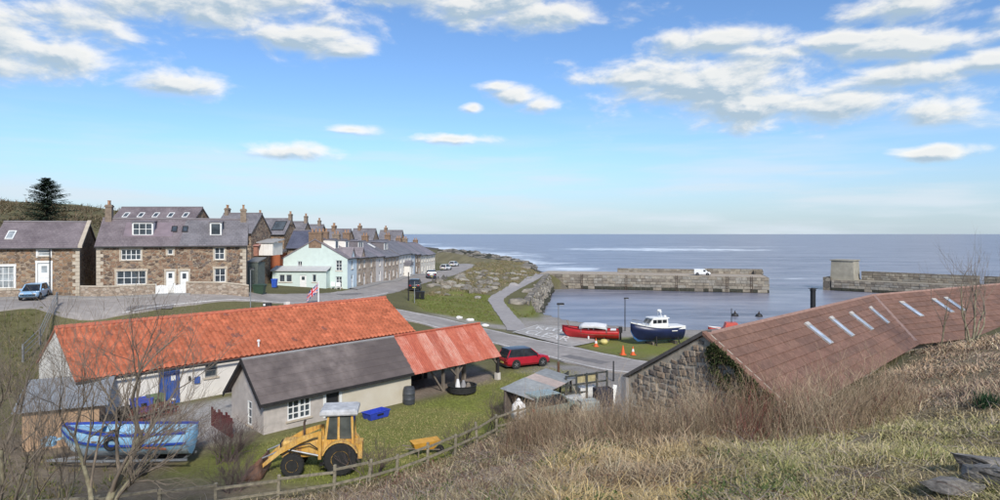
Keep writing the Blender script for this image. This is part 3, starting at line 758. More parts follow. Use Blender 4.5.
lead_m = mat('lead_sheet', (.17,.15,.16), 0.55, 0.15, 2)

def panel(mb, org, u, W, H, ops, n_in, depth=0.16):
    """vertical wall panel with real openings. org + u*x + z; ops = (x0,x1,z0,z1); reveals go along n_in"""
    org, u, n_in = Vector(org), Vector(u), Vector(n_in)
    P = lambda x, z, d=0.0: org+u*x+Vector((0, 0, z))+n_in*d
    xs = sorted({0.0, W}|{o[0] for o in ops}|{o[1] for o in ops}); zs = sorted({0.0, H}|{o[2] for o in ops}|{o[3] for o in ops})
    for i in range(len(xs)-1):
        for j in range(len(zs)-1):
            cx_, cz_ = (xs[i]+xs[i+1])/2, (zs[j]+zs[j+1])/2
            if any(o[0] < cx_ < o[1] and o[2] < cz_ < o[3] for o in ops): continue
            mb.quad(P(xs[i], zs[j]), P(xs[i+1], zs[j]), P(xs[i+1], zs[j+1]), P(xs[i], zs[j+1]))
    for x0, x1, z0, z1 in [o[:4] for o in ops]:
        c = [(x0, z0), (x1, z0), (x1, z1), (x0, z1)]
        for k in range(4):
            a, b = c[k], c[(k+1) % 4]
            mb.quad(P(*a), P(*a, depth), P(*b, depth), P(*b))
def fill_opening(root, org, u, n_in, o, kind, nx=2, nz=2, depth=0.16, fm=None, gm=None, surround=None, name=None, label=None, sill=True):
    """window or door set back in its opening"""
    org, u, n_in = Vector(org), Vector(u), Vector(n_in); fm = fm or white_w; gm = gm or glass
    x0, x1, z0, z1 = o[:4]
    M = Matrix(((u.x, n_in.x, 0, org.x), (u.y, n_in.y, 0, org.y), (0, 0, 1, org.z), (0, 0, 0, 1)))
    fw = 0.07
    if kind == 'window':
        mb = MB(); y0, y1 = depth-.09, depth+.02
        mb.box(x0, x1, y0, y1, z0, z0+fw, M=M); mb.box(x0, x1, y0, y1, z1-fw, z1, M=M)
        mb.box(x0, x0+fw, y0+.002, y1, z0+fw, z1-fw, M=M); mb.box(x1-fw, x1, y0+.002, y1, z0+fw, z1-fw, M=M)
        for i in range(1, nx):
            xc = x0+(x1-x0)*i/nx; mb.box(xc-.032, xc+.032, y0+.01, y1, z0+fw, z1-fw, M=M)
        for j in range(1, nz):
            zc = z0+(z1-z0)*j/nz; mb.box(x0+fw, x1-fw, y0+.014, y1-.004, zc-.028, zc+.028, M=M)
        w = mb.build(name or 'window', fm, root)
        mb = MB(); mb.box(x0+.01, x1-.01, depth-.03, depth+.03, z0+.01, z1-.01, M=M); mb.build('pane', gm, w)
        if sill: mb = MB(); mb.box(x0-.1, x1+.1, -.08, depth-.1, z0-.1, z0+.001, M=M); mb.build('sill', sill_m, w)
    else:
        mb = MB(); mb.box(x0+.003, x1-.003, depth-.08, depth+.02, z0, z1, M=M)
        for (a, b, c, d) in ((.15, .45, .1, .42), (.55, .85, .1, .42), (.15, .45, .5, .62), (.55, .85, .5, .62)):
            mb.box(x0+(x1-x0)*a, x0+(x1-x0)*b, depth-.1, depth-.075, z0+(z1-z0)*c, z0+(z1-z0)*d, M=M)
        w = mb.build(name or 'door', fm, root)
        mb = MB(); mb.box(x0+(x1-x0)*.28, x0+(x1-x0)*.72, depth-.095, depth-.07, z0+(z1-z0)*.68, z0+(z1-z0)*.9, M=M); mb.build('pane', gm, w)
        mb = MB(); mb.lathe([(.0, -.02), (.03, 0), (.03, .03), (0, .05)], 8, (x1-.12, depth-.14, z0+1.0), 'y'); h = mb.build('handle', dark_metal, w)
        h.data.transform(M)
    if surround:
        mb = MB(); s = .16
        mb.box(x0-s, x0-.001, -.03, .05, z0-(0 if kind == 'door' else s), z1, M=M); mb.box(x1+.001, x1+s, -.03, .05, z0-(0 if kind == 'door' else s), z1, M=M)
        mb.box(x0-s-.03, x1+s+.03, -.035, .05, z1+.001, z1+s+.06, M=M); mb.build('surround', surround, w)
    if label: w['label'] = label
    return w
def chimney(parent, x, y, z0, z1, w=0.9, d=0.6, m=None, pots=2, pm=None):
    mb = MB(); mb.box(x-w/2, x+w/2, y-d/2, y+d/2, z0, z1-.25); mb.box(x-w/2-.06, x+w/2+.06, y-d/2-.06, y+d/2+.06, z1-.25, z1-.1); mb.box(x-w/2, x+w/2, y-d/2, y+d/2, z1-.1, z1)
    c = mb.build('chimney', m or chim_stone, parent)
    for k in range(pots):
        mb = MB(); t = (k+.5)/pots-.5
        p = (x+t*w*.85, y, z1) if w >= d else (x, y+t*d*.85, z1)
        mb.lathe([(.13, 0), (.12, .1), (.1, .35), (.14, .38), (.14, .46), (.09, .46)], 8, p); mb.build('chimney_pot', pm or pot_m, c, True)
    return c
def roof_slabs(root, W, D, He, Hr, m, ov=0.25, ovx=0.15, t=0.14, yr=None, name='roof'):
    """pitched roof, ridge along local x"""
    yr = D/2 if yr is None else yr
    mb = MB(); sl0 = (Hr-He)/yr; sl1 = (Hr-He)/(D-yr)
    poly = [(-ov, He-sl0*ov), (yr, Hr), (D+ov, He-sl1*ov), (D+ov, He-sl1*ov+t), (yr, Hr+t*1.15), (-ov, He-sl0*ov+t)]
    mb.prism(poly, 'x', -ovx, W+ovx)
    r = mb.build(name, m, root)
    mb = MB(); mb.tube([(-ovx, yr, Hr+t*1.1), (W+ovx, yr, Hr+t*1.1)], .11, 8); mb.build('ridge_cap', lead_m, r)
    mb = MB(); mb.box(-ovx, W+ovx, -ov-.1, -ov+.01, He-sl0*ov-.02, He-sl0*ov+.09); mb.build('gutter', dark_metal, r)
    return r
def rooflight(parent, W, He, Hr, yr, x0, x1, y0, y1, fm=None, gm=None, name='rooflight', t=.14):
    """low framed light lying on the front slope (local house coordinates)"""
    s = (Hr-He)/yr; z = lambda y: He+s*y+t
    n = Vector((0, -s, 1)).normalized()
    def ring(i, k): return [Vector((x, y, z(y)))+n*k for x, y in ((x0+i, y0+i), (x1-i, y0+i), (x1-i, y1-i), (x0+i, y1-i))]
    mb = MB(); mb.loft([ring(0, -.05), ring(0, .1), ring(.09, .1), ring(.09, .05)], cap=False); f = mb.build(name, fm or white_w, parent)
    mb = MB(); mb.loft([ring(.085, -.02), ring(.085, .065)]); mb.build('pane', gm or glass, f)
    return f
def house(name, label, cat, loc, rz, W, D, He, Hr, wm, rm, ops=(), gops=(), surround=None, group=None, base=-0.8, chims=(), yr=None, quoin=None, cm=None, fm=None, rname='roof'):
    """front faces local -y; ops on the front, gops on the x=0 gable. op = (x0,x1,z0,z1,kind,nx,nz[,glass])"""
    root = thing(name, label, cat, loc, rz, group)
    yr = D/2 if yr is None else yr
    mb = MB()
    panel(mb, (0, 0, base), (1, 0, 0), W, He-base, [(o[0], o[1], o[2]-base, o[3]-base) for o in ops], (0, 1, 0))
    panel(mb, (0, D, base), (0, -1, 0), D, He-base, [(o[0], o[1], o[2]-base, o[3]-base) for o in gops], (1, 0, 0))
    mb.add([(W, 0, base), (W, D, base), (W, D, He), (W, yr, Hr), (W, 0, He)], [(0, 1, 2, 3, 4)])
    mb.add([(0, D, He), (0, 0, He), (0, yr, Hr)], [(0, 1, 2)])
    mb.quad((0, D, base), (0, D, He), (W, D, He), (W, D, base))
    mb.build('wall', wm, root, recalc=False)
    for o in ops: fill_opening(root, (0, 0, 0), (1, 0, 0), (0, 1, 0), o, o[4], o[5], o[6], surround=surround, gm=o[7] if len(o) > 7 else None, fm=fm)
    for o in gops: fill_opening(root, (0, D, 0), (0, -1, 0), (1, 0, 0), o, o[4], o[5], o[6], surround=None, fm=fm)
    r = roof_slabs(root, W, D, He, Hr, rm, yr=yr, name=rname)
    for c in chims: chimney(r, c[0], c[1] if c[1] is not None else yr, Hr-.9, Hr+c[2], c[3] if len(c) > 3 else .6, c[4] if len(c) > 4 else 1.0, cm, c[5] if len(c) > 5 else 2)
    if quoin:
        for sx_ in (0, 1):
            mb = MB(); z = base; k = 0
            while z < He-.3:
                l = .62 if k % 2 else .36; x = -.02 if sx_ == 0 else W-l+.02
                mb.box(x, x+l, -.03, .1, z+.01, z+.34); z += .36; k += 1
            mb.build('quoins', quoin, root, kind='stuff')
    return root, r
C_RZ = R(20); C_O = Vector((-34.4, 68.0, 0))      # the cottage fronts stand on one line through C_O
C_U = Vector((math.cos(C_RZ), math.sin(C_RZ), 0))
def px2m(px):
    k = (px-MIDX)/FPX; return (k*C_O.y-C_O.x)/(C_U.x-k*C_U.y)
def wz(py, base, px=171): return CAMZ-(py-HORY)*(C_O.y+C_U.y*px2m(px))/FPX-base

# ------------------------------------------------------------------ the stone cottages on the left
B0 = 7.75; X0 = px2m(96.5); WC = px2m(246)-X0
def op(p0, p1, y0, y1, kind, nx, nz, base, X, *g): return (px2m(p0)-X, px2m(p1)-X, wz(y1, base, (p0+p1)/2), wz(y0, base, (p0+p1)/2), kind, nx, nz)+g
ops = [op(121,141,249.5,260,'window',4,2,B0,X0), op(116.5,146,271,284.5,'window',4,2,B0,X0), op(167.5,173,249.5,254.5,'window',1,1,B0,X0),
       op(166,174.5,271,293,'door',1,1,B0,X0), op(180,188.5,271,295,'door',1,1,B0,X0), op(214.5,224.5,247.5,259.5,'window',2,2,B0,X0), op(214.5,225.5,268.5,282,'window',2,2,B0,X0)]
cot, cr = house('stone_cottage', 'pair of brown stone cottages with purple slate roof and two white front doors', 'house', (*(C_O+C_U*X0).xy, B0), C_RZ, WC, 7.0, 5.08, 7.75, cot_stone, slate_pu, ops, (), sill_m, None, chims=((.45,None,1.6,.6,1.0,2),(WC-.35,None,1.35,.6,.9,1)), quoin=sill_m)
def dormer(parent, He, Hr, yr, x0, x1, y0, z1, nx, nz, cheek, fm=None, gm=None, name='dormer'):
    s = (Hr-He)/yr; zb = He+s*y0+.1; yb = min((z1-He)/s, yr-.1)
    mb = MB(); mb.box(x0, x1, y0, yb, zb-.3, z1); d = mb.build(name, cheek, parent)
    mb = MB(); mb.add([(x0-.12, y0-.15, z1+.002), (x1+.12, y0-.15, z1+.002), (x1+.12, yb+.25, z1+.14), (x0-.12, yb+.25, z1+.14), (x0-.12, y0-.15, z1+.1), (x1+.12, y0-.15, z1+.1), (x1+.12, yb+.25, z1+.24), (x0-.12, yb+.25, z1+.24)], [(0, 1, 2, 3), (4, 5, 6, 7), (0, 1, 5, 4), (1, 2, 6, 5), (2, 3, 7, 6), (3, 0, 4, 7)]); mb.build('dormer_roof', lead_m, d)
    fill_opening(d, (x0+.08, y0-.17, zb+.08), (1, 0, 0), (0, 1, 0), (0, x1-x0-.16, 0, z1-zb-.14), 'window', nx, nz, sill=False, fm=fm, gm=gm)
    return d
dormer(cr, 5.08, 7.75, 3.5, px2m(130)-X0, px2m(151.5)-X0, 1.15, wz(224.8, B0, 140)+.25, 3, 2, white_w)
dormer(cr, 5.08, 7.75, 3.5, px2m(209)-X0, px2m(221)-X0, 1.15, wz(224.8, B0, 215)+.25, 1, 1, white_w)
mb = MB()
for (a, b) in ((-.6, 4.6),):
    x = px2m(121)-X0; s = (7.75-5.08)/3.5
    vs = [(x, .95, 5.08+s*.95+.16), (x+4.6, .95, 5.08+s*.95+.16), (x+4.6, 2.9, 5.08+s*2.9+.16), (x, 2.9, 5.08+s*2.9+.16)]
    mb.loft([vs, [(v[0], v[1], v[2]+.05) for v in vs]])
mb.build('lead_apron', mat('mauve_lead', (.23,.18,.2), .6, .15, 1.5), cr)
rooflight(cr, WC, 5.08, 7.75, 3.5, px2m(169)-X0, px2m(175)-X0, 1.6, 2.4, dark_metal)
rooflight(cr, WC, 5.08, 7.75, 3.5, px2m(180)-X0, px2m(186)-X0, 1.6, 2.4, dark_metal)
# greyer slates on the right hand half of the roof
mb = MB(); s = (7.75-5.08)/3.5; y0, y1 = -.24, 3.45; zf = lambda y: 5.08+s*y+.14
mb.loft([[(WC*.535, y0, zf(y0)-.01), (WC+.17, y0, zf(y0)-.01), (WC+.17, y1, zf(y1)-.01), (WC*.56, y1, zf(y1)-.01)], [(WC*.535, y0, zf(y0)+.02), (WC+.17, y0, zf(y0)+.02), (WC+.17, y1, zf(y1)+.02), (WC*.56, y1, zf(y1)+.02)]])
mb.build('grey_slate_half', slate_gr, cr)

X1 = px2m(-8); W1 = px2m(79.5)-X1
ops = [op(-3,14,266.5,288,'window',3,3,B0,X1,glass_pale), op(38,50,249.5,256,'window',1,2,B0,X1,glass_pale), op(37.5,50.5,263,293,'door',1,1,B0,X1,glass_pale)]
c2, r2 = house('stone_cottage', 'brown stone cottage with plum slate roof at the left edge of the picture', 'house', (*(C_O+C_U*X1).xy, B0), C_RZ, W1, 7.0, 4.95, 7.35, cot_stone2, slate_pu, ops, (), white_w, None, quoin=sill_m)
rooflight(r2, W1, 4.95, 7.35, 3.5, px2m(1)-X1, px2m(9.5)-X1, .9, 2.1, white_w, glass_pale)
mb = MB(); s = 2.4/3.5; mb.loft([[(x, -.3, 4.95-s*.3+.12), (x, 3.5, 7.35+.12), (x, 3.5, 7.35+.34), (x, -.3, 4.95-s*.3+.34)] for x in (W1-.08, W1+.28)]); mb.build('verge_coping', sill_m, r2)
mb = MB(); mb.tube([(W1*.655, -.12, -.5), (W1*.655, -.12, 4.9)], .05, 6); mb.build('downpipe', dark_metal, c2)

# garden walls and gates in front of the pair
gw_m = stone_mat('garden_wall_rubble', [(.36,.27,.2),(.44,.35,.27),(.26,.2,.15),(.5,.42,.34)], (.3,.25,.2), 2.6, .06)
for lb, a, b_, h in (('rubble garden wall in front of the left of the paired cottages', 84, 157.5, 1.0), ('rubble garden wall in front of the right of the paired cottages', 187.5, 249, 1.15), ('rubble garden wall before the cottage at the left edge', -12, 28, .7)):
    x0, x1 = px2m(a), px2m(b_); p0 = C_O+C_U*x0+Vector((C_U.y, -C_U.x, 0))*1.5
    root = thing('garden_wall', lb, 'wall', (p0.x, p0.y, 0), C_RZ); mb = MB(); rg = []
    for k in range(13):
        x = (x1-x0)*k/12; q = p0+C_U*x; z = zt(q.x, q.y); rg.append([(x, 0, z-.3), (x, .4, z-.3), (x, .36, z+h+.12), (x, .04, z+h+.12)])
    mb.loft(rg); mb.build('rubble', gw_m, root)
    mb = MB(); mb.loft([[(p[3][0], p[3][1]-.06, p[3][2]), (p[2][0], p[2][1]+.06, p[2][2]), (p[2][0], p[2][1]+.06, p[2][2]+.12), (p[3][0], p[3][1]-.06, p[3][2]+.12)] for p in rg]); mb.build('coping', sill_m, root)
for lb, a, b_ in (('white wooden garden gate before the left front door', 158.5, 168.5), ('white wooden garden gate before the right front door', 177, 186.5)):
    p0 = C_O+C_U*px2m(a)+Vector((C_U.y, -C_U.x, 0))*1.35; w = px2m(b_)-px2m(a); root = thing('garden_gate', lb, 'gate', (p0.x, p0.y, zt(p0.x, p0.y)+.05), C_RZ)
    for k in range(6):
        mb = MB(); mb.box(w*k/6+.01, w*(k+1)/6-.01, 0, .03, .1, .95+.08*math.sin(math.pi*(k+.5)/6)); mb.build('plank', white_w, root)
    for z in (.25, .75):
        mb = MB(); mb.box(0, w, .031, .07, z, z+.09); mb.build('rail', white_w, root)
    for x in (-.1, w+.02):
        mb = MB(); mb.box(x, x+.09, -.02, .07, 0, 1.15); mb.build('post', white_w, root)

# ------------------------------------------------------------------ houses behind
def back_house(label, px0, px1, d, ridge_py, eave_h, wm, rm, chims, ops=(), nlights=0, depth=7.5, dz=0, rise=2.6, cm=None, group=None):
    x0, x1 = (px0-MIDX)*d/FPX, (px1-MIDX)*d/FPX
    zr = CAMZ+(HORY-ridge_py)*(d+depth/2)/FPX; zg = zr-rise-eave_h
    root, r = house('village_house', label, 'house', (x0, d, zg), 0, x1-x0, depth, eave_h, eave_h+rise, wm, rm, ops, (), None, group, base=-3, chims=chims, cm=cm)
    for k in range(nlights):
        w = x1-x0; x = w*(k+.7)/(nlights+.4); rooflight(r, w, eave_h, eave_h+rise, depth/2, x-.35, x+.35, 1.7, 2.6, None, glass)
    return root, r
bh1, _ = back_house('long plum slate roofed house with a row of rooflights behind the paired cottages', 106, 188.5, 84, 208.5, 5.0, cot_stone, slate_pu, (), nlights=5)
bh2, _ = back_house('grey slate roofed house behind the right chimney of the paired cottages', 213, 251, 88, 214.5, 5.0, cot_stone, slate_gr, ((.4,None,.9,.5,.9,2),))
w_ = lambda a, b, d, px0: ((a-px0)*d/FPX, (b-px0)*d/FPX)
d3 = 112; o3 = []
for a, b in ((257,262),(273,278)):
    x0, x1 = w_(a, b, d3, 251); o3.append((x0, x1, 2.9, 4.3, 'window', 2, 2))
bh3, r3 = back_house('tall stone house with a dark panel on its grey roof behind the red sheds', 251, 284, d3, 219.5, 5.0, cot_stone2, slate_gr, ((.2,None,1.2,.5,.9,2),(5.6,None,1.0,.5,.9,2)), o3)
rooflight(r3, 5.7, 5, 7.6, 3.75, 3.2, 5.3, .7, 3.0, dark_metal, glass, 'solar_panel')
bh4, _ = back_house('small grey slate house between the stone house and the pale green gable', 283.5, 301, 116, 222.5, 5.0, cot_stone2, slate_gr, ((2.9,None,1.2,.5,.9,2),))
bh5, _ = back_house('grey slate roof just left of the pale green house chimney', 300, 318, 122, 225.5, 5.0, cot_stone, slate_gr, ((2.6,None,1.0,.5,.8,2),))
bh6, _ = back_house('blue slate roofed house directly behind the pale green house', 287, 306, 103, 231.5, 4.0, cot_stone2, slate_mat('blue_slate', (.075,.08,.115), (.1,.105,.15)), ())
# sheds in the yard left of the pale green house
rust_w = mat('rust_red_boards', (.42,.13,.055), .85, .2, 3, stretch=(6,6,.6))
def px_box(name, label, cat, px0, px1, pyt, pyb, h, depth, m, roofm, ov=.25):
    a = at(px0, pyb, h); b = at(px1, pyb, h); d = a.y; ht = (pyb-pyt)*d/FPX; w = b.x-a.x
    root = thing(name, label, cat, (a.x, d, a.z)); n = max(3, int(w/.55))
    for k in range(n):
        mb = MB(); mb.box(w*k/n+.01, w*(k+1)/n-.01, -.04+.01*(k % 2), .02, -.4, ht); mb.build('board', m, root)
    mb = MB(); mb.box(.02, w-.02, .021, depth, -.4, ht); mb.build('body', m, root)
    mb = MB(); mb.loft([[(-ov, -ov, ht+.01), (w+ov, -ov, ht+.01), (w+ov, depth+ov, ht+.45), (-ov, depth+ov, ht+.45)], [(-ov, -ov, ht+.12), (w+ov, -ov, ht+.12), (w+ov, depth+ov, ht+.56), (-ov, depth+ov, ht+.56)]]); mb.build('roof', roofm, root)
    return root, w, ht
sh, w, ht = px_box('garage_shed', 'low rust red boarded shed beyond the bins', 'shed', 248, 280, 253.5, 268.5, 5.3, 4, rust_w, mat('dull_felt', (.11,.1,.1), .9, .2, 2))
mb = MB(); mb.box(w*.6, w*.68, -.09, -.05, -.2, ht); mb.build('white_post', white_w, sh)
px_box('outbuilding', 'small white outbuilding above the rust red shed', 'shed', 258.5, 273, 243, 252.5, 2.55, 4, render_w, mat('pale_felt', (.38,.37,.36), .85, .1, 2))
px_box('lean_to', 'pinkish red roofed lean-to beside the white outbuilding', 'shed', 245, 257.5, 246, 253, 2.6, 3.2, mat('brick_red_boards', (.36,.17,.12), .9, .2, 3), mat('pink_roof', (.48,.25,.21), .85, .15, 2))
px_box('garden_shed', 'green grey garden shed beside the stone cottage gable', 'shed', 247.5, 258, 262.5, 288, 6.6, 2.4, mat('grey_green_boards', (.14,.16,.14), .85, .2, 3), mat('shed_felt', (.2,.2,.19), .9, .2, 2), .12)

# ------------------------------------------------------------------ the pale green house and the terrace
TA, TB = Vector((-22.2, 94.5, 0)), Vector((-16.4, 164.5, 0)); td = (TB-TA).normalized(); t_rz = math.atan2(td.y, td.x)
stone_pk = stone_mat('pinkish_terrace_stone', [(.47,.36,.27),(.56,.44,.34),(.38,.285,.215),(.6,.5,.4)], (.46,.37,.29), 1.9, .07, 1.4, .5)
stone_br = stone_mat('brown_terrace_stone', [(.34,.24,.165),(.42,.31,.22),(.25,.18,.13)], (.4,.31,.23), 1.9, .07, 1.4, .5)
mint = mat('pale_green_render', (.6,.695,.65), .88, .06, 1.5, .1)
lblue = mat('pale_blue_render', (.6,.7,.76), .88, .06, 1.5, .1)
cream = mat('cream_render', (.74,.68,.58), .88, .08, 1.5, .1)
blugr = mat('blue_grey_render', (.45,.5,.56), .88, .08, 1.5, .1)
slate_pk = slate_mat('mauve_grey_slate', (.19,.165,.18), (.26,.225,.24))
TERR = [(0,4.6,lblue,slate_pk,'pale green gabled house with blue street front at the near end of the terrace'),
        (4.6,10,stone_pk,slate_pk,'pinkish stone terraced house next to the pale blue front'),
        (10,15.2,stone_pk,slate_gr,'stone terraced house with a grey dormer, third along the street'),
        (15.2,20.2,mat('off_white_render', (.66,.6,.55), .9, .08, 1.5, .1),slate_pk,'off white terraced house between two stone ones'),
        (20.2,26,stone_pk,slate_gr,'stone terraced house just beyond the off white one'),
        (26,31.6,stone_pk,slate_gr,'stone terraced house just before the bright white one'),
        (31.6,42.4,render_w,slate_gr,'bright white terraced house with a porch midway along the street'),
        (42.4,46.4,blugr,slate_gr,'narrow blue grey terraced house beyond the bright white one'),
        (46.4,52,stone_br,slate_pk,'brown stone terraced house toward the far end of the street'),
        (52,58.4,cream,slate_gr,'cream terraced house second from the far end of the street'),
        (58.4,70,cream,slate_pk,'long cream house at the far seaward end of the terrace')]
DT = 9.6
for i, (s0, s1, wm, rm, lb) in enumerate(TERR):
    W = s1-s0-.02; p = TA+td*s0; zb = zt(p.x+1.2, p.y+W/2)+.05; He = 4.55; Hr = 7.25
    n = max(1, int(W/2.6)); ops = []
    for k in range(n):
        xc = W*(k+.5)/n
        ops.append((xc-.45, xc+.45, 2.9, 4.15, 'window', 2, 2))
        if k == n//2: ops.append((xc-.45, xc+.45, .05, 2.1, 'door', 1, 1))
        else: ops.append((xc-.5, xc+.5, .8, 2.1, 'window', 2, 2))
    gops = []
    if i == 0:      # gable windows: y measured from the back corner
        gops = [(2.15,2.85,3.05,4.1,'window',2,2), (7.9,8.8,2.75,4.25,'window',2,3), (7.9,8.8,.3,1.9,'window',2,3)]
    h, r = house('terraced_house', lb, 'house', (p.x, p.y, zb), t_rz, W, DT, He, Hr, wm, rm, ops, gops, None, 'houses of the terrace', base=-1.5,
                 chims=((W-.1,DT/2+.2,(1.25,1.0,1.3,.9,1.15,1.0,1.2,1,.9,1.1,.8)[i],.7,1.15,2),) if i not in (3,5,7) else (), cm=(brick_m, chim_stone)[i % 2])
    if i == 0:
        mb = MB(); mb.add([(-.02, DT+.01, -1.5), (-.02, -.01, -1.5), (-.02, -.01, He), (-.02, DT/2, Hr), (-.02, DT+.01, He)], [(0, 1, 2, 3, 4)])
        # painted render skin over the gable, cut round its windows
        mb = MB(); panel(mb, (-.03, DT+.02, -1.5), (0, -1, 0), DT+.04, He+1.5, [(o[0]+.02, o[1]+.02, o[2]+1.5, o[3]+1.5) for o in gops], (1, 0, 0), .03)
        mb.add([(-.03, DT+.02, He), (-.03, -.02, He), (-.03, DT/2, Hr+.02)], [(0, 1, 2)]); mb.build('green_render', mint, h, recalc=False)
        chimney(r, .35, DT/2, Hr-1.2, Hr+1.15, .8, 1.9, brick_m, 3)
        # single-storey extension on the gable
        ex = MB(); yb, yf = DT+.9, 2.55; ehs = 2.75; dp = 1.7
        eo = [(1.0,1.85,1.2,2.25,'window',1,1), (2.0,2.9,1.2,2.25,'window',1,1), (4.05,5.05,0,2.2,'door',1,1), (5.9,6.5,1.2,2.3,'window',1,1)]
        panel(ex, (-dp, yb, -1.5), (0, -1, 0), yb-yf, ehs+1.5, [(o[0], o[1], o[2]+1.5, o[3]+1.5) for o in eo], (1, 0, 0))
        ex.quad((-dp, yf, -1.5), (-.03, yf, -1.5), (-.03, yf, ehs), (-dp, yf, ehs)); ex.quad((-dp, yb, -1.5), (-dp, yb, ehs), (.4, yb, ehs), (.4, yb, -1.5))
        e = ex.build('extension', mint, h, recalc=False)
        for o in eo: fill_opening(e, (-dp, yb, 0), (0, -1, 0), (1, 0, 0), o, o[4], o[5], o[6])
        mb = MB(); mb.add([(-dp-.3, yb+.2, ehs), (-dp-.3, yf-.2, ehs), (0, yf-.2, ehs+.55), (0, yb+.2, ehs+.55), (-dp-.3, yb+.2, ehs+.14), (-dp-.3, yf-.2, ehs+.14), (0, yf-.2, ehs+.69), (0, yb+.2, ehs+.69)], [(0, 1, 2, 3), (4, 5, 6, 7), (0, 1, 5, 4), (1, 2, 6, 5), (2, 3, 7, 6), (3, 0, 4, 7)]); mb.build('extension_roof', mat('pale_roof_sheet', (.5,.5,.5), .7, .1, 2), h)
    if i in (0, 1):
        for k in range(1 if i else 1):
            # pointed gablets over the eaves
            xc = W*.55; mb = MB(); mb.prism([(xc-1.1, He-.1), (xc+1.1, He-.1), (xc, He+1.3)], 'y', -.05, 2.2); g = mb.build('gablet', wm, r)
            mb = MB(); mb.prism([(xc-1.3, He-.2), (xc, He+1.4), (xc+1.3, He-.2), (xc+1.3, He), (xc, He+1.6), (xc-1.3, He)], 'y', -.2, 2.4); mb.build('gablet_roof', rm, g)
    if i in (0, 1): dormer(r, He, Hr, DT/2, W*.2, W*.2+1.6, 2.2, Hr-.1, 1, 1, render_w)
    if i in (2, 5): dormer(r, He, Hr, DT/2, W*.2, W*.2+2.6, 1.8, Hr-.2, 2, 1, lead_m)
    if i in (1, 2, 4): rooflight(r, W, He, Hr, DT/2, W*.6, W*.6+.8, 2.6, 3.9, None, glass_pale)
    if i == 6:
        mb = MB(); mb.box(4.2, 6.6, -1.2, -.005, -.3, 2.3); pc = mb.build('porch', render_w, h)
        mb = MB(); mb.prism([(3.95, 2.3), (6.85, 2.3), (5.4, 3.3)], 'y', -1.4, -.01); mb.build('porch_roof', slate_gr, pc)
        fill_opening(pc, (4.6, -1.38, 0), (1, 0, 0), (0, 1, 0), (0, 1.5, .5, 2.0), 'window', 2, 1, sill=False)
# a second line of roofs showing behind the terrace ridge
for px0, px1, d, ry, lb in ((322,346,112,230,'grey slate roof showing behind the pale green gable'), (350,372,128,229.5,'slate roof with brick stack behind the stone terraced houses'), (378,400,150,231,'distant slate roof behind the middle of the terrace')):
    back_house(lb, px0, px1, d, ry, 4.5, stone_br, slate_gr, ((1.2,None,.8,.6,1.3,3),), depth=7, rise=2.4, cm=brick_m)

# ------------------------------------------------------------------ the yard: pantiled store, grey shed, carport, lean-to
YU = Vector((.663, .7486, 0)); YN = Vector((-.7486, .663, 0)); Y_RZ = math.atan2(YU.y, YU.x)
class Face:
    """a vertical wall face: photo pixel -> metres along it and height above its foot"""
    def __init__(s, org, u): s.o = Vector(org); s.u = Vector(u)
    def x(s, px):
        k = (px-MIDX)/FPX; return (k*s.o.y-s.o.x)/(s.u.x-k*s.u.y)
    def z(s, px, py):
        d = s.o.y+s.u.y*s.x(px); return CAMZ-(py-HORY)*d/FPX-s.o.z
    def op(s, p0, p1, y0, y1, *r):
        pm = (p0+p1)/2; return (s.x(p0), s.x(p1), s.z(pm, y1), s.z(pm, y0))+r
blue_door = mat('blue_paint', (.035,.1,.36), .6, .25, 2.5, .1)
tile_attr = attr_mat('orange_pantiles', .85, 1.3, .24)
SO = Vector((-23.0, 35.25, 3.7)); SW, SD, SHe, SHr = 23.85, 7.2, 2.45, 4.75
sf = Face(SO, YU)
s_ops = [sf.op(160.5,178.5,372,408,'door',1,1), sf.op(205,217.5,363.5,377,'window',1,2)]
store = thing('pantiled_store', 'long white walled store with bright orange pantile roof and blue door', 'building', SO, Y_RZ)
mb = MB(); panel(mb, (0,0,-1.6), (1,0,0), SW, SHe+1.6, [(o[0], o[1], o[2]+1.6, o[3]+1.6) for o in s_ops], (0,1,0))
for x in (0, SW): mb.add([(x,0,-1.6),(x,SD,-1.6),(x,SD,SHe),(x,SD/2,SHr),(x,0,SHe)], [(0,1,2,3,4)])
mb.quad((0,SD,-1.6),(0,SD,SHe),(SW,SD,SHe),(SW,SD,-1.6)); mb.build('wall', render_w, store, recalc=False)
fill_opening(store, (0,0,0), (1,0,0), (0,1,0), s_ops[1], 'window', 1, 2, fm=mat('grey_frame', (.25,.25,.24), .7, .2, 3))
x0, x1, z0, z1 = s_ops[0][:4]
mb = MB(); mb.box(x0-.07, x0, -.02, .16, z0, z1+.07); mb.box(x1, x1+.07, -.02, .16, z0, z1+.07); mb.box(x0, x1, -.02, .16, z1, z1+.07); dfr = mb.build('door_frame', blue_door, store)
for k in range(5):
    a = x0+(x1-x0)*k/5; mb = MB(); mb.box(a+.006, a+(x1-x0)/5-.006, .06+.004*(k % 2), .12, z0+.02, z1-.01); mb.build('plank', blue_door, dfr)
mb = MB(); mb.box(x0, x1, .121, .15, z0, z1); mb.build('door_back', blue_door, dfr)
mb = MB(); mb.box((x0+x1)/2+.1, (x0+x1)/2+.36, .04, .058, z1-.55, z1-.25); mb.build('notice', white_w, dfr)
mb = MB(); mb.box(x0-.35, x1+.35, -.75, -.01, z0-.5, z0-.02); mb.build('doorstep', mat('yellowed_concrete', (.45,.4,.3), .9, .2, 3, .2), store)
mb = MB(); o = sf.op(194,199.5,376.5,383); mb.cbox(o[0], o[1], -.12, -.002, o[2], o[3], .02); mb.build('meter_box', blue_door, store)
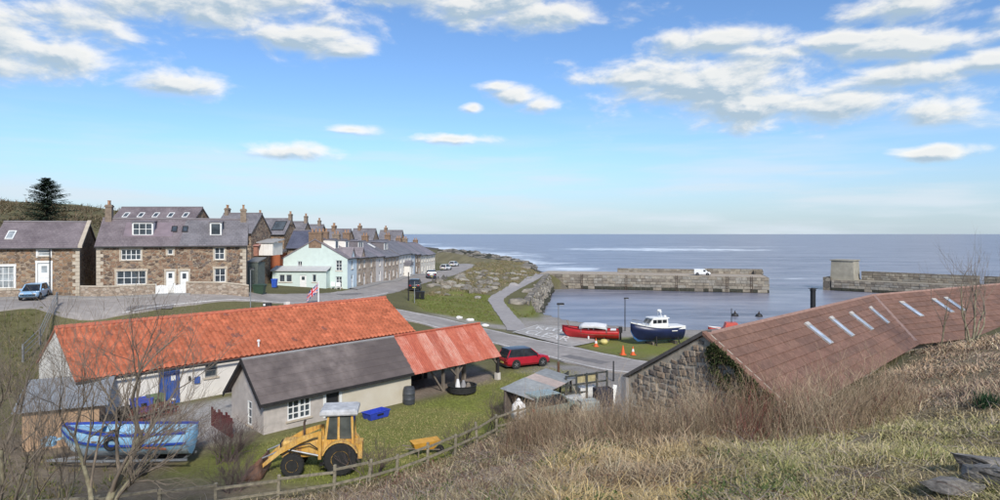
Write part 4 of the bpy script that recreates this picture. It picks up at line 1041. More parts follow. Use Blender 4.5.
mb = MB(); o = sf.op(188.2,190.2,376,380); mb.cbox(o[0], o[1], -.14, -.002, o[2], o[3], .02); mb.build('wall_lamp', dark_metal, store)
# pantiles: every tile a raised S profile in stepped courses
def pantile_slope(parent, W, y0, z0, y1, z1, tw, name, seed):
    L = math.hypot(y1-y0, z1-z0); nc = int(L/.38); nt_ = int(W/tw); k = 6
    xs = np.linspace(0, W, nt_*k+1); ph = (xs/W*nt_) % 1.0
    prof = .045*np.sin(2*np.pi*ph)+.018*np.sin(4*np.pi*ph+.6)
    n = np.array([0, -(z1-z0), y1-y0])/L; d = np.array([0, y1-y0, z1-z0])/L
    V, Q, C = [], [], []; rng = np.random.default_rng(seed); cnt = 0; w = len(xs)
    tint = rng.normal(0, 1, (nc, nt_))
    for j in range(nc):
        for e, (t, up) in enumerate(((j/nc, .075), ((j+1)/nc, .012))):
            p = np.zeros((w, 3)); p[:, 0] = xs
            off = prof+up; p += d*(t*L)+off[:, None]*n+np.array([0, y0, z0]); V.append(p)
            ti = np.minimum((np.arange(w)//k), nt_-1); q = tint[j, ti]
            base = np.array([.52,.165,.09])[None]*(1+.13*q[:, None])
            base = np.where((q < -2.15)[:, None], np.array([.3,.12,.09])[None], base); C.append(base)
        a = np.arange(w-1)+cnt; Q.append(np.stack([a, a+1, a+1+w, a+w], 1))
        if j+1 < nc: Q.append(np.stack([a+w, a+1+w, a+1+2*w, a+2*w], 1))
        cnt += 2*w
    o = np_mesh(name, np.concatenate(V), np.concatenate(Q), np.concatenate(C), tile_attr, parent); o['kind'] = 'stuff'; return o
rs = (SHr-SHe)/(SD/2)
mb = MB(); mb.prism([(-.22, SHe-rs*.22), (SD/2, SHr), (SD+.25, SHe-rs*.25), (SD+.25, SHe-rs*.25+.08), (SD/2, SHr+.09), (-.22, SHe-rs*.22+.05)], 'x', -.1, SW+.1)
rf = mb.build('roof', mat('orange_tile_body', (.5,.14,.07), .85, .15, 2), store)
o = pantile_slope(rf, SW+.24, -.28, SHe-rs*.28+.07, SD/2, SHr+.1, .35, 'pantiles', 5); o.location.x = -.12
mb = MB()
for k in range(54):
    a = -.1+(SW+.2)*k/54; mb.tube([(a+.01, SD/2, SHr+.1), (a+(SW+.2)/54+.03, SD/2, SHr+.115)], [.15, .165], 8)
mb.build('ridge_tiles', mat('ridge_tile', (.48,.14,.08), .85, .25, 2), rf, kind='stuff')
mb = MB(); mb.tube([(-.1, -.38, SHe-.2), (SW+.1, -.38, SHe-.26)], .065, 8); mb.build('gutter', mat('black_plastic', (.02,.02,.022), .45, .2, 3), rf)
mb = MB(); xv = sf.x(264)-.2; mb.lathe([(.06,0),(.06,.35),(.11,.37),(.1,.46),(0,.5)], 8, (xv, .35, SHe+.3)); mb.build('vent_pipe', white_w, rf)
mb = MB(); mb.box(SW*.62, SW*.62+.35, SD/2+.3, SD/2+.6, SHr-.3, SHr+.42); mb.build('vent_block', render_w, rf)

# grey shed
GO = Vector((-12.75, 35.05, 3.0)); GW, GD, GHe, GHr = 10.35, 3.6, 2.12, 3.95
gf = Face(GO, YU)
rough_g = mat('grey_roughcast', (.5,.45,.41), .95, .18, 2.5, .5, big=.7)
flake_c = mat('flaking_cream', (.7,.64,.52), .92, .12, 1.1, .3, col2=(.48,.41,.29), big=.75)
g_ops = [gf.op(287.5,310.5,393,418.5,'window',4,4), gf.op(326,339,389,416,'door',1,1)]
gshed = thing('grey_shed', 'low grey roughcast shed with felted roof and white casement window', 'shed', GO, Y_RZ)
mb = MB(); panel(mb, (0,0,-.8), (1,0,0), GW, GHe+.8, [(o[0], o[1], o[2]+.8, o[3]+.8) for o in g_ops], (0,1,0))
gy = GD-1.6; g_side = [(GD-1.75, GD-1.25, .4, 1.75)]
panel(mb, (0,GD,-.8), (0,-1,0), GD, GHe+.8, [(o[0], o[1], o[2]+.8, o[3]+.8) for o in g_side], (1,0,0)); mb.add([(0,GD,GHe),(0,0,GHe),(0,GD/2,GHr)], [(0,1,2)])
mb.add([(GW,0,-.8),(GW,GD,-.8),(GW,GD,GHe),(GW,GD/2,GHr),(GW,0,GHe)], [(0,1,2,3,4)]); mb.quad((0,GD,-.8),(0,GD,GHe),(GW,GD,GHe),(GW,GD,-.8)); mb.build('wall', rough_g, gshed, recalc=False)
fill_opening(gshed, (0,0,0), (1,0,0), (0,1,0), g_ops[0], 'window', 4, 4, depth=.09)
xm = (g_ops[0][0]+g_ops[0][1])/2; mb = MB(); mb.box(xm-.06, xm+.06, -.03, .03, g_ops[0][2], g_ops[0][3]); mb.build('mullion', white_w, gshed)
fill_opening(gshed, (0,GD,0), (0,-1,0), (1,0,0), g_side[0], 'window', 1, 3, depth=.09)
x0, x1, z0, z1 = g_ops[1][:4]; mb = MB(); mb.box(x0-.2, x0, -.03, .1, z0, z1+.16); mb.box(x1, x1+.2, -.03, .1, z0, z1+.16); mb.box(x0, x1, -.03, .1, z1, z1+.16); fr = mb.build('door_frame', white_w, gshed)
mb = MB(); mb.box(x0, x1, .1, .16, z0, z1); mb.build('shaded_opening', mat('opening_shade', (.018,.018,.02), .7, .3, 3), fr)  # near-black slab painted in for the dark inside of the opening
xc = x1+.22; mb = MB(); mb.box(xc, GW+.02, -.03, .05, -.8, GHe-.05); mb.build('cream_render', flake_c, gshed)
felt = mat('shed_roof_felt', (.14,.112,.107), .9, .3, 1.3, .5, col2=(.23,.19,.175), big=.9)
mb = MB(); rs = (GHr-GHe)/(GD/2); mb.prism([(-.3, GHe-rs*.3), (GD/2, GHr), (GD+.3, GHe-rs*.3), (GD+.3, GHe-rs*.3+.1), (GD/2, GHr+.11), (-.3, GHe-rs*.3+.1)], 'x', -.32, GW+.05)
gr = mb.build('roof', felt, gshed)
for k in range(1, 6):      # lapped felt courses
    y = -.3+(GD/2+.3)*k/6; z = GHe+rs*y+.1; mb = MB(); mb.loft([[(-.33, y-.01, z-.005), (GW+.06, y-.01, z-.005), (GW+.06, y+.33, z+.33*rs+.004), (-.33, y+.33, z+.33*rs+.004)], [(-.33, y-.01, z+.018), (GW+.06, y-.01, z+.018), (GW+.06, y+.33, z+.33*rs+.008), (-.33, y+.33, z+.33*rs+.008)]]); mb.build('felt_course', felt, gr)
mb = MB(); mb.tube([(-.33, GD/2, GHr+.1), (GW+.05, GD/2, GHr+.1)], .08, 6); mb.build('ridge_roll', mat('grey_cement', (.3,.29,.29), .9, .15, 3), gr)
black_t = mat('black_timber', (.022,.02,.02), .8, .3, 4)
mb = MB()
for sgn, (ya, yb) in ((0, (-.34, GD/2)), (1, (GD/2, GD+.34))):
    za, zb = (GHe+rs*ya, GHr) if sgn == 0 else (GHr, GHe-rs*.34)
    mb.loft([[(x, ya, za-.12), (x, yb, zb-.12), (x, yb, zb+.13), (x, ya, za+.13)] for x in (-.39, -.33)])
mb.build('bargeboard', black_t, gr)
mb = MB(); mb.box(-.33, GW+.05, -.36, -.302, GHe-rs*.3-.08, GHe-rs*.3+.09); mb.build('fascia', black_t, gr)
# burgundy planked pen beside the gable
pen = thing('planked_pen', 'burgundy planked pen leaning against the gable of the grey shed', 'fence', GO+YU*-1.4+YN*.6, Y_RZ)
burg = mat('burgundy_planks', (.12,.03,.03), .8, .3, 3, .2)
for k in range(9):
    mb = MB(); mb.box(-.06, -.02, .28*k, .28*k+.2, 0, 1.25+.1*((k*7) % 3)); mb.build('plank', burg, pen)
for z in (.3, .95): mb = MB(); mb.box(-.019, .04, 0, 2.5, z, z+.1); mb.build('rail', burg, pen)

# carport with rusted corrugated sheets
cp = thing('carport', 'open timber carport with rusty red corrugated roof joined to the grey shed', 'carport', GO+YU*(GW+.08), Y_RZ)
CW = 8.45
def rust_mat(name, a, b_, c_):
    m, nt, b = new_mat(name); v = coords(nt, (1,1,1)); v2 = coords(nt, (5,.7,.7))
    n1 = noise(nt, v, 1.7, 6, .65); n2 = noise(nt, v2, 2.2, 5, .6); n3 = noise(nt, v, 7, 5)
    c = mixc(nt, maprange(nt, n1, .42, .6), a, b_); c = mixc(nt, maprange(nt, n2, .5, .66, 0, .85), c, c_); c = mixc(nt, maprange(nt, n3, .45, .75, 0, .5), c, tuple(x*.6 for x in a))
    nt.links.new(c, b.inputs['Base Color']); b.inputs['Roughness'].default_value = .75; MATS[name] = m; return m
sheets = [rust_mat('rust_sheet_a', (.44,.1,.055), (.5,.14,.08), (.33,.075,.045)), rust_mat('rust_sheet_b', (.5,.14,.085), (.56,.23,.165), (.4,.1,.06)), rust_mat('rust_sheet_c', (.36,.085,.05), (.44,.12,.07), (.5,.19,.13)), rust_mat('rust_sheet_d', (.56,.24,.17), (.5,.15,.095), (.6,.34,.27))]
order = [1, 0, 3, 2, 3, 0, 1, 0, 1]
ns_ = 9; sw = CW/ns_; rs = (GHr-GHe)/(GD/2)
for k in range(ns_):
    for side in (0, 1):
        mb = MB(); rows = []; nseg = 28
        for e, t in enumerate((0.0, .5, 1.0)):
            row = []
            for i in range(nseg+1):
                x = sw*k-.06+(sw+.1)*i/nseg; y = -.42+(GD/2+.42)*t; z = GHe+rs*y+.1+.02*math.sin(i/nseg*2*math.pi*7)+.012*(k % 2)+.015*math.sin(k*3.1+t*4)
                if side: y = GD-y
                row.append((x, y, z))
            rows.append(row)
        mb.loft(rows, cap=False, closed=False); o = mb.build('corrugated_sheet', sheets[order[k]] if not side else sheets[(k*2) % 4], cp)
        md = o.modifiers.new('thickness', 'SOLIDIFY'); md.thickness = .012
tim = mat('weathered_timber', (.2,.165,.13), .9, .35, 4, .4, stretch=(1,1,.25))
mb = MB(); mb.tube([(0, GD/2, GHr+.14), (CW, GD/2, GHr+.14)], .09, 6); mb.build('ridge_roll', sheets[0], cp)
for y in (-.2, .9, GD/2, GD-.9, GD+.1):
    z = GHe+rs*min(y, GD-y)-.05; mb = MB(); mb.box(.0, CW-.05, y-.06, y+.06, z-.14, z); mb.build('purlin', black_t, cp)
for x in (.1, 4.1, CW-.15):
    for side in (0, 1):
        mb = MB(); a = (x, -.2, GHe-.38) if not side else (x, GD+.2, GHe-.38); mb.bar(a, (x, GD/2, GHr-.18), .1, .16); mb.build('rafter', black_t, cp)
for x, y, z1, w, m_ in ((CW-.1, -.15, 1.9, .2, black_t), (4.1, -.1, 1.9, .2, tim), (CW-.1, GD, 1.95, .2, black_t), (4.1, GD, 1.95, .2, tim), (3.1, .25, 2.0, .17, tim), (5.9, 1.0, 2.6, .24, tim)):
    mb = MB(); mb.box(x-w/2, x+w/2, y-w/2, y+w/2, .45 if m_ is black_t else 0, z1); po = mb.build('post', m_, cp)
    if m_ is black_t: mb = MB(); mb.box(x-.16, x+.16, y-.16, y+.16, -.4, .55); mb.build('concrete_foot', mat('post_concrete', (.6,.56,.5), .9, .15, 3), po)
for a, b_ in (((CW-.1,-.12,1.25),(CW-.8,-.12,1.86)), ((4.1,-.1,1.0),(3.2,-.1,1.86)), ((4.1,-.1,1.05),(4.9,-.1,1.86)), ((3.1,.25,0),(1.8,.4,1.95)), ((5.9,1.0,.6),(5.2,.8,2.5))):
    mb = MB(); mb.bar(a, b_, .11); mb.build('brace', tim, cp)
for k in range(22):      # black boards added behind the open bays as the shade inside
    mb = MB(); mb.box(.21*k, .21*k+.2, GD-.05, GD-.01+.01*(k % 2), -.2, 2.1); mb.build('board', black_t, cp)
for k in range(13):
    mb = MB(); y = .1+.25*k; mb.box(.0, .04, y, y+.24, -.2, GHe+rs*min(y, GD-y-.3)-.05); mb.build('board', black_t, cp)

# brown lean-to at the foot of the bank
A, B = at(22, 456, 11), at(97, 447, 11); bu = (B-A).normalized(); lt = thing('lean_to', 'tan walled lean-to with grey corrugated roof behind the blue boat', 'shed', A, math.atan2(bu.y, bu.x))
LW = (B-A).length+.1; tan_w = mat('tan_boards', (.4,.265,.165), .88, .15, 2, .15)
nb = 12
for k in range(nb):
    mb = MB(); mb.box(LW*k/nb+.005, LW*(k+1)/nb-.005, -.02+.012*(k % 2), .05, -.2, 2.2); mb.build('board', tan_w, lt)
mb = MB(); mb.box(.01, LW-.01, .051, 3, -.2, 2.15); mb.build('body', tan_w, lt)
corr = mat('grey_corrugated', (.33,.345,.36), .55, .18, 2, metal=.2)
for k in range(6):
    mb = MB(); rows = []
    for t in (0, 1):
        rows.append([(-.4+(LW+.8)*(k+i/20)/6+.02, -.35+3.6*t, 2.2+.95*t+.02*math.sin(i/20*2*math.pi*6)+.01*(k % 2)) for i in range(21)])
    mb.loft(rows, cap=False, closed=False); o = mb.build('corrugated_sheet', corr, lt); md = o.modifiers.new('thickness', 'SOLIDIFY'); md.thickness = .012
for a, w, h in ((LW+.45, .5, 1.5),):
    mb = MB(); mb.box(a-.4, a+w-.4, .2, .6, -.1, h); mb.build('side_cupboard', black_t, lt)

# ------------------------------------------------------------------ smokehouse on the right
KA = Vector((10.26, 32.6, 8.95)); KB = Vector((30.9, 53.8, 8.92)); KC = Vector((54.0, 68.0, 8.9))
EL = Vector((7.25, 36.6, 6.0)); E0 = Vector((12.9, 29.1, 6.05)); E1 = Vector((30.2, 47.2, 6.0)); E2 = Vector((53.5, 60.5, 6.0))
BK = Vector((27.3, 57.8, 6.0)); BC = Vector((51.5, 73.0, 6.0))
def coplanar(p, a, b_, c):
    n_ = (b_-a).cross(c-a); p.z = a.z-((p.x-a.x)*n_.x+(p.y-a.y)*n_.y)/n_.z
coplanar(E1, E0, KB, KA); coplanar(E2, E1, KC, KB)
smo = thing('smokehouse', 'long stone smokehouse with brown red tiled roof and narrow rooflights', 'building')
sm_back = mat('gable_mortar', (.45,.395,.32), .95, .3, 3, .5, big=.7)
gu = (E0-EL); gu.z = 0; GL = gu.length; gu.normalize(); gn = Vector((gu.y, -gu.x, 0))     # gn points out of the gable
if gn.y > 0: gn = -gn
g0 = Vector((EL.x, EL.y, 0)); sA = (KA-EL).dot(gu); zf = 2.6
mb = MB(); q = [(0, zf), (GL, zf), (GL, E0.z), (sA, KA.z), (0, EL.z)]
mb.loft([[g0+gu*a+Vector((0, 0, z)) for a, z in q], [g0+gu*a-gn*.5+Vector((0, 0, z)) for a, z in q]]); wall = mb.build('gable_wall', sm_back, smo)
stone_ms = [mat('gable_stone_%d' % i, c, .93, .3, 3, .7, big=.7) for i, c in enumerate([(.24,.19,.15),(.33,.265,.2),(.17,.14,.12),(.29,.215,.155),(.38,.31,.24),(.22,.185,.155)])]
st_me = []
rd = random.Random(31)
for i in range(12):
    mb = MB(); j = lambda k: rd.uniform(-k, k)
    r0 = [(-.5, .0, -.5), (.5, .0, -.5), (.5, .0, .5), (-.5, .0, .5)]
    r1 = [(x*(.92+j(.08)), -.6, z*(.9+j(.1))) for x, _, z in r0]; r2 = [(x*(.62+j(.16)), -1.0+j(.2), z*(.6+j(.16))) for x, _, z in r0]
    mb.loft([r0, r1, r2]); o = mb.build('stone', stone_ms[i % 6], None, True); st_me.append(o.data); bpy.data.objects.remove(o)
def roof_z(a): return EL.z+(KA.z-EL.z)*a/sA if a < sA else KA.z+(E0.z-KA.z)*(a-sA)/(GL-sA)
nst = 0; z = 3.7; g_rz = math.atan2(gu.y, gu.x)
while z < KA.z-.2 and nst < 300:
    h = rd.uniform(.24, .36); a = rd.uniform(-.2, .1)
    while a < GL:
        w = rd.uniform(.24, .66); c = a+w/2
        if .12 < a and a+w < GL-.1 and z+h < min(roof_z(a), roof_z(a+w))-.05 and nst < 300 and not (z < 4.6 and c > 6.5):
            o = bpy.data.objects.new('stone', st_me[rd.randrange(12)]); COL.objects.link(o); o.parent = wall
            o.location = g0+gu*c+gn*.0+Vector((0, 0, z+h/2+rd.uniform(-.08, .08))); o.rotation_euler = (0, rd.uniform(-.3, .3), g_rz)
            o.scale = (w*rd.uniform(.7, .98), rd.uniform(.03, .08), h*rd.uniform(.6, 1.08)); nst += 1
        a += w
    z += h*.93
# dark coping up the left verge and a concrete corner pillar
mb = MB(); a, b_ = EL+gn*.12, KA+gn*.12; mb.loft([[p-gn*.7-gu*.0, p+gn*.08, p+gn*.08+Vector((0,0,.2)), p-gn*.7+Vector((0,0,.2))] for p in (a-gu*.3-Vector((0,0,.2)), b_)]); mb.build('verge_coping', mat('dark_coping', (.1,.09,.085), .9, .25, 3, .3), smo)
mb = MB(); mb.box(-.35, .0, -.25, .25, 2.5, 5.95, M=Matrix.Translation(g0) @ Matrix.Rotation(g_rz, 4, 'Z')); mb.build('corner_pillar', mat('grey_cement', (.3,.29,.29)), smo)
# walls below the eaves
mb = MB()
for p, q_ in ((E0, E1), (E1, E2)):
    d = (q_-p).normalized(); n_ = Vector((-d.y, d.x, 0))*.35; mb.loft([[p+n_+Vector((0,0,k)), q_+n_+Vector((0,0,k)), q_+n_*2.3+Vector((0,0,k)), p+n_*2.3+Vector((0,0,k))] for k in (-3.5, .02)])
mb.build('eaves_wall', sm_back, smo)
mb = MB()
for p, q_ in ((EL, BK), (BK, BC)):
    d = (q_-p).normalized(); n_ = Vector((d.y, -d.x, 0))*.35; mb.loft([[p+n_+Vector((0,0,k)), q_+n_+Vector((0,0,k)), q_+n_*2.3+Vector((0,0,k)), p+n_*2.3+Vector((0,0,k))] for k in (-3.5, .02)])
mb.build('quay_wall', sm_back, smo)
roof_ms = [rust_mat('roof_tile_%d' % i, c, tuple(x*1.25+.01 for x in c), tuple(x*.75 for x in c)) for i, c in enumerate([(.18,.092,.06),(.2,.104,.07),(.162,.086,.058),(.19,.1,.066)])]
mb = MB()
for quad in ((E0, E1, KB, KA), (E1, E2, KC, KB), (KA, KB, BK, EL), (KB, KC, BC, BK)):
    n_ = (quad[1]-quad[0]).cross(quad[3]-quad[0]).normalized(); n_ = n_ if n_.z > 0 else -n_
    mb.loft([[p-n_*.06 for p in quad], [p+n_*.0 for p in quad]])
rf = mb.build('roof', roof_ms[0], smo)
def tile_patch(quad, rows, cols, seed, ov=.25):
    rd = random.Random(seed); a, b_, c, d = quad; n_ = (b_-a).cross(d-a).normalized(); n_ = n_ if n_.z > 0 else -n_
    def P(u, v): return (a.lerp(b_, u)).lerp(d.lerp(c, u), v)
    for r in range(rows):
        for k in range(cols):
            u0, u1, v0, v1 = k/cols+.0002, (k+1)/cols-.0002, r/rows-.012, (r+1)/rows
            if r == 0: v0 = -.06
            l, h = rd.uniform(.045, .055), rd.uniform(.005, .012)
            lo = [P(u0, v0), P(u1, v0), P(u1, v1), P(u0, v1)]
            mb = MB(); mb.loft([[lo[0]+n_*(l-.03), lo[1]+n_*(l-.03), lo[2]+n_*.001, lo[3]+n_*.001], [lo[0]+n_*l, lo[1]+n_*l, lo[2]+n_*h, lo[3]+n_*h]])
            mb.build('roof_tile', roof_ms[rd.randrange(4)], rf)
tile_patch((E0, E1, KB, KA), 9, 17, 1); tile_patch((E1, E2, KC, KB), 9, 14, 2)
mb = MB(); mb.tube([KA-Vector((0,0,.0)), KB, KC], .12, 8); mb.build('ridge', mat('ridge_red', (.33,.2,.16), .85, .2, 3), rf)
mb = MB(); mb.bar(KB+Vector((0,0,.06)), E1+Vector((0,0,.06)), .22, .06); mb.build('hip_flashing', mat('pale_flashing', (.3,.2,.17), .8, .2, 3), rf)
mb = MB()
for p, q_ in ((E0, E1), (E1, E2)): mb.bar(p-Vector((0,0,.05)), q_-Vector((0,0,.05)), .14, .1)
mb.build('gutter', dark_metal, rf)
mb = MB(); a, b_ = E0+gn*.06, KA+gn*.06; mb.loft([[p-gn*.22, p+gn*.14, p+gn*.14+Vector((0,0,.17)), p-gn*.22+Vector((0,0,.17))] for p in (a, b_)]); mb.build('verge_tiles', roof_ms[1], rf)
lt_g = glass_mat('rooflight_glass', (.27,.31,.37), .15)
def on_plane(px, py, quad):
    n_ = (quad[1]-quad[0]).cross(quad[3]-quad[0]); ray = Vector(((px-MIDX)/FPX, 1, -(py-HORY)/FPX)); c = Vector((0, 0, CAMZ))
    return c+ray*((quad[0]-c).dot(n_)/ray.dot(n_))
for quad, ls in (((E0, E1, KB, KA), ((808,326,831,344.5),(832,320,852.5,337),(852,315,872,330.5),(871,309.5,888,324))), ((E1, E2, KC, KB), ((902.5,304,921.5,317),(934.5,301,952,313),(946.5,299.5,964,311.5)))):
    n_ = (quad[1]-quad[0]).cross(quad[3]-quad[0]).normalized(); n_ = n_ if n_.z > 0 else -n_; u = (quad[1]-quad[0]).normalized()
    for x0, y0, x1, y1 in ls:
        t, b2 = on_plane(x0, y0, quad), on_plane(x1, y1, quad); w = .32
        def ring(i, k): 
            e = (b2-t).normalized()*i; return [t+e-u*(w-i)+n_*k, t+e+u*(w-i)+n_*k, b2-e+u*(w-i)+n_*k, b2-e-u*(w-i)+n_*k]
        mb = MB(); mb.loft([ring(0, .0), ring(0, .13), ring(.07, .13), ring(.07, .08)], cap=False); f = mb.build('rooflight', mat('grey_rooflight_frame', (.42,.41,.4), .6, .15, 3), rf)
        mb = MB(); mb.loft([ring(.065, .02), ring(.065, .1)]); mb.build('pane', lt_g, f)
        mb = MB(); e = (b2-t).normalized(); mb.loft([[t-e*.22-u*w+n_*k, t-e*.22+u*w+n_*k, t+u*w+n_*k, t-u*w+n_*k] for k in (.02, .15)]); mb.build('hood', mat('pale_lead', (.5,.47,.43), .7, .1, 3), f)

# ------------------------------------------------------------------ vehicles
def paint(name, c, rough=.25):
    if name in MATS: return MATS[name]
    m, nt, b = new_mat(name); v = coords(nt)
    nt.links.new(mixc(nt, maprange(nt, noise(nt, v, 2.5, 4), .3, .7), tuple(x*.85 for x in c), c), b.inputs['Base Color'])
    b.inputs['Roughness'].default_value = rough; b.inputs['Coat Weight'].default_value = .4; b.inputs['Coat Roughness'].default_value = .1
    MATS[name] = m; return m
tyre_m = mat('tyre_rubber', (.02,.02,.02), .85, .3, 6, .2)
rim_m = mat('alloy_rim', (.4,.4,.41), .35, .1, 6, metal=.7)
car_glass = glass_mat('car_glass', (.015,.018,.022), .05)
black_pl = mat('black_trim', (.02,.02,.021), .6, .2, 4)
lamp_r = mat('red_lamp', (.35,.02,.02), .3, .2, 6); lamp_w = mat('clear_lamp', (.7,.7,.7), .2, .1, 6)
def wheel(parent, x, y, r, w, n=18):
    mb = MB(); s = 1 if y > 0 else -1
    mb.lathe([(r*.62, -w/2), (r*.93, -w/2), (r, -w*.32), (r, w*.32), (r*.93, w/2), (r*.62, w/2)], n, (x, y, r), 'y'); t = mb.build('wheel', tyre_m, parent, True)
    mb = MB(); mb.lathe([(0, -w*.3), (r*.64, -w*.42), (r*.64, w*.42), (0, w*.3)], n, (x, y, r), 'y')
    for k in range(5):
        a = k*1.2566; mb.box(-.03, .03, -.02, .02, 0, r*.6, M=Matrix.Translation((x, y+s*w*.44, r)) @ Matrix.Rotation(a, 4, 'Y'))
    mb.build('rim', rim_m, t)
def car(label, loc, rz, pm, L=4.4, W=1.85, H=1.62, group=None, roof=None, style='suv', name='parked_car'):
    """nose toward local +x, wheels on z=0"""
    root = thing(name, label, 'car', loc, rz, group); hw = W/2; zb = .24
    belt = H*.6
    prof = {'suv': [(-.5,.42,.75,.9),(-.485,.28,.92,.97),(-.42,.22,1.0,1.0),(-.2,.2,1.0,1.0),(.1,.2,.99,1.0),(.2,.2,.97,1.0),(.36,.2,.93,.98),(.45,.22,.86,.94),(.49,.28,.7,.84),(.5,.4,.6,.76)],
            'hatch': [(-.5,.42,.75,.9),(-.485,.28,.94,.97),(-.42,.22,1.0,1.0),(-.2,.2,1.0,1.0),(.1,.2,.98,1.0),(.2,.2,.95,1.0),(.36,.2,.86,.97),(.45,.22,.76,.93),(.49,.28,.65,.83),(.5,.4,.56,.74)],
            'van': [(-.5,.42,.95,.95),(-.485,.28,1.0,.98),(-.42,.22,1.0,1.0),(-.2,.2,1.0,1.0),(.1,.2,1.0,1.0),(.25,.2,1.0,1.0),(.36,.2,.92,.98),(.45,.22,.84,.94),(.49,.28,.72,.85),(.5,.4,.6,.76)]}[style]
    rings = []
    for t, z0, zt_, wf in prof:
        x = t*L; z1 = belt*zt_; w = hw*wf
        rings.append([(x, -w*.86, z0), (x, w*.86, z0), (x, w, z0+.16), (x, w*1.0, z1*.72), (x, w*.95, z1*.94), (x, w*.86, z1), (x, -w*.86, z1), (x, -w*.95, z1*.94), (x, -w*1.0, z1*.72), (x, -w, z0+.16)])
    mb = MB(); mb.loft(rings); mb.build('body', pm, root, True)
    g = {'suv': [(-.49,.9,.0,.0),(-.40,.9,1,.76),(-.1,.92,1,.8),(.06,.92,.97,.78),(.26,.88,.0,.0)], 'hatch': [(-.47,.9,0,0),(-.36,.9,1,.74),(-.1,.92,1,.78),(.06,.92,.96,.75),(.27,.86,0,0)], 'van': [(-.495,.95,.0,.0),(-.48,.95,1,.86),(-.1,.95,1,.88),(.16,.94,.99,.86),(.33,.9,.0,.0)]}[style]
    rings = []
    for t, wb, zf, wt in g:
        x = t*L; z1 = belt*.97+(H-.04-belt*.97)*zf; wt_ = hw*(wt if zf else wb*.92)
        rings.append([(x, -hw*wb, belt*.93), (x, hw*wb, belt*.93), (x, wt_, max(z1, belt*.97)), (x, -wt_, max(z1, belt*.97))])
    mb = MB(); mb.loft(rings); mb.build('windows', car_glass if style != 'van' else pm, root, True)
    rp = roof or pm; mb = MB(); rr = []
    for t, wb, zf, wt in g[1:-1]:
        x = t*L; z1 = belt*.97+(H-.04-belt*.97)*zf; w = hw*wt*1.02; rr.append([(x, -w, z1-.07), (x, w, z1-.07), (x, w*.96, z1+.02), (x, w*.5, z1+.045), (x, -w*.5, z1+.045), (x, -w*.96, z1+.02)])
    a = rr[0]; rr.insert(0, [(p[0]-.12, p[1], p[2]-.01) for p in a]); mb.loft(rr); mb.build('roof', rp, root, True)
    if style != 'van':
        for s in (-1, 1):
            for t, t2 in ((.26,.06), (-.12,-.1), (-.49,-.4)):
                i2 = {.06: 3, -.1: 2, -.4: 1}[t2]; wt = g[i2][3]; zt_ = belt*.97+(H-.04-belt*.97)*g[i2][2]
                mb = MB(); mb.bar((t*L, s*hw*.9, belt*.93), (g[i2][0]*L, s*hw*wt, zt_), .09, .05); mb.build('pillar', pm if t != -.12 else black_pl, root)
    else:
        for s in (-1, 1): mb = MB(); mb.box(.06*L, .2*L, s*hw*.9-.03, s*hw*.9+.03, belt, H*.86); mb.build('side_window', car_glass, root)
        mb = MB(); mb.loft([[(.17*L, -hw*.78, H*.9), (.17*L, hw*.78, H*.9), (.315*L, hw*.84, belt*1.04), (.315*L, -hw*.84, belt*1.04)], [(.19*L, -hw*.78, H*.92), (.19*L, hw*.78, H*.92), (.335*L, hw*.84, belt*1.06), (.335*L, -hw*.84, belt*1.06)]]); mb.build('windscreen', car_glass, root)
    r = .34 if style != 'hatch' else .31
    for x in (-.30, .31):
        for s in (-1, 1):
            mb = MB(); mb.lathe([(0, -.02), (r*1.18, -.02), (r*1.18, .02), (0, .02)], 16, (x*L, s*hw*.985, r+.01), 'y'); mb.build('wheel_arch', black_pl, root)
            wheel(root, x*L, s*(hw-.08), r, .21)
    for s in (-1, 1):
        mb = MB(); mb.cbox(-L*.5-.01, -L*.47, s*hw*.66-.16, s*hw*.66+.16, belt*.72, belt*.9, .02); mb.build('tail_light', lamp_r, root)
        mb = MB(); mb.cbox(L*.465, L*.497, s*hw*.6-.17, s*hw*.6+.17, belt*.58, belt*.74, .02); mb.build('headlight', lamp_w, root)
        mb = MB(); mb.cbox(.17*L, .2*L, s*hw*1.08-.08, s*hw*1.08+.08, belt*.98, belt*1.12, .02); mb.build('wing_mirror', pm, root)
    mb = MB(); mb.box(-L*.505, -L*.49, -.26, .26, belt*.45, belt*.57); mb.build('number_plate', mat('plate_yellow', (.6,.5,.12), .6, .1, 5), root)
    mb = MB(); mb.cbox(-L*.5, L*.5, -hw*.84, hw*.84, .19, .32, .03); mb.build('sill_trim', black_pl, root)
    return root
def gpt(px, py, h): 
    p = at(px, py, h); p.z = zt(p.x, p.y); return p
p = gpt(524, 366, 11); p.z += .02
car('shiny red sports utility car with a dark roof parked by the carport', p, R(28), paint('car_red', (.42,.015,.03)), 4.15, 1.82, 1.58, roof=paint('car_dark_roof', (.02,.025,.05), .45))
for lb, px, py, h, rz, pm, st, L, W, H in (
        ('dark four wheel drive car parked nearest on the seaward side of the street', 415, 289.5, 8.9, R(94), paint('car_black', (.02,.022,.028)), 'suv', 4.5, 1.9, 1.8),
        ('dark blue estate car parked behind the dark four wheel drive', 431, 279.5, 9.3, R(100), paint('car_navy', (.05,.06,.09)), 'suv', 4.5, 1.9, 1.65),
        ('white car parked on the street nearer of the two by the gardens', 446, 270, 9.6, R(70), paint('car_white', (.78,.78,.78)), 'hatch', 4.2, 1.8, 1.5),
        ('white car parked farthest along the terrace street', 454, 266.5, 9.65, R(72), paint('car_white', (.78,.78,.78)), 'hatch', 4.2, 1.8, 1.5)):
    p = gpt(px, py, h); p.z += .1; car(lb, p, rz, pm, L, W, H, 'cars parked along the terrace', None, st)
p = C_O+C_U*px2m(43)+Vector((C_U.y, -C_U.x, 0))*2.6; p.z = zt(p.x, p.y)+.1
